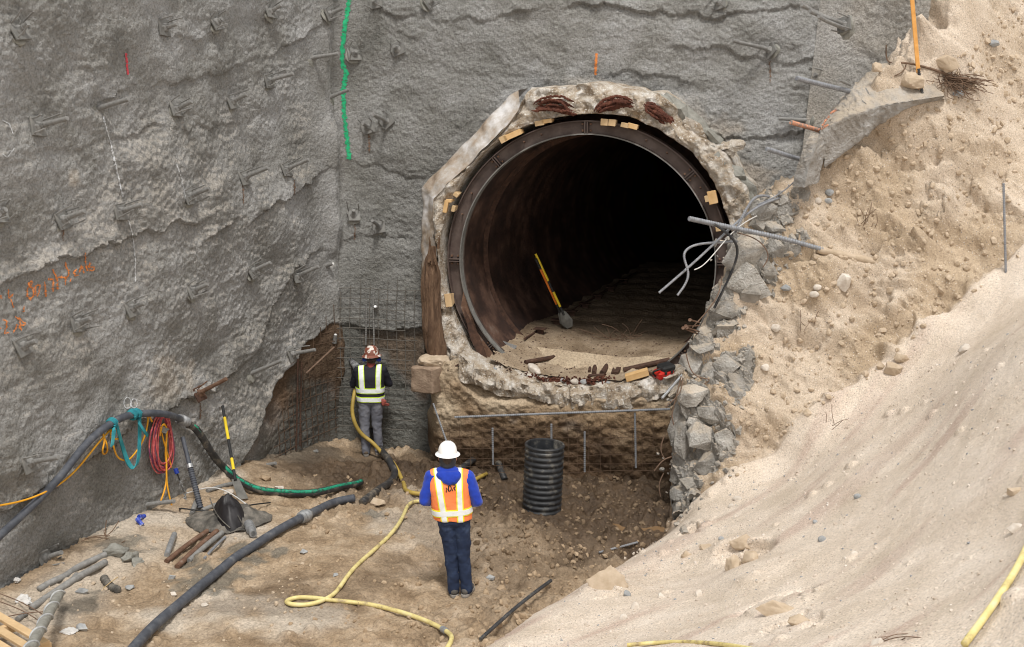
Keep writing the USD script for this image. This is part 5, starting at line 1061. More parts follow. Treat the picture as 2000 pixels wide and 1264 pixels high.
obj('concrete_block', (v @ fr_ + P, np.array(mm.faces)), M['block'], label='square block jutting out under the foot of the timber post', cat='block', smooth=40)
v, f = rock(61, (0.26, 0.24, 0.14), False, 3, 0.10); obj('sand_heap', (v + at_plane(848, 706, TC - TA * 0.45, TA), f), M['clod_dry'], label='little heap of sand on the jutting block', cat='sand heap', smooth=40)
bar_thing('rusty_strip', 'thin rusty strip lying on the sand right of the timber post', 'steel strip', [at_plane(874, 724, TC - TA * 0.62, TA), at_plane(922, 698, TC - TA * 0.35, TA)], 0.016, 'rust_dark', False)

# ================================================================== BELOW THE SILL: bars and mesh
DP = TC - TA * 0.84
def dpx(px, py, o=0.0): return at_plane(px, py, DP - TA * o, TA)
bar_thing('rebar_rod', 'long dark rebar laid level across the earth face below the tunnel', 'rebar', [dpx(888, 815, 0.08), dpx(1309, 799, 0.08)], 0.018, 'rebar')
for (a, b, lab) in [((962, 836), (963, 908), 'first upright rebar from the left in the earth face'), ((1077, 828), (1077, 895), 'upright rebar behind the black corrugated pipe'), ((1142, 843), (1142, 922), 'upright dark rebar right of the corrugated pipe'), ((1240, 806), (1242, 914), 'tall pale upright rebar nearest the rubble')]:
    bar_thing('rebar_stake', lab, 'rebar', [dpx(*a, 0.06), dpx(*b, 0.06)], 0.016, 'rebar', group='upright rebars in the earth face')
bar_thing('rebar_rod', 'thin rod leaning against the wall behind the white hard hat', 'rebar', [dpx(846, 788, 0.1), dpx(872, 862, 0.25)], 0.014, 'rebar')
mg = thing('wire_mesh', 'rusty wire mesh standing in front of the earth face below the tunnel', 'wire mesh', dpx(1080, 900))
rg = np.random.default_rng(21)
for i, py in enumerate([836, 856, 873, 891, 908, 922]):
    obj('wire', tube(spline([dpx(x_, py + (x_ - 1080) * -0.012 + rg.normal() * 1.6) for x_ in (868 + 8 * i % 20, 980, 1090, 1200, 1304)], 30), 0.0040, 5), M['mesh_rust'], mg)
for px in np.arange(878, 1302, 21.0):
    if rg.uniform() < 0.93: obj('wire', tube(spline([dpx(px + rg.normal() * 1.5, 815 + rg.uniform(0, 22)), dpx(px + rg.normal() * 1.5, 870), dpx(px + rg.normal() * 1.5, 918 + rg.uniform(0, 10))], 12), 0.0040, 5), M['mesh_rust'], mg)
sm_ = lambda R: gaussian_filter(R.h, 9)
for R_, nm_lab, us, vs, base in [(LW, 'wire mesh over the uncovered brown earth at the end of the left wall', None, None, (590, 780)), (HW, 'wire mesh half covered by wet concrete behind the first worker', None, None, (740, 760))]:
    hs = sm_(R_)
    def onm(u, v, lift):
        i_, j_ = (u - R_.us[0]) / R_.step, (v - R_.vs[0]) / R_.step
        h = map_coordinates(hs, [np.ravel(i_), np.ravel(j_)], order=1, mode='nearest'); return R_.O + np.ravel(u)[:, None] * R_.U + np.ravel(v)[:, None] * R_.V + (h + lift)[:, None] * R_.N
    mg = thing('wire_mesh', nm_lab, 'wire mesh', R_.hit(*base))
    rg = np.random.default_rng(31); left = R_ is LW
    u0, u1 = (R_.flat(520, 860)[0], LenL - 0.06) if left else (0.10, R_.flat(850, 760)[0]); mt = M['mesh_rust'] if left else M['mesh_grey']
    z0, z1 = -0.15, (1.9 if left else R_.flat(720, 560)[1])
    for u in np.arange(u0 + 0.08, u1, 0.155):
        top = (-0.1 + 2.05 * (u - u0) / (u1 - u0) if left else z1 - rg.uniform(0, 0.25))
        lo = z0 if left else rg.uniform(-0.1, 0.9)
        if top - lo < 0.3: continue
        v_ = np.linspace(lo, top + 0.15, 24); obj('wire', tube(onm(np.full(24, u) + rg.normal() * 0.01 + 0.008 * np.sin(v_ * 3), v_, 0.055), 0.0062, 5), mt, mg)
    for v in np.arange(z0 + 0.1, z1, 0.165):
        a = u0 + (u1 - u0) * max(0, (v + 0.1) / 2.05) if left else u0
        if u1 - a < 0.3: continue
        u_ = np.linspace(a, u1 * (1 if left else rg.uniform(0.7, 1)), 30); obj('wire', tube(onm(u_, np.full(30, v) + 0.01 * np.sin(u_ * 4), 0.066), 0.0062, 5), mt, mg)
    if left:
        for k_, (a, b) in enumerate([((571, 700), (568, 878)), ((578, 705), (575, 870))]):
            bar_thing('rebar_stake', ['left dark upright rebar in front of the uncovered earth', 'right dark upright rebar in front of the uncovered earth'][k_], 'rebar', [LW.hit(*a) + LW.N * 0.10, LW.hit(*b) + LW.N * 0.10], 0.013, 'rust_dark')
        bar_thing('rebar_rod', 'rod slanting down from the corner over the uncovered earth', 'rebar', [LW.hit(640, 677) + LW.N * 0.12, LW.hit(585, 728) + LW.N * 0.12], 0.015, 'rebar_rust')
    else:
        for k_, (a, b) in enumerate([((719, 585), (718, 672)), ((732, 575), (734, 672))]):
            bar_thing('rebar_stake', ['left upright rebar above the first worker', 'right upright rebar above the first worker'][k_], 'rebar', [HW.hit(*a) + HW.N * 0.09, HW.hit(*b) + HW.N * 0.10], 0.014, 'nail_steel')

# ================================================================== PEOPLE (local frame: x right, y forwards away from the camera, z up)
def hull(*sp):
    return m3.Manifold.batch_hull([m3.Manifold.sphere(r, 18).translate((float(p[0]), float(p[1]), float(p[2]))) for p, r in sp])
def fuse(parts, res=0.022, smooth=8, fold=0.0, seed=1, stretch=(6, 6, 6)):
    m = m3.Manifold.batch_boolean(parts, m3.OpType.Add).refine_to_length(res)
    v, f = arr(m); t = trimesh.Trimesh(v, f, process=True)
    trimesh.smoothing.filter_taubin(t, 0.5, -0.52, iterations=smooth)
    if fold:
        v = np.array(t.vertices); t.vertices = v + t.vertex_normals * (np.abs(fbm(v * np.array(stretch), 3, seed)) * 2 - 0.25)[:, None] * fold
    return t
def man(t): return m3.Manifold(m3.Mesh(np.asarray(t.vertices, np.float32), np.asarray(t.faces, np.uint32)))
def grow(t, d):
    c = t.copy(); c.vertices = np.array(t.vertices) + t.vertex_normals * d; return c
def bxm(x0, x1, y0, y1, z0, z1): return m3.Manifold.cube((x1 - x0, y1 - y0, z1 - z0)).translate((x0, y0, z0))
def chain(*js):
    return [hull(js[i], js[i + 1]) for i in range(len(js) - 1)]
def hand(w, d, side, curl=0.8, s=1.0):
    """palm and five fingers starting at wrist w, pointing along d"""
    fr = frame(d, (0.2, 0.1, 1)); x, y, z = fr; parts = [hull((w, .026 * s), (w + x * .05 + y * .022, .018 * s), (w + x * .05 - y * .022, .018 * s), (w + x * .085 + y * .03, .012 * s), (w + x * .085 - y * .03, .012 * s))]
    for k, (o, l) in enumerate(((.031, .062), (.011, .074), (-.010, .070), (-.030, .055))):
        a = w + x * .085 + y * o; b = a + x * l * .5 * math.cos(curl * .5) - z * l * .5 * math.sin(curl * .5) * side
        c = b + x * l * .35 * math.cos(curl * 1.3) - z * l * .35 * math.sin(curl * 1.3) * side; e = c + x * l * .25 * math.cos(curl * 2) - z * l * .25 * math.sin(curl * 2) * side
        parts += chain((a, .0105 * s), (b, .0095 * s), (c, .0085 * s), (e, .0075 * s))
    a = w + x * .025 + y * .03; b = a + y * .03 + x * .025 - z * .012 * side; c = b + x * .028 + y * .005 - z * .015 * side
    return parts + chain((a, .014 * s), (b, .011 * s), (c, .009 * s))
def person(label, base, J, spec):
    """J: joints in metres. Builds the body as one mesh, clothes and gear as its children."""
    t = thing('person', label, 'person', base)
    B = np.array(base, float); j = {k: np.array(v, float) for k, v in J.items()}
    hd, nk = j['head'], j['neck']; fw = spec.get('face', np.array([0, 1.0, 0])); rt = np.cross(fw, [0, 0, 1.0])
    up = np.array([0, 0, 1.0])
    headp = [hull((hd + up * .03 - fw * .012, .088), (hd + up * .03 + fw * .02, .082), (hd - up * .02 + fw * .02, .076)), hull((hd - up * .05 + fw * .045, .05), (hd - up * .085 + fw * .06, .032), (hd + fw * .03, .07)),
             hull((hd + fw * .10 + up * .01, .010), (hd + fw * .118 - up * .022, .014)), hull((hd + fw * .092 - up * .058 - rt * .016, .009), (hd + fw * .092 - up * .058 + rt * .016, .009))]
    for s in (-1, 1):
        headp += [hull((hd + rt * s * .088 + up * .012, .016), (hd + rt * s * .090 - up * .022 + fw * .004, .012)), hull((hd + fw * .094 + rt * s * .033 + up * .012, .012), (hd + fw * .092 + rt * s * .036 + up * .012, .012)), hull((hd + fw * .10 + rt * s * .02 + up * .035, .008), (hd + fw * .094 + rt * s * .048 + up * .033, .008))]
    torso = [hull((j['pelvis'] + (-.075, 0, 0), .105), (j['pelvis'] + (.075, 0, 0), .105), (j['waist'] + (-.075, 0, 0), .095), (j['waist'] + (.075, 0, 0), .095)),
             hull((j['waist'] + (-.075, 0, 0), .095), (j['waist'] + (.075, 0, 0), .095), (j['chest'] + (-.095, 0, 0), .105), (j['chest'] + (.095, 0, 0), .105)),
             hull((j['chest'] + (-.095, 0, 0), .105), (j['chest'] + (.095, 0, 0), .105), (j['shl'], .06), (j['shr'], .06), (nk - up * .03, .065))]
    neck = [hull((nk - up * .04, .062), (hd - up * .04 - fw * .01, .055))]
    arms = []
    for s in 'lr': arms += chain((j['sh' + s], .056), (j['el' + s], .043), (j['wr' + s], .030))
    legs = []
    for s in 'lr': legs += chain((j['hip' + s], .092), (j['kn' + s], .062), (j['an' + s], .042)) + [hull((j['an' + s] - up * .03, .045), (j['an' + s] + np.array([0, .15, -.055]), .030))]
    hands = hand(j['wrl'], spec['hl'], 1, spec.get('curl', .8)) + hand(j['wrr'], spec['hr'], 1, spec.get('curl', .8))
    put = lambda n, m, mt, par=t, sm=True, lab=None: obj(n, (np.asarray(arr(m)[0]) + B, arr(m)[1]), M[mt], par, smooth=sm, label=lab)
    body = fuse(headp + neck + torso + arms + legs + hands, 0.013, 4)
    BD = put('body', body, spec['skin'])
    for s in (-1, 1):
        e = trimesh.creation.icosphere(2, 0.0125); e.apply_translation(hd + fw * .098 + rt * s * .033 + up * .012); put('eye', e, 'white', BD)
    hr = fuse([hull((hd + up * .045 - fw * .02, .092), (hd - up * .02 - fw * .035, .075)), hull((hd + up * .05 + fw * .03, .088), (hd + up * .05, .09))], .02, 4); put('hair', hr, 'hair', t)
    # clothes
    th, ua = spec.get('th', 1.0), 1.0
    trs = [hull((j['pelvis'] + (-.075, 0, -.01), .118), (j['pelvis'] + (.075, 0, -.01), .118), (j['waist'] + (-.075, 0, -.03), .104), (j['waist'] + (.075, 0, -.03), .104))]
    for s in 'lr': trs += chain((j['hip' + s], .112 * th), (j['kn' + s] + (0, .005, .08), .090 * th), (j['kn' + s], .080 * th), (j['an' + s] + (0, 0, .06), .073 * th), (j['an' + s] + (0, 0, -.02), .076 * th))
    put('trousers', fuse(trs, .013, 3, .022, 5, (7, 7, 8)), spec['trousers'])
    top = [hull((j['pelvis'] + (-.08, 0, .03), .118), (j['pelvis'] + (.08, 0, .03), .118), (j['waist'] + (-.085, 0, 0), .115), (j['waist'] + (.085, 0, 0), .115)),
           hull((j['waist'] + (-.085, 0, 0), .115), (j['waist'] + (.085, 0, 0), .115), (j['chest'] + (-.10, 0, 0), .122), (j['chest'] + (.10, 0, 0), .122)),
           hull((j['chest'] + (-.10, 0, 0), .122), (j['chest'] + (.10, 0, 0), .122), (j['shl'] + (0, 0, 0), .074), (j['shr'], .074), (nk - up * .05, .075))]
    for s in 'lr': top += chain((j['sh' + s], .078), (j['el' + s], .064), (j['wr' + s] - (j['wr' + s] - j['el' + s]) * .06, .046))
    put(spec['topname'], fuse(top, .013, 3, .018, 9, (8, 8, 9)), spec['top'])
    vs = [hull((j['vb'] + (-.092, 0, 0), .124), (j['vb'] + (.092, 0, 0), .124), (j['chest'] + (-.105, 0, 0), .134), (j['chest'] + (.105, 0, 0), .134)),
          hull((j['chest'] + (-.105, 0, 0), .134), (j['chest'] + (.105, 0, 0), .134), (j['shl'] + (.03, 0, .012), .078), (j['shr'] + (-.03, 0, .012), .078), (nk + np.array([0, -.01, -.055]), .085))]
    vm = m3.Manifold.batch_boolean(vs, m3.OpType.Add) - bxm(-1, 1, -1, 1, j['vb'][2] - 1, j['vb'][2])
    vest = fuse([vm], .013, 3, .014, 13, (7, 7, 6)); VE = put('vest', vest, spec['vest'])
    g1, g2 = man(grow(vest, .0045)), man(grow(vest, .0075))
    for (x0, x1, sl, z0, z1) in spec['vert']:
        for gm, w, mt, nm in ((g1, .013, spec['trim'], 'stripe_trim'), (g2, 0.0, 'silver', 'reflective_stripe')):
            bx = bxm(x0 - w, x1 + w, -1, 1, z0, z1); bx = bx.warp(lambda p: (p[0] + sl * (p[2] - z0), p[1], p[2])) if False else bx.rotate((0, math.degrees(math.atan(sl)), 0)) if False else m3.Manifold.hull_points(np.array([[x0 - w, -1, z0], [x1 + w, -1, z0], [x0 - w, 1, z0], [x1 + w, 1, z0], [x0 - w + sl, -1, z1], [x1 + w + sl, -1, z1], [x0 - w + sl, 1, z1], [x1 + w + sl, 1, z1]]))
            r = gm ^ bx
            if r.num_tri() > 0: put(nm, r, mt, VE, 40)
    for (z0, z1, tilt) in spec['horiz']:
        g1b, g2b = man(grow(vest, .006)), man(grow(vest, .009))
        for gm, w, mt, nm in ((g1b, .013, spec['trim'], 'stripe_trim'), (g2b, 0.0, 'silver', 'reflective_stripe')):
            r = gm ^ m3.Manifold.hull_points(np.array([[sx * .6, y, z + tilt * sx] for sx in (-1, 1) for y in (-1, 1) for z in (z0 - w, z1 + w)]))
            if r.num_tri() > 0: put(nm, r, mt, VE, 40)
    # hard hat with full brim
    hc = hd + up * (.062 + spec.get('hat_up', 0)); prof = [(0.0, .150), (.030, .149), (.062, .138), (.09, .115), (.110, .078), (.119, .035), (.121, .010), (.138, -.004), (.158, -.016), (.160, -.021), (.150, -.020), (.117, -.006), (.112, .03), (.10, .07), (.0, .13)]
    hat = trimesh.creation.revolve(prof, sections=64); hv = np.array(hat.vertices); a_ = np.arctan2(hv[:, 1], hv[:, 0])
    for c_ in (90, 55, 125, 270, 235, 305): hv[:, 2] += .005 * np.exp(-((np.degrees(a_) % 360 - c_) / 5) ** 2) * (hv[:, 2] > .04) * (np.hypot(hv[:, 0], hv[:, 1]) > .03)
    hv[:, 1] *= 1.10; tl = spec.get('hat_tilt', 0.06); hv = hv @ np.array([[math.cos(tl), 0, -math.sin(tl)], [0, 1, 0], [math.sin(tl), 0, math.cos(tl)]])
    put('hard_hat', (hv * spec.get('hat_s', 1.0) + hc, np.array(hat.faces)), spec['hat'], t, 40)
    for s in 'lr':
        a = j['an' + s]; out = spec.get('toe', {}).get(s, 0.0); fx = np.array([math.sin(out), math.cos(out), 0])
        z0 = a[2] - .085
        g = lambda q, z: np.array([a[0], a[1], z0 + z]) + fx * q
        put('boot', fuse([hull((g(-.03, .06), .048), (g(.02, .085), .05)), hull((g(-.03, .055), .046), (g(.06, .05), .046), (g(.15, .04), .036))] + ([hull((g(0, .12), .058), (g(-.01, .06), .05))] if spec['boot'] == 'boot' else []), .012, 4), spec['boot'])
        so = m3.Manifold.batch_hull([m3.Manifold.cylinder(.026, r, r, 20).translate(tuple(map(float, g(q, -.002)))) for q, r in ((-.04, .046), (.06, .046), (.15, .042), (.175, .03))])
        put('sole', so, 'sole', t, 30)
    return t, put, vest, j
# --- the man nearest the camera
s2 = 1.0
J2 = dict(pelvis=(-.045, 0, .93), waist=(-.065, 0, 1.06), chest=(-.085, 0, 1.28), neck=(-.10, .01, 1.47), head=(-.108, .03, 1.605), shl=(-.285, 0, 1.405), shr=(.115, 0, 1.40),
          ell=(-.365, -.04, 1.14), elr=(.215, -.04, 1.13), wrl=(-.21, .20, 1.04), wrr=(.08, .20, 1.03), hipl=(-.125, 0, .88), hipr=(.035, 0, .88), knl=(-.085, .01, .49), knr=(.055, .01, .49), anl=(-.055, 0, .095), anr=(.085, .01, .095), vb=(-.055, 0, .915))
t2, put2, vest2, j2 = person('person in orange vest, blue hoodie and white hard hat, back turned, hands in front', P2, J2,
    dict(hl=np.array([.7, .5, -.3]), hr=np.array([-.7, .5, -.3]), skin='skin', top='blue_cloth', topname='hoodie', trousers='jeans', vest='vest_orange', trim='yellow_trim', th=.93,
         vert=[(-.165, -.108, -.095, .90, 1.56), (.012, .062, -.02, .90, 1.56)], horiz=[(.995, 1.052, .045)], hat='hat_white', hat_s=.86, hat_tilt=0.02, boot='shoe', toe=dict(l=-.25, r=.35)))
# the hood lying on his back, the knitted cap and the letters on the vest
hdp = j2['neck']
put2('hood', fuse([hull((hdp + (-.085, -.03, -.005), .055), (hdp + (.075, -.03, -.005), .055), (hdp + (0, .05, .01), .06)), hull((hdp + (-.09, -.075, -.03), .045), (hdp + (0.02, -.115, -.085), .045), (hdp + (.10, -.085, -.02), .046)), hull((hdp + (-.03, -.11, -.075), .04), (hdp + (.07, -.115, -.08), .042), (hdp + (.10, -.10, -.035), .042))], .012, 4, .010, 3, (9, 9, 14)), 'blue_cloth')
hd2 = j2['head']; put2('knitted_cap', fuse([hull((hd2 + (0, -.005, .05), .103), (hd2 + (0, -.012, -.035), .094))], .014, 3, .004, 4, (30, 30, 8)), 'knit')
def logo_stroke(pts, w):
    """flat strokes printed on the back of the vest"""
    tri = np.array(vest2.vertices)[np.array(vest2.faces)]; c = tri.mean(1)
    back = cKDTree(c[c[:, 1] < 0.02][:, [0, 2]]); yb = c[c[:, 1] < 0.02][:, 1]
    p = np.asarray(pts, float); L = np.r_[0, np.cumsum(np.linalg.norm(np.diff(p, axis=0), axis=1))]; n = max(6, int(L[-1] / .004)); s = np.linspace(0, L[-1], n)
    q = np.stack([np.interp(s, L, p[:, k]) for k in (0, 1)], 1); tn = np.gradient(q, axis=0); tn /= np.linalg.norm(tn, axis=1, keepdims=True); nn = np.stack([-tn[:, 1], tn[:, 0]], 1)
    P = np.concatenate([q + nn * w, q - nn * w]); dd, ii = back.query(P, k=12); y = yb[ii].min(1) - .006; y[:] = gaussian_filter(y, 3)
    f = [[i, i + 1, n + i + 1] for i in range(n - 1)] + [[i, n + i + 1, n + i] for i in range(n - 1)]
    return np.c_[P[:, 0], y, P[:, 1]], np.array(f)
lx, lz, u_ = -.118, 1.268, .088      # left foot of the letters, size
arc = lambda cx, cz, r, a0, a1: [(cx + r * math.cos(math.radians(a)), cz + r * math.sin(math.radians(a))) for a in np.linspace(a0, a1, 12)]
LG = [[(0, .0), (0, .30)], [(0, .42), (0, .62)], [(0.0, .40), (.20, .42)], [(.29, .10), (.29, .80)], arc(.30, .45, .36, 88, -88), [(.80, .10), (.80, .32)], [(.80, .84), (1.0, .84)] + arc(1.0, .66, .18, 85, -90) + [(.86, .48)], [(1.0, .46), (1.18, .10)]]
VEP = t2 + '/vest'
for st_ in LG:
    a_, b_ = logo_stroke([(lx + x * u_ * .95, lz + z * u_ + x * .012) for x, z in st_], .0055); obj('letter', (a_ + P2, b_), M['black'], VEP)
# --- the man spraying concrete
J1 = dict(pelvis=(.0, 0, .95), waist=(.0, 0, 1.08), chest=(-.01, .01, 1.29), neck=(.01, .03, 1.475), head=(.022, .06, 1.60), shl=(-.205, .0, 1.40), shr=(.195, .02, 1.42),
          ell=(-.29, .10, 1.16), elr=(.285, .12, 1.17), wrl=(-.235, .34, 1.30), wrr=(.06, .36, 1.16), hipl=(-.095, 0, .89), hipr=(.095, 0, .89), knl=(-.115, .0, .50), knr=(.085, .03, .50), anl=(-.095, -.03, .095), anr=(.10, .06, .095), vb=(.0, 0, .90))
t1, put1, vest1, j1 = person('person in dark vest with lime stripes spraying concrete at the wall, back turned', P1, J1,
    dict(hl=np.array([-.1, 1, .45]), hr=np.array([-.8, .6, .3]), skin='skin', top='black_cloth', topname='shirt', trousers='grey_trousers', vest='vest_black', trim='lime',
         vert=[(-.155, -.085, -.025, 1.10, 1.60), (.105, .165, .01, 1.10, 1.60)], horiz=[(1.07, 1.135, .0), (.925, .99, .0)], hat='hat_brown', hat_s=1.0, hat_tilt=-.03, boot='boot', toe=dict(l=-.1, r=.2)))
hd1 = j1['head']
for s_ in (-1, 1):
    put1('ear_muff', fuse([hull((hd1 + (s_ * .098, .0, .015), .034), (hd1 + (s_ * .118, 0, -.02), .036), (hd1 + (s_ * .10, -.03, -.01), .03))], .012, 3), 'muff_blue')
put1('muff_band', tube(spline([hd1 + np.array([-.12, -.02, .02]), hd1 + np.array([-.07, -.10, .02]), hd1 + np.array([.07, -.10, .02]), hd1 + np.array([.12, -.02, .02])], 24), .016, 8), 'black')
put1('neck_scarf', fuse([hull((j1['neck'] + (0, 0, .0), .078), (j1['neck'] + (0, .005, .035), .07))], .014, 3), 'dull_red')
for s_ in 'lr': put1('glove', fuse(hand(j1['wr' + s_], dict(l=np.array([-.1, 1, .45]), r=np.array([-.8, .6, .3]))[s_], 1, .8, 1.22), .007, 2), 'glove')
put1('glove', fuse([hull(((.21, -.09, .88), .03), ((.235, -.10, .93), .028), ((.19, -.08, .95), .022)), hull(((.235, -.10, .90), .012), ((.30, -.12, .885), .012)), hull(((.25, -.10, .87), .012), ((.295, -.11, .865), .011))], .008, 2), 'dull_red', t1, True, 'red and grey work glove hanging from his belt')

# ================================================================== HOSES, CORDS, SLINGS
def on(surf, pts, lift, n=90):
    """smooth path through photo points that lie on a surface, lifted off it"""
    P = []
    for q in pts:
        h = surf.hit(q[0], q[1]); P.append(h + (np.array([0, 0, 1.0]) if surf in (FL, SB) else surf.N) * (q[2] if len(q) > 2 else lift))
    return spline(P, n)
def settle(c, surf, r):
    """never below the ground"""
    if surf in (FL,):
        g = surf.H(c[:, 0], c[:, 1]) + r * 0.75; c = c.copy(); c[:, 2] = np.maximum(gaussian_filter(c[:, 2], 4), gaussian_filter(g, 5)); c[:, 2] = gaussian_filter(c[:, 2], 2); return c
    return c
h_ = thing('hose', 'dark hose hanging along the left wall from the left edge to its metal coupling', 'hose', LW.hit(240, 810))
c = on(LW, [(-30, 1055), (30, 1000), (100, 930), (150, 868), (200, 826), (245, 808), (295, 806), (340, 818)], 0.12, 120)
obj('hose_body', tube(c, 0.046, 14), M['hose_grey'], h_, smooth=True)
cj = on(LW, [(334, 816), (352, 823)], 0.12, 9); obj('coupling', tube(cj, 0.062 * np.array([1, 1.1, .85, 1.2, .85, 1.15, .9, 1.1, 1])[:9], 14), M['galv'], h_, smooth=30)
h_ = thing('hose', 'dark hose with a green stripe sagging from the wall coupling down to the floor', 'hose', LW.hit(430, 900))
A = on(LW, [(350, 822), (362, 830), (385, 862), (415, 905), (445, 935)], 0.13, 20); Bq = [FL.hit(*q) + np.array([0, 0, .06]) for q in [(500, 962), (560, 972), (610, 970), (660, 960), (705, 952)]]
c = settle(spline(np.vstack([A[::4], Bq]), 140), FL, 0.05); obj('hose_body', tube(c, 0.052, 14), M['hose_black'], h_, smooth=True)
obj('green_stripe', tube(c[6:] + np.array([0.012, -0.028, 0.030]), 0.026, 8), M['hose_stripe'], h_, smooth=True)
h_ = thing('hose', 'long grey hose running across the floor from the bottom edge past a coupling', 'hose', FL.hit(480, 1085))
c = settle(on(FL, [(250, 1290), (300, 1235), (345, 1195), (420, 1132), (500, 1073), (560, 1035), (620, 1005), (660, 988), (692, 981)], 0.062, 160), FL, 0.06); obj('hose_body', tube(c, 0.054, 16), M['hose_grey'], h_, smooth=True)
k = int(np.argmin([abs(np.array(proj(p))[0] - 594) for p in c])); obj('coupling', tube(c[k - 3:k + 4], 0.066 * np.array([1, 1.2, 1.0, 1.32, 1.0, 1.2, 1]), 16), M['galv'], h_, smooth=30)
h_ = thing('hose', 'black muddy hose curling up from the floor to the spraying worker', 'hose', FL.hit(760, 940))
c = settle(on(FL, [(708, 984, .02), (728, 972, .06), (755, 955, .06), (771, 932, .06), (764, 912, .07), (745, 893, .10), (733, 876, .2), (727, 866, .3)], 0.06, 90), FL, 0.05); obj('hose_body', tube(c, 0.055, 14), M['hose_black'], h_, smooth=True)
h_ = thing('hose', 'golden yellow hose hanging from the spraying worker and looping over the floor', 'hose', FL.hit(790, 940))
wl = P1 + j1['wrl']
c = spline([wl + np.array([-.02, .12, .06]), P1 + np.array([-.27, .05, 1.02]), P1 + np.array([-.29, -.10, .75]), P1 + np.array([-.17, -.12, .42]), P1 + np.array([.02, -.15, .26])] + [FL.hit(*q) + np.array([0, 0, .04]) for q in [(748, 892), (770, 912), (782, 935), (790, 955), (806, 968), (850, 971), (905, 955), (935, 938), (950, 930)]], 200)
obj('hose_body', tube(c, 0.031, 12), M['hose_gold'], h_, smooth=True)
N_ = thing('spray_nozzle', 'grey spray nozzle held up at the left by the spraying worker', 'nozzle', wl)
q0 = wl + np.array([.02, .02, .02]); dn = np.array([-.18, .30, .10]); dn /= np.linalg.norm(dn)
obj('barrel', tube([q0 - dn * .1, q0 + dn * .1, q0 + dn * .16, q0 + dn * .38], [.05, .05, .062, .034], 16), M['glove'], N_, smooth=35); obj('collar', tube([q0 + dn * .08, q0 + dn * .12], .068, 16), M['galv'], N_, smooth=35)
c = settle(on(FL, [(842, 984), (812, 984), (790, 1006), (765, 1045), (725, 1085), (688, 1118), (664, 1152), (645, 1170), (610, 1184), (575, 1186), (560, 1180), (575, 1174), (610, 1172), (650, 1177), (700, 1183), (750, 1192), (805, 1208), (850, 1226), (877, 1243), (881, 1256), (868, 1280)], 0.03, 260), FL, 0.026)
h_ = thing('hose', 'pale yellow hose with a sharp loop across the muddy floor in front', 'hose', FL.hit(700, 1110)); obj('hose_body', tube(c, 0.0245, 12), M['hose_yellow'], h_, smooth=True)
k = int(np.argmin([np.hypot(proj(p)[0] - 866, proj(p)[1] - 1233) for p in c])); obj('clamp', tube(c[k - 2:k + 3], 0.031 * np.array([1, 1.15, 1, 1.15, 1]), 12), M['galv'], h_, smooth=30)
c = on(FL, [(885, 938, .10), (912, 926, .16), (940, 916, .2), (965, 915, .16), (978, 925, .06), (986, 935, -.02)], .1, 50); obj('hose', tube(c, 0.052, 14), M['hose_black'], label='short black hose arching out of the mud right of the man in orange', cat='hose', smooth=True)
c = on(SB, [(2022, 1035), (1972, 1146), (1882, 1275)], 0.055, 60); obj('hose', tube(c, 0.024, 12), M['hose_yellow'], label='yellow hose curving down the sand at the lower right corner', cat='hose', smooth=True)
c = on(SB, [(1225, 1264), (1290, 1259), (1400, 1262), (1480, 1275)], 0.02, 40); obj('hose', tube(c, 0.018, 10), M['hose_yellow'], label='bit of yellow hose showing at the bottom edge below the sand slope', cat='hose', smooth=True)
for q, lab in [([(-20, 986), (40, 973), (100, 945), (145, 905), (175, 868), (205, 835)], 'orange cord rising along the black hose at the left'), ([(205, 835), (216, 841), (219, 852), (210, 855), (203, 846), (206, 836)], 'small orange loop over the bar at the teal sling'),
    ([(188, 845), (190, 862), (187, 878), (193, 884), (196, 870), (190, 852)], 'narrow orange loop under the teal sling'), ([(203, 850), (210, 875), (222, 895), (236, 897), (252, 882), (268, 855), (276, 820), (275, 800)], 'orange cord sagging below the dark hose between sling and coil'), ([(278, 808), (284, 822)], 'short end of orange cord beside the red coil')]:
    obj('extension_cord', tube(on(LW, q, .10, 60), 0.0115, 8), M['cord_orange'], label=lab, cat='cord', smooth=True)
for q, lab in [([(298, 840), (302, 828), (308, 832), (309, 860), (309, 900), (310, 940), (318, 980), (326, 1006)], 'orange cord hanging straight down through the red coil to the ground'), ([(296, 850), (298, 835), (305, 827), (309, 845), (307, 880), (309, 930), (303, 962), (297, 978)], 'second orange cord hanging behind the first, kicking out to the left'), ([(297, 832), (303, 858), (311, 885), (319, 911)], 'orange cord slanting out of the red coil to a blue plug')]:
    obj('extension_cord', tube(on(LW, q, .13, 60), 0.0115, 8), M['cord_orange'], label=lab, cat='cord', smooth=True)
C_ = thing('cable_coil', 'coil of red and purple cable hanging from a bar on the left wall', 'cable coil', LW.hit(304, 858))
rg = np.random.default_rng(4)
for k in range(11):
    a = np.linspace(0, 2 * np.pi, 46); rx, ry = rg.uniform(15, 25), rg.uniform(44, 58); cx, cy = 304 + rg.uniform(-3, 3), 808 + ry; ph = rg.uniform(0, 6)
    q = [(cx + (rx + 1.5 * math.sin(2 * t + ph)) * math.sin(t) * (0.8 + .2 * math.cos(t + 3.1)), cy - ry * math.cos(t) + 1.5 * math.sin(3 * t + ph), .08 + .05 * (k % 4) / 3) for t in a]
    obj('strand', tube(on(LW, q[:-1:3] + [q[0]], .1, 60), 0.0095, 7, cap=False), M['cord_purple' if k % 3 == 2 else 'cord_red'], C_, smooth=True)
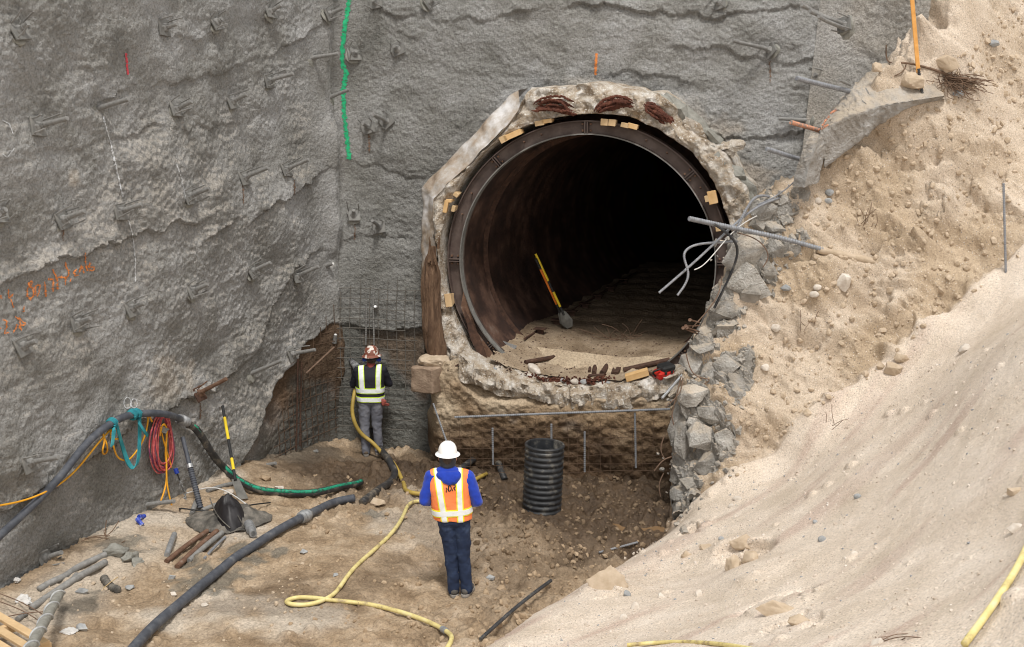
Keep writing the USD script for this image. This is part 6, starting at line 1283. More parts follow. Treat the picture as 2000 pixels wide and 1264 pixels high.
def ribbon3(path, w, axis, th=0.006):
    p = np.asarray(path); a = np.asarray(axis, float); a = np.broadcast_to(a, p.shape); t = np.gradient(p, axis=0); n = np.cross(t, a); n /= np.linalg.norm(n, axis=1, keepdims=True) + 1e-9
    w = np.broadcast_to(np.asarray(w, float), len(p))[:, None]
    v = np.concatenate([p - a * w + n * th, p + a * w + n * th, p + a * w - n * th, p - a * w - n * th]); m = len(p); f = []
    for k in range(4):
        k2 = (k + 1) % 4
        for i in range(m - 1): f += [[k * m + i, k * m + i + 1, k2 * m + i + 1], [k * m + i, k2 * m + i + 1, k2 * m + i]]
    return v, np.array(f)
S_ = thing('lifting_sling', 'teal webbing sling knotted round the dark hose and hanging in a loop', 'sling', LW.hit(225, 860))
hx = np.array([0.5, -.75, .2]); hx /= np.linalg.norm(hx)
obj('loop', ribbon3(on(LW, [(206, 822, .16), (214, 845, .14), (224, 875, .13), (233, 902, .14), (240, 911, .16), (246, 902, .17), (250, 870, .17), (251, 845, .17), (249, 815, .18)], .14, 60), np.r_[np.linspace(.02, .034, 20), np.full(40, .034)], LW.U * .9 + np.array([0, 0, .25])), M['sling'], S_, smooth=30)
obj('tail', ribbon3(on(LW, [(200, 832, .17), (196, 845, .19), (198, 858, .17), (195, 868, .18), (197, 838, .20)], .16, 40), .030, LW.U * .9 + np.array([0, 0, .2])), M['sling'], S_, smooth=30)
obj('tail', ribbon3(on(LW, [(246, 822, .19), (254, 836, .2), (264, 848, .19)], .16, 20), .022, LW.U * .6 + np.array([0, 0, .7])), M['sling'], S_, smooth=30)
for cx, cy, k in ((203, 825, 3), (243, 808, 4), (251, 807, 3)):
    P = LW.hit(cx, cy) + LW.N * .12; ax = LW.U * .85 + np.array([0, 0, .35]); ax /= np.linalg.norm(ax); e1 = LW.N; e2 = np.cross(ax, e1)
    a = np.linspace(0, k * 2 * np.pi, k * 16); obj('wrap', tube(P + ax * np.linspace(-.035, .035, len(a))[:, None] * .8 + .058 * (np.cos(a)[:, None] * e1 + np.sin(a)[:, None] * e2), .017, 6), M['sling'], S_, smooth=40)

# ================================================================== TOOLS AND SCRAP BY THE LEFT WALL
def shaft(t, segs, P, Q, r):
    for k, (a, b, m) in enumerate(segs): obj('grip' if m == 'black' else 'shaft', tube([P + (Q - P) * a, P + (Q - P) * b], r * (1.0 if k % 2 else 1.03), 10), M[m], t, smooth=35)
P, Q = LW.hit(423, 792) + LW.N * .10, FL.hit(468, 965) + np.array([0, 0, .20])
Q = at_y(457, 922, FL.hit(468, 972)[1] + .10)
t = thing('spade', 'spade with a yellow and black handle leaning on the left wall', 'spade', Q); shaft(t, [(0, .18, 'black'), (.18, .52, 'yellow'), (.52, .80, 'black'), (.80, .97, 'yellow'), (.97, 1.12, 'black')], P, Q, .021)
B0 = Q + (Q - P) * .10; B1 = at_y(474, 975, B0[1] - .10); m_ = mpp(B0); sx = np.array([1.0, .15, .1]); sx /= np.linalg.norm(sx)
v = np.array([B0 - sx * .05, B0 + sx * .05, B1 + sx * .075, B1 - sx * .06]); nrm = np.cross(v[1] - v[0], v[3] - v[0]); nrm /= np.linalg.norm(nrm); m = trimesh.convex.convex_hull(np.vstack([v, v + nrm * .008, (B0 + B1)[None] / 2 + nrm * .02]))
obj('blade', m, M['blade'], t)
P, Q = LW.hit(337, 852) + LW.N * .16, FL.hit(392, 996) + np.array([0, 0, .02]); t = thing('steel_prop', 'grey threaded steel prop leaning against the left wall right of the red coil', 'prop', Q)
mid = P + (Q - P) * .42; obj('inner_tube', tube([P, mid], .030, 12), M['hose_grey'], t, smooth=35); obj('outer_tube', rebar(np.array([mid, Q]), .038, .03, 12), M['hose_grey'], t, smooth=35); obj('collar', tube([mid - (Q - P) * .035, mid + (Q - P) * .02], .048, 12), M['galv'], t, smooth=30)
obj('rope', tube(spline([LW.hit(340, 960) + LW.N * .2, FL.hit(420, 978) + np.array([0, 0, .18]), FL.hit(480, 991) + np.array([0, 0, .05])], 30), .009, 6), M['rope'], label='white rope stretched from the chain over the scrap heap', cat='rope', smooth=True)
obj('rope', tube(on(LW, [(338, 985, .2), (340, 998, .16), (352, 1006, .1), (372, 1010, .1)], .15, 24), .010, 6), M['rope'], label='white rope end curling on the ground under the chain', cat='rope', smooth=True)
obj('cable', tube(spline([LW.hit(333, 975) + LW.N * .22, LW.hit(334, 990) + LW.N * .25, FL.hit(352, 1002) + np.array([0, 0, .06]), FL.hit(420, 1006) + np.array([0, 0, .05]), FL.hit(470, 1002) + np.array([0, 0, .08]), FL.hit(528, 986) + np.array([0, 0, .03])], 60), .010, 6), M['black'], label='thin black cable lying behind the dusty tarpaulin', cat='cable', smooth=True)
t = thing('chain', 'short black and silver chain hanging from a blue plug', 'chain', LW.hit(332, 945))
c = on(LW, [(320, 912), (326, 928), (331, 942), (337, 956), (340, 966), (334, 980)], .18, 16); obj('plug', tube(c[0:3], .030, 8), M['muff_blue'], t, smooth=30); obj('strap', tube(c[2:6], .011, 6), M['black'], t)
for k in range(5, 15): 
    d_ = c[k + 1] - c[k]; fr = frame(d_, (0.3, .2, 1)); a = np.linspace(0, 2 * np.pi, 14); yy = fr[1] if k % 2 else fr[2]
    obj('link', tube((c[k] + c[k + 1]) / 2 + np.cos(a)[:, None] * fr[0] * np.linalg.norm(d_) * .75 + np.sin(a)[:, None] * yy * .022, .008, 5, cap=False), M['galv'], t)
# dusty tarpaulin over the scrap, a black rubber sheet thrown across it
def sheet(name, q, hgt, mat, lab, catg, seed, amp=.06, th=.012):
    P = np.array([FL.hit(*z) for z in q]); c = P.mean(0); n = len(P); R_ = 14; th_ = []
    pts = spline(np.vstack([P, P[:1]]), 72)[:-1]; rows = []
    for k, s in enumerate(np.linspace(1, 0, R_)):
        rows.append(c + (pts - c) * s)
    G = np.array(rows); z = FL.H(G[..., 0], G[..., 1]); s = np.linspace(1, 0, R_)[:, None]
    G[..., 2] = np.maximum(z, gaussian_filter(z, 2)) + hgt * (1 - s ** 3) + .02 + np.abs(fbm(G * np.array([5, 5, 0]), 3, seed)) * amp * 3 * (.3 + 1 - s) + fbm(G * np.array([14, 14, 0]), 2, seed + 1) * amp * .8
    a, b = G.shape[:2]; i = np.arange(a - 1)[:, None] * b; j = np.arange(b)[None]; j2 = (j + 1) % b
    f = np.stack([i + j, i + j2, i + b + j2, i + b + j], -1).reshape(-1, 4); v = G.reshape(-1, 3)
    v2 = v - np.array([0, 0, th]); f2 = f[:, ::-1] + len(v)
    e = np.arange(b); e2 = (e + 1) % b; rim = np.stack([e, e + len(v), e2 + len(v), e2], 1)
    return obj(name, (np.vstack([v, v2]), np.vstack([f, f2, rim])), M[mat], label=lab, cat=catg, smooth=50)
sheet('tarpaulin', [(362, 1022), (375, 1008), (430, 1004), (500, 1003), (531, 1010), (528, 1020), (490, 1036), (440, 1046), (390, 1042)], .10, 'tarp', 'crumpled dusty tarpaulin lying on scrap pipes at the foot of the left wall', 'tarpaulin', 71, .07)
sheet('rubber_sheet', [(412, 1012), (425, 1001), (448, 998), (470, 1003), (482, 1016), (474, 1034), (452, 1043), (430, 1038)], .27, 'rubber_sheet', 'folded black rubber sheet thrown over the tarpaulin', 'rubber sheet', 83, .05)
for k, q in enumerate([[(412, 1008), (430, 1035), (450, 1043)], [(452, 1003), (468, 1035), (478, 1040), (480, 1012)]]): obj('cord', tube(spline([FL.hit(*z) + np.array([0, 0, .24 - .08 * i]) for i, z in enumerate(q)], 24), .008, 6), M['tarp'], label=['left seam cord round the black rubber sheet', 'right looped cord round the black rubber sheet'][k], cat='cord', smooth=True)
t = thing('pipe_fitting', 'short grey pipe fitting with an open end in front of the tarpaulin', 'pipe fitting', FL.hit(492, 1045)); P, Q = FL.hit(486, 1034) + np.array([0, 0, .07]), FL.hit(495, 1052) + np.array([0, 0, .06]); u_ = Q - P
obj('sleeve', tube([P, P + u_ * .6], .062, 14), M['galv'], t, smooth=30); obj('socket', tube([P + u_ * .55, Q, Q, P + u_ * .8], [.046, .046, .030, .030], 14), M['galv'], t, smooth=30)
GP = 'scrap rods and tubes on the ground by the tarpaulin'
for a, b, r, m, lab in [((326, 1088), (341, 1049), .034, 'galv', 'short clean grey tube leftmost beside the scrap rods'), ((325, 1100), (405, 1042), .030, 'rusty_steel', 'rusty brown rod sticking out left from under the tarpaulin'), ((346, 1111), (424, 1043), .034, 'rusty_steel', 'long rusty tube with an open end in front of the tarpaulin'),
    ((369, 1099), (434, 1046), .032, 'nail_steel', 'grey rod beside the long rusty tube'), ((399, 1093), (440, 1052), .018, 'rebar', 'thin rod half sunk in the sand right of the scrap rods'), ((375, 1008), (384, 985), .034, 'nail_steel', 'short tube upright against the wall behind the tarpaulin'), ((395, 1000), (445, 984), .030, 'nail_steel', 'grey tube lying behind the tarpaulin'), ((405, 962), (455, 949), .030, 'nail_steel', 'tube end lying at the wall below the spade'), ((466, 1000), (480, 990), .026, 'nail_steel', 'stub of tube at the right end of the tarpaulin')]:
    A_p, B_p = FL.hit(*a) + np.array([0, 0, r * .7]), FL.hit(*b) + np.array([0, 0, r * 1.1]); obj('scrap_tube', tube(spline([A_p, (A_p + B_p) / 2 + np.array([0, 0, .01]), B_p], 12), r, 12), M[m], label=lab, cat='tube', group=GP, smooth=35)
for q, r, lab in [([(76, 1156), (104, 1140), (126, 1130), (150, 1114), (207, 1087)], .036, 'upper muddy tube lying at the lower left'), ([(62, 1192), (110, 1160), (150, 1134), (206, 1103)], .038, 'lower muddy tube lying at the lower left'), ([(124, 1150), (138, 1140), (150, 1127)], .032, 'short tube lying against the lower muddy tube'), ([(34, 1214), (50, 1203)], .03, 'stub of tube half buried near the pallet')]:
    obj('muddy_tube', tube(on(FL, [(*z, r * .8) for z in q], r, 40), r, 12), M['nail_steel'], label=lab, cat='tube', smooth=True)
for (a, b, s, lab) in [((226), 1084, (.16, .12, .10), 'crusted concrete lump on the ends of the muddy tubes'), (256, 1092, (.13, .10, .08), 'crusted lump right of the tube ends'), (266, 1103, (.09, .08, .07), 'rounded end of crusted concrete beside the tubes')]:
    P = FL.hit(a, b); v, f = rock(int(a), s, True, 3, .14); obj('concrete_lump', (v + P + np.array([0, 0, s[2] * .4]), f), M['splat'], label=lab, cat='concrete lump', smooth=40)
c = on(FL, [(203, 1133), (212, 1147), (222, 1154), (232, 1158)], .03, 30); obj('hose_scrap', tube(c, .042 * (1 + .2 * np.sin(np.arange(30) * 1.9)), 10), M['tarp'], label='bit of torn ribbed hose lying in the sand at the lower left', cat='scrap', smooth=True)
bar_thing('straw', 'dry stalk lying over the torn ribbed hose', 'stalk', on(FL, [(203, 1162), (220, 1148), (231, 1140)], .08, 12), .006, 'straw', False, sides=5)
# spiral wrapped tube across the pallet
P, Q = at_z(56, 1272, .62), FL.hit(119, 1197) + np.array([0, 0, .22]); t = thing('wrapped_tube', 'grey tube with a white spiral wrap slanting across the pallet corner', 'tube', Q)
obj('tube', tube([P, Q], .052, 14), M['splat'], t, smooth=35); a = np.linspace(0, 9 * np.pi, 180); fr = frame(Q - P); s = np.linspace(0, 1, 180)[:, None]
obj('spiral_wrap', tube(P + (Q - P) * s + .054 * (np.cos(a)[:, None] * fr[1] + np.sin(a)[:, None] * fr[2]), .013, 6), M['stone_grey'], t, smooth=True)
# pallet
PC = at_z(98, 1254, .34); PD = at_z(0, 1197, .34) - PC; PD /= np.linalg.norm(PD); PS = np.cross(PD, [0, 0, 1.0]); PS = PS if PS[1] < 0 else -PS
t = thing('pallet', 'new yellow timber pallet cut by the lower left corner', 'pallet', PC - np.array([0, 0, .2])); ax = np.array([PD, PS, np.cross(PD, PS)])
for k in range(7): obj('slat', box(PC + PD * .75 + PS * (.045 + k * .155), (1.5, .088, .036), ax, .004), M['lumber_pale'], t)
for d_ in (.05, .72, 1.4): obj('bearer', box(PC + PD * d_ + PS * .5 - np.array([0, 0, .066]), (.06, 1.05, .092), ax, .004), M['lumber_pale'], t)
for k, q in enumerate([[(-10, 1172), (40, 1192), (92, 1222)], [(-10, 1188), (45, 1210), (80, 1232)], [(0, 1225), (60, 1214), (98, 1212)]]): bar_thing('tie_wire', ['upper', 'middle', 'lower crossing'][k] + ' thin rusty wire stretched over the sand above the pallet', 'wire', on(FL, q, .10, 20), .006, 'rebar_rust', False, sides=5)
for (a, b), lab in [((277, 1015), 'upper crushed blue and silver can at the foot of the left wall'), ((273, 1025), 'lower crushed blue can at the foot of the left wall')]:
    P = FL.hit(a, b); fr = rand_ax(np.random.default_rng(a)); c_ = P + np.array([0, 0, .04]); obj('drink_can', tube(np.array([c_ + fr[0] * x for x in (-.06, -.055, -.02, .01, .055, .06)]), np.array([.024, .032, .026, .031, .032, .024]), 14), M['blue_can'], label=lab, cat='can', smooth=30)
rg = np.random.default_rng(15)
for k in range(6):
    P = FL.hit(208 + rg.uniform(-8, 8), 1050 + rg.uniform(-4, 4)); e = rg.normal(size=3) * .16; e[2] = abs(e[2]); bar_thing('twig', 'dry twig in the small bunch at the foot of the left wall', 'twig', [P, P + e * .6 + rg.normal(size=3) * .02, P + e], .006, 'twig', False, sides=5, group='twigs at the foot of the left wall', n=8)
for (a, b, r, lab) in [(30, 1135, .07, 'scrap of clouded plastic sheet at the left foot of the wall'), (48, 1175, .12, 'pale crumpled plastic above the pallet'), (135, 1237, .10, 'white crumpled plastic right of the wrapped tube')]:
    P = FL.hit(a, b); v, f = rock(a + 3, (r, r * .8, r * .45), True, 3, .22, 14); obj('plastic_scrap', (v + P + np.array([0, 0, r * .2]), f), M['cloudy_plastic'], label=lab, cat='plastic scrap', smooth=20)

# ================================================================== CORRUGATED PIPE
t = thing('corrugated_pipe', 'short black corrugated plastic pipe standing upright on the wet floor', 'pipe', PP)
HT, RP = 1.0, .278; prof = [(RP * .9, .0)]; n_r = 12
for k in range(n_r):
    z0 = k * (HT - .05) / n_r; h_r = (HT - .05) / n_r
    prof += [(RP * .945, z0 + h_r * .05), (RP * .957, z0 + h_r * .18), (RP * .99, z0 + h_r * .28), (RP * 1.01, z0 + h_r * .5), (RP * .99, z0 + h_r * .72), (RP * .957, z0 + h_r * .82)]
prof += [(RP * .93, HT - .05), (RP * 1.0, HT - .04), (RP * 1.02, HT - .015), (RP * .99, HT), (RP * .90, HT), (RP * .87, HT - .02), (RP * .86, .02)]
m = trimesh.creation.revolve(np.array(prof), sections=56); v = np.array(m.vertices)
tl = math.radians(-2.2); v = v @ np.array([[math.cos(tl), 0, math.sin(tl)], [0, 1, 0], [-math.sin(tl), 0, math.cos(tl)]])
obj('ribbed_wall', (v + PP + np.array([0, 0, -.04]), np.array(m.faces)), M['pipe_black'], t, smooth=40)
m = trimesh.creation.cylinder(RP * .88, .02, sections=40); obj('mud_floor', (np.array(m.vertices) + PP + np.array([0, 0, .12]), np.array(m.faces)), M['clod_wet'], t)

# ================================================================== IN THE TUNNEL
def tunnel_shovel(base, tip, yoff, cols, lab, bw):
    Q = TF.hit(*base); P = at_y(*tip, Q[1] + yoff); Q = Q + np.array([0, 0, .03]); t = thing('shovel', lab, 'shovel', Q); L = P - Q; S0 = Q + L * .22
    shaft(t, cols, P, S0, .0205); sx = np.cross(L, [0, 1.0, .2]); sx /= np.linalg.norm(sx)
    pts = [S0 + L * .02, S0 - L * .02 + sx * bw * .55, S0 - L * .02 - sx * bw * .55, Q + L * .08 + sx * bw, Q + L * .08 - sx * bw, Q + sx * bw * .5, Q - sx * bw * .5]
    nrm = np.cross(L, sx); nrm /= np.linalg.norm(nrm); pts = np.array(pts); obj('blade', trimesh.convex.convex_hull(np.vstack([pts, pts + nrm * .012, (pts.mean(0) + nrm * .035)[None]])), M['blade'], t); obj('socket', tube([S0 - L * .05, S0 + L * .06], [.03, .022], 10), M['black'], t, smooth=35)
tunnel_shovel((1113, 643), (1046, 496), .05, [(0, .47, 'yellow'), (.47, .66, 'black'), (.66, .92, 'yellow'), (.92, 1, 'black')], 'shovel with a yellow handle standing in the tunnel', .10)
tunnel_shovel((1107, 641), (1046, 505), -.10, [(0, .20, 'black'), (.20, .86, 'orange_grip'), (.86, 1, 'black')], 'shovel with an orange handle beside the yellow one in the tunnel', .085)
for i, (a, b) in enumerate([(1055, 652), (1088, 634), (1116, 617), (1143, 602), (1168, 585), (1193, 569), (1218, 553)]):
    P = TF.hit(a, b); e = P + np.array([0, 0, .05]); ax = np.array([TD / np.linalg.norm(TD), np.cross([0, 0, 1.0], TD / np.linalg.norm(TD)), [0, 0, 1.0]])
    t = thing('steel_bracket', ['first', 'second', 'third', 'fourth', 'fifth', 'sixth', 'seventh'][i] + ' small steel bracket from the front along the left edge of the tunnel floor', 'bracket', P, 'brackets along the tunnel floor edge')
    obj('top_plate', box(e + ax[2] * .04, (.16, .20, .014), ax), M['rust_dark'], t); obj('foot', box(e - ax[2] * .01, (.014, .12, .10), ax), M['rust_dark'], t)
obj('steel_angle', box((TF.hit(1030, 668) + TF.hit(1250, 535)) / 2 + np.array([-.05, 0, .05]), (float(np.linalg.norm(TF.hit(1030, 668) - TF.hit(1250, 535))), .03, .03), frame(TF.hit(1250, 535) - TF.hit(1030, 668))), M['rust_dark'], label='thin steel strip along the left edge of the tunnel floor', cat='steel strip')
GD = 'rusty scrap on the sand at the tunnel mouth'
def scrap(a, b, r, lab, m='rust_dark', kind='tube'):
    P, Q = TF.hit(*a) + np.array([0, 0, r * .8]), TF.hit(*b) + np.array([0, 0, r * .8])
    me = tube(spline([P, (P + Q) / 2, Q], 10), r, 10) if kind == 'tube' else box((P + Q) / 2, (float(np.linalg.norm(P - Q)), r * 2.2, r * 1.3), frame(Q - P), .006)
    obj('rusty_scrap', me, M[m], label=lab, cat='scrap metal', group=GD, smooth=35)
scrap((1026, 711), (1082, 701), .036, 'rusty tube lying alone at the left of the tunnel mouth')
scrap((1160, 733), (1164, 706), .038, 'short rusty tube stub, leftmost of the small group on the sand'); scrap((1151, 728), (1156, 706), .024, 'thin rusty stub beside the tube stub')
scrap((1176, 734), (1194, 706), .045, 'rusty tube with a flanged end in the small group'); scrap((1183, 705), (1204, 707), .022, 'flange bar on top of the rusty tube'); scrap((1150, 736), (1180, 735), .024, 'flat rusty strip below the stubs')
scrap((1196, 731), (1204, 708), .022, 'rusty angle leg in the small group'); scrap((1203, 732), (1216, 710), .034, 'rusty channel piece, rightmost of the small group', kind='box')
scrap((1218, 727), (1308, 707), .042, 'long rusty beam lying towards the tool case'); scrap((1245, 721), (1275, 733), .022, 'rusty flat bar under the long beam')
P, Q = TF.hit(1222, 746) + np.array([0, 0, .06]), TF.hit(1266, 733) + np.array([0, 0, .06]); obj('timber_block', box((P + Q) / 2, (float(np.linalg.norm(Q - P)), .15, .10), frame(Q - P), .006), M['lumber'], label='new timber block lying on the sill at the right of the tunnel mouth', cat='timber block')
P = TF.hit(1298, 738); fr = np.array([[.85, .45, .1], [-.45, .88, .1], [0, -.12, 1.0]]); fr /= np.linalg.norm(fr, axis=1, keepdims=True); t = thing('tool_case', 'red and black tool case lying on the sill beside the rubble', 'tool case', P)
obj('case_body', box(P + np.array([-.02, 0, .07]), (.28, .22, .13), fr, .03), M['red'], t, smooth=30); obj('case_lid', box(P + np.array([.02, .02, .16]), (.24, .22, .10), fr, .035), M['black'], t, smooth=30); obj('handle', tube(spline([P + np.array([-.15, -.1, .05]), P + np.array([-.19, -.14, .12]), P + np.array([-.08, -.14, .17])], 16), .016, 8), M['black'], t, smooth=True)
for k in (-.06, .05): obj('latch', box(P + fr[1] * -.12 + fr[0] * k + np.array([0, 0, .12]), (.04, .02, .05), fr, .004), M['black'], t)
P = TF.hit(1043, 727); v, f = rock(41, (.20, .075, .07), False, 3, .05, 16, frame(TF.hit(1052, 735) - TF.hit(1030, 716))); obj('stone', (v + P + np.array([0, 0, .05]), f), M['stone_pale'], label='long pale stone lying on the sill under the lone rusty tube', cat='stone', smooth=40)
for (a, b, r, m, lab) in [(1123, 749, .075, 'stone_pale', 'white pebble on the sill among the rust flakes'), (1140, 749, .065, 'stone_grey', 'grey pebble beside the white one on the sill'), (965, 724, .05, 'stone_grey', 'dark small stone on the sand at the left of the sill'), (1098, 745, .05, 'stone_grey', 'small grey stone left of the white pebble'), (1187, 750, .045, 'stone_grey', 'small stone at the right end of the rust flakes')]:
    P = TF.hit(a, b); v, f = rock(a, (r, r * .8, r * .65), False, 2, .06); obj('stone', (v + P + np.array([0, 0, r * .4]), f), M[m], label=lab, cat='stone', smooth=40)
rg = np.random.default_rng(6); ms = []
for k in range(330):
    u_ = rg.beta(1.6, 1.6); P = TF.hit(1030 + 165 * u_ + rg.normal() * 6, 742 + 10 * math.sin(u_ * 3) - 4 + rg.normal() * 4); s_ = rg.uniform(.010, .034); ms.append((lambda q: (q[0] + P + np.array([0, 0, .012]), q[1]))(box((0, 0, 0), (s_ * 2, s_, s_ * .4), rand_ax(rg))))
obj('rust_flakes', cat(ms), M['red_rot'], label='red brown rust flakes scattered along the tunnel sill', cat='rust flakes', kind='stuff')
ms = []
for k in range(420):
    P = TF.hit(rg.uniform(965, 1330), rg.uniform(640, 742)); s_ = rg.uniform(.006, .02); v, f = arr(trimesh.creation.icosahedron()); ms.append((v * s_ * np.array([1, 1, .7]) + P, f))
obj('tunnel_gravel', cat(ms), M['rust_dark'], label='small dark crumbs on the sand inside the tunnel', cat='gravel', kind='stuff')
t = thing('dry_brush', 'tangle of dry twigs lying on the tunnel floor', 'brushwood', TF.hit(1210, 660))
for k in range(22):
    P = TF.hit(1185 + rg.uniform(0, 50), 662 + rg.uniform(-5, 5)); e = np.array([rg.normal() * .22, rg.normal() * .12, abs(rg.normal()) * .12]); obj('twig', tube(spline([P, P + e * .5 + rg.normal(size=3) * .03, P + e], 6), .006, 4), M['twig'], t)

# ================================================================== ON THE BANK
P = SB.hit(1797, 180); T_ = at_y(1779, -30, P[1] - .05); t = thing('survey_stake', 'tall orange timber lath standing in the sand at the upper right', 'stake', P); d_ = T_ - P; ax = frame(d_, (0, -1, .2)); 
obj('lath', box((P + T_) / 2 - d_ * .02, (float(np.linalg.norm(d_)) * 1.04, .055, .02), ax, .002), M['stake'], t)
bar_thing('rebar_stake', 'short black rebar driven in beside the orange lath', 'rebar', [P + np.array([.02, -.06, -.05]), at_y(1794, 134, P[1] - .06)], .020, 'pipe_black')
t = thing('dead_root', 'dead root with a bushy end lying across the sand by the orange lath', 'root', SB.hit(1850, 152))
pr = [Y(1731, 88, SB.hit(1732, 120)[1] - .1), Y(1733, 117, SB.hit(1733, 120)[1] - .08)] + [SB.hit(*q) + SB.N * .06 for q in [(1765, 130), (1800, 136), (1845, 150), (1880, 166)]]
obj('branch', tube(spline(pr, 50), np.linspace(.008, .022, 50), 7), M['twig'], t, smooth=True); obj('side_branch', tube(spline([SB.hit(1772, 133) + SB.N * .06, SB.hit(1765, 145) + SB.N * .05, SB.hit(1748, 152) + SB.N * .03], 14), .008, 6), M['twig'], t)
rg = np.random.default_rng(2); ms = []
for k in range(110):
    P = SB.hit(1860 + rg.normal() * 12, 158 + rg.normal() * 6) + SB.N * .02; e = np.array([rg.normal() * .22 + .16, -abs(rg.normal()) * .08, -rg.uniform(0, .30) + .06]); ms.append(tube(spline([P, P + e * .5 + rg.normal(size=3) * .04, P + e], 7), .0045, 4))
obj('root_fibres', cat(ms), M['twig'], t, kind='stuff')
for i, (a, b, e, lab) in enumerate([((1685, 440), 8, (0.05, -.05, .22), 'small dry plant in the hollow of the sand face'), ((1570, 640), 5, (-.02, -.05, .2), 'dry rootlets hanging in the cut face'), ((1720, 1245), 8, (.3, -.1, .1), 'dead twigs at the bottom edge of the sand slope'), ((1625, 835), 4, (.05, -.05, .2), 'dry stalk in the crease of the bank')]):
    t = thing('dry_plant', lab, 'dry plant', SB.hit(*a))
    for k in range(b):
        P = SB.hit(a[0] + rg.normal() * 9, a[1] + rg.normal() * 6); e_ = np.array(e) * rg.uniform(.4, 1.0) + rg.normal(size=3) * .06; obj('stem', tube(spline([P - e_ * .1, P + e_ * .5 + rg.normal(size=3) * .02, P + e_], 7), .0038, 4), M['twig'], t)
ST = [(1886, 683, 15, 12, 'pale', 'round peach coloured stone on the sand at the right'), (1981, 962, 14, 13, 'clod', 'pinkish rough stone at the right edge'), (1985, 1035, 16, 13, 'pale', 'white rough stone at the right edge above the yellow hose'), (1291, 1166, 10, 8, 'pale', 'white stone on the lower sand slope, right of the big clod'), (1241, 1188, 8, 12, 'pale', 'white stone below the big clod on the lower slope'),
      (1226, 1160, 8, 8, 'grey', 'blue grey stone beside the big clod'), (1365, 1162, 8, 10, 'pale', 'small white stone left of the sand lumps'), (1217, 1208, 8, 9, 'pale', 'small white stone furthest down the lower slope'), (1606, 1054, 8, 8, 'grey', 'grey white stone on the open slope'), (1669, 1083, 7, 6, 'pale', 'small white stone on the open slope right of the grey one'), (1676, 971, 8, 6, 'grey', 'grey stone on the open slope near the top'), (1592, 1020, 5, 5, 'grey', 'dark pebble on the open slope'),
      (1440, 975, 9, 6, 'pale', 'white flat stone near the crease of the bank'), (1428, 989, 6, 5, 'pale', 'small white stone below the white flat one'), (1409, 1053, 6, 5, 'grey', 'dark grey stone near the lower crease'), (1715, 1255, 15, 12, 'pale', 'big white stone at the bottom edge'), (1893, 1243, 7, 6, 'grey', 'grey stone touching the yellow hose'), (1535, 563, 10, 7, 'grey', 'dark bluish stone stuck in the cut face'), (1648, 550, 14, 18, 'pale', 'pale stone stuck in the cut face at the edge of the block of sand'),
      (1590, 575, 9, 6, 'pale', 'small pale stone in the cut face'), (1597, 562, 8, 6, 'pale', 'upper small pale stone in the cut face'), (1515, 640, 9, 8, 'pale', 'yellowish stone low in the cut face'), (1495, 718, 8, 7, 'pale', 'round whitish stone at the foot of the cut face'), (1741, 722, 22, 17, 'clod', 'big brown clod sitting in the crease of the bank'), (1762, 700, 14, 10, 'clod', 'brown clod above the big one in the crease'), (1717, 715, 10, 9, 'clod', 'small brown clod left of the big one in the crease'),
      (1712, 133, 11, 10, 'clod', 'brown clod on top of the broken concrete lip'), (1783, 158, 22, 20, 'clod', 'tan clod behind the foot of the orange lath'), (1868, 182, 15, 8, 'grey', 'dark stones under the dead root'), (1940, 85, 13, 8, 'grey', 'dark grey stone high at the upper right'), (1850, 125, 22, 16, 'clod', 'big sandy clod right of the orange lath'), (1620, 376, 8, 7, 'grey', 'grey stone right of the lone rubble chunk'), (1618, 392, 8, 5, 'grey', 'flat grey stone below the other one at the rubble top'), (1598, 392, 6, 6, 'pale', 'small pale stone beside the lone rubble chunk'),
      (1188, 1143, 24, 22, 'clod', 'big squarish clod at the foot of the sand slope'), (1448, 1058, 16, 10, 'clod', 'tan clod on the upper part of the sand lumps'), (1432, 1110, 12, 16, 'clod', 'tan clod at the left of the sand lumps'), (1465, 1095, 14, 12, 'clod', 'tan clod in the middle of the sand lumps'), (1520, 1195, 26, 14, 'clod', 'broken sandy crust at the lower end of the sand lumps'), (1560, 1215, 14, 9, 'clod', 'small crust piece beside the broken sandy crust'), (1340, 1085, 7, 6, 'clod', 'small clod on the lower sand slope'), (1378, 1070, 8, 6, 'clod', 'round small clod at the bank foot')]
for i, (a, b, rx, ry, k, lab) in enumerate(ST):
    if k == 'clod' and b > 1040: rx, ry = rx * 1.5, ry * 1.5
    P = SB.hit(a, b); m_ = mpp(P); d = ray(a, b); d /= np.linalg.norm(d); right = np.cross(d, [0, 0, 1.0]); right /= np.linalg.norm(right)
    v, f = rock(700 + i, (rx * m_ * 1.15, ry * m_ * 1.15, min(rx, ry) * m_ * .9), k == 'clod' or rx > 9, 3, .08 if k == 'clod' else .05, 16, np.array([right, np.cross(right, d), -d])); obj('sand_clod' if k == 'clod' else 'stone', (v + P - d * min(rx, ry) * m_ * .42, f), M[dict(pale='stone_pale', grey='stone_grey', clod='clod_dry')[k]], label=lab, cat='clod' if k == 'clod' else 'stone', smooth=40 if k != 'clod' else 30)
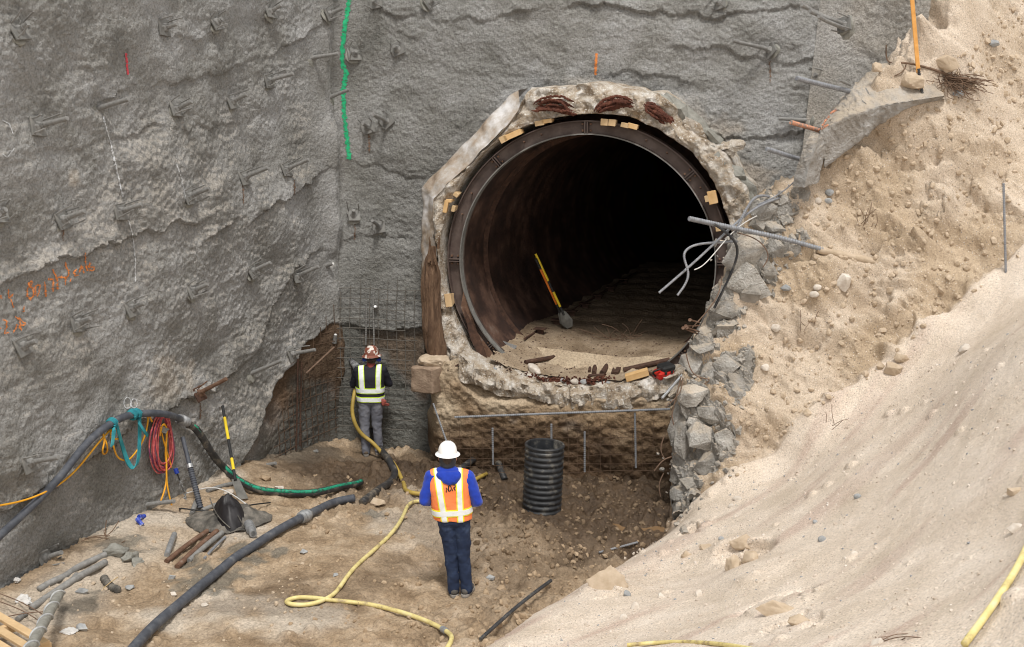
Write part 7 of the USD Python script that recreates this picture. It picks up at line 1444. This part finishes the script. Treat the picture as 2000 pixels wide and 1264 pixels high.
for i, (a, b, r, m, lab) in enumerate([(958, 1131, .06, 'stone_grey', 'pale grey stone right of the feet of the man in orange'), (655, 1125, .05, 'stone_grey', 'small grey stone left of the yellow hose'), (592, 1080, .06, 'stone_grey', 'grey stone right of the grey hose'), (163, 1229, .09, 'stone_grey', 'flat grey stone on the sand at the lower left'), (160, 1158, .08, 'stone_grey', 'grey flat stone beside the lower muddy tube'), (335, 1130, .06, 'stone_grey', 'grey stone below the scrap rods'), (400, 1183, .05, 'stone_pale', 'pale small stone beside the grey hose'), (253, 1150, .06, 'stone_grey', 'pale grey crust right of the torn hose'), (338, 1163, .05, 'stone_pale', 'pale stone on the dry sand in the foreground'), (446, 965, .10, 'stone_pale', 'pale stone under the spade'), (518, 937, .10, 'clod', 'orange brown clod at the wall foot right of the spade'), (545, 955, .08, 'stone_pale', 'pale stone at the foot of the wet wall'), (735, 985, .13, 'clod_dry', 'pale flat clod beside the dark hose end'), (790, 1012, .05, 'clod', 'small clod beside the yellow hose')]):
    P = FL.hit(a, b); v, f = rock(800 + i, (r, r * .8, r * .55), True, 2, .06); obj('stone' if 'clod' not in m else 'mud_clod', (v + P + np.array([0, 0, r * .25]), f), M[m], label=lab, cat='stone' if 'clod' not in m else 'clod', smooth=30)
bar_thing('rebar_rod', 'dark rod lying across the foot of the sand slope at the bottom', 'rebar', [FL.hit(938, 1258) + np.array([0, 0, .05]), FL.hit(1010, 1202) + np.array([0, 0, .10]), FL.hit(1076, 1150) + np.array([0, 0, .10])], .019, 'pipe_black')
bar_thing('rebar_rod', 'thin rod half buried in the mud beside the trench', 'rebar', [FL.hit(1170, 1085) + np.array([0, 0, .04]), FL.hit(1245, 1068) + np.array([0, 0, .06])], .014, 'rebar')
# scattered grains: clods on the cut face, gravel on the slope, clods in the mud
ico = [arr(trimesh.creation.icosahedron()) for _ in range(1)][0]
def scatter(name, surf, n, box_, keep, rmin, rmax, mat, lab, catg, seed, pw=2.5):
    rg = np.random.default_rng(seed); px = rg.uniform(box_[0], box_[1], n * 3); py = rg.uniform(box_[2], box_[3], n * 3); ms = []
    K = [(a, b) for a, b in zip(px, py) if keep(a, b, rg)][:n]
    V, F, o = [], [], 0
    for a, b in K:
        P = surf.hit(a, b); s_ = rmin + (rmax - rmin) * rg.uniform() ** pw; q = ico[0] * (1 + rg.uniform(-.28, .28, (12, 1))) * s_ * np.array([1, rg.uniform(.7, 1), rg.uniform(.5, .8)]); V.append(q @ rand_ax(rg) + P); F.append(ico[1] + o); o += 12
    obj(name, (np.vstack(V), np.vstack(F)), M[mat], label=lab, cat=catg, kind='stuff')
crl = lambda a: np.interp(a, [1300, 1450, 1600, 1700, 1800, 1900, 2000], [1050, 930, 805, 740, 655, 575, 490])
scatter('sand_clods', SB, 2000, (1380, 2000, 0, 940), lambda a, b, r: (b < crl(a)) and (b > 260 - (a - 1700) * .9) and a > np.interp(b, [0, 200, 400, 700, 1000], [1880, 1760, 1560, 1480, 1400]) and (r.uniform() < (.9 if b < 200 else .45)), .010, .060, 'clod_dry', 'crumbs and clods of dry sand lying on the cut face', 'clods', 11, 3)
scatter('slope_gravel', SB, 2200, (1020, 2000, 520, 1264), lambda a, b, r: (b > crl(a) + 8) and (b > 1264 - (a - 940) * .62) and (r.uniform() < math.exp(-(b - crl(a)) / 190) + .12), .006, .026, 'gravel', 'pale gravel scattered over the sand slope', 'gravel', 12, 3)
scatter('dark_gravel', SB, 800, (1020, 2000, 520, 1264), lambda a, b, r: (b > crl(a) + 8) and (b > 1264 - (a - 940) * .62) and (r.uniform() < math.exp(-(b - crl(a)) / 150) + .06), .006, .020, 'stone_grey', 'dark gravel scattered over the sand slope', 'gravel', 13, 3)
scatter('mud_clods', FL, 480, (560, 1300, 925, 1264), lambda a, b, r: a < np.interp(b, [925, 1040, 1264], [1300, 1290, 940]) and (b > 1060 or a < 880) and r.uniform() < (1 if a > 880 else .45), .010, .050, 'clod', 'lumps of trodden mud on the pit floor', 'clods', 14, 2.6)
scatter('wet_clods', FL, 520, (900, 1310, 925, 1110), lambda a, b, r: a < np.interp(b, [925, 1040, 1110], [1310, 1300, 1180]), .012, .055, 'clod_wet', 'dark wet lumps of earth round the corrugated pipe', 'clods', 16, 2.4)
scatter('dry_clods', FL, 220, (60, 620, 1010, 1264), lambda a, b, r: b > np.interp(a, [0, 300, 480], [1170, 1030, 960]), .008, .035, 'clod_dry', 'dry crumbs on the sand in the left foreground', 'clods', 15, 3)

# ================================================================== SPRAY PAINT ON THE WALLS
def wall_hit(px, py, walls):
    best = None
    for w in walls:
        P = w.hit(px, py); a, b, c_ = w.uvh(P)
        if abs(c_ - w.H(a, b)) < .06 and (best is None or P[1] < best[1]): best = P
    return P if best is None else best
def paint(name, pl, w, mat, parent, walls, seed=1, step=2.0, ragged=.45):
    p = np.asarray(pl, float); L = np.r_[0, np.cumsum(np.linalg.norm(np.diff(p, axis=0), axis=1))]; n = max(4, int(L[-1] / step)); s = np.linspace(0, L[-1], n)
    q = np.stack([np.interp(s, L, p[:, k]) for k in (0, 1)], 1); tn = np.gradient(q, axis=0); tn /= np.linalg.norm(tn, axis=1, keepdims=True) + 1e-9; nn = np.stack([-tn[:, 1], tn[:, 0]], 1)
    rg = np.random.default_rng(seed); ww = w * (1 + ragged * rg.uniform(-1, 1, (n, 2))); cols = (-1, -.4, .4, 1); V = []
    for c_ in cols:
        wc = ww[:, 0] if c_ < 0 else ww[:, 1]
        for i in range(n):
            a, b = q[i] + nn[i] * c_ * wc[i]; P = wall_hit(a, b, walls); d = ray(a, b); V.append(P - d / np.linalg.norm(d) * .012)
    k = len(cols); f = []
    for c_ in range(k - 1):
        for i in range(n - 1): f += [[c_ * n + i, c_ * n + i + 1, (c_ + 1) * n + i + 1], [c_ * n + i, (c_ + 1) * n + i + 1, (c_ + 1) * n + i]]
    f = np.array(f); V = np.array(V); keep = rg.uniform(0, 1, len(f)) > (.34 if ragged > .5 else .12) * np.where((np.arange(len(f)) // (2 * (n - 1))) == 1, .35, 1.5)
    f = f[keep]; us_ = np.unique(f); obj(name, (V[us_], np.searchsorted(us_, f)), M[mat], parent, smooth=True)
paint('green_paint_line', [(682, -4), (679, 20), (673, 55), (669, 85), (668, 115), (670, 128), (677, 142), (674, 158), (670, 175), (672, 215), (675, 250), (679, 280), (682, 312)], 4.2, 'green_paint', HWP, (LW, HW), 1)
paint('red_paint_tick', [(246, 104), (248, 122), (250, 146)], 2.0, 'paint_red', LWP, (LW,), 2)
paint('orange_paint_tick', [(1165, 104), (1164, 125), (1163, 147)], 2.4, 'paint_orange', HWP, (HW,), 3)
g = lambda *z: [(x / 5.746, 480 + y / 5.746) for x, y in z]
for i, st_ in enumerate([g((345, 395), (320, 440), (370, 475), (380, 560), (340, 600), (305, 560), (310, 480), (345, 450), (362, 410), (345, 395)), g((395, 560), (400, 450), (450, 440), (440, 520), (420, 570)), g((500, 405), (510, 480), (515, 575)), g((590, 265), (640, 370), (652, 495)), g((540, 370), (600, 385), (590, 515)), g((640, 360), (690, 350), (740, 360), (735, 445)),
    g((735, 185), (742, 230), (772, 290), (770, 340), (728, 362)), g((788, 365), (795, 405)), g((860, 262), (825, 300), (850, 342), (885, 322)), g((888, 300), (915, 215), (942, 310)), g((962, 80), (960, 180), (978, 285)), g((1012, 190), (990, 245), (1062, 240), (1040, 282), (1000, 270)), g((152, 540), (100, 592), (95, 490)), g((120, 600), (155, 695)), g((8, 555), (16, 595)), g((272, 675), (265, 745)),
    g((30, 825), (80, 850), (70, 920), (45, 990), (102, 970)), g((150, 975), (180, 920), (190, 880)), g((168, 800), (232, 830), (292, 880), (210, 905), (252, 955)), g((218, 800), (232, 935)), g((0, 920), (14, 930))]):
    paint('orange_paint_writing', st_, 1.9 if i < 12 else 1.5, 'paint_orange', LWP, (LW,), 10 + i, 1.6, .7)
for i, (st_, w) in enumerate([([(201, 228), (215, 275), (228, 330), (240, 385)], 1.8), ([(248, 420), (258, 455), (264, 500), (265, 550)], 1.0), ([(345, 320), (355, 350), (363, 390)], .9)]): paint('white_streak', st_, w, 'paint_white', LWP, (LW,), 40 + i, 2.5, .8)
for i, (a, b, l) in enumerate([(692, 428, 40), (390, 785, 34), (574, 352, 30), (474, 362, 36), (122, 440, 30), (720, 262, 36), (1503, 118, 44)]): paint('rust_run', [(a, b), (a + 1.5, b + l * .5), (a + 1, b + l)], 1.8, 'rebar_rust', LWP if a < 650 else HWP, (LW,) if a < 650 else (HW,), 70 + i, 2.2, .8)
circ = lambda cx, cy, rx, ry: [(cx + rx * math.cos(t), cy + ry * math.sin(t)) for t in np.linspace(0, 6.28, 16)]
for i, st_ in enumerate([circ(249, 787, 7, 11), circ(262, 788, 6, 9), [(5, 235), (18, 242), (26, 262)], [(5, 300), (14, 308), (28, 290)]]): paint('white_paint_mark', st_, .9, 'paint_white', LWP, (LW,), 50 + i, 1.8, .5)
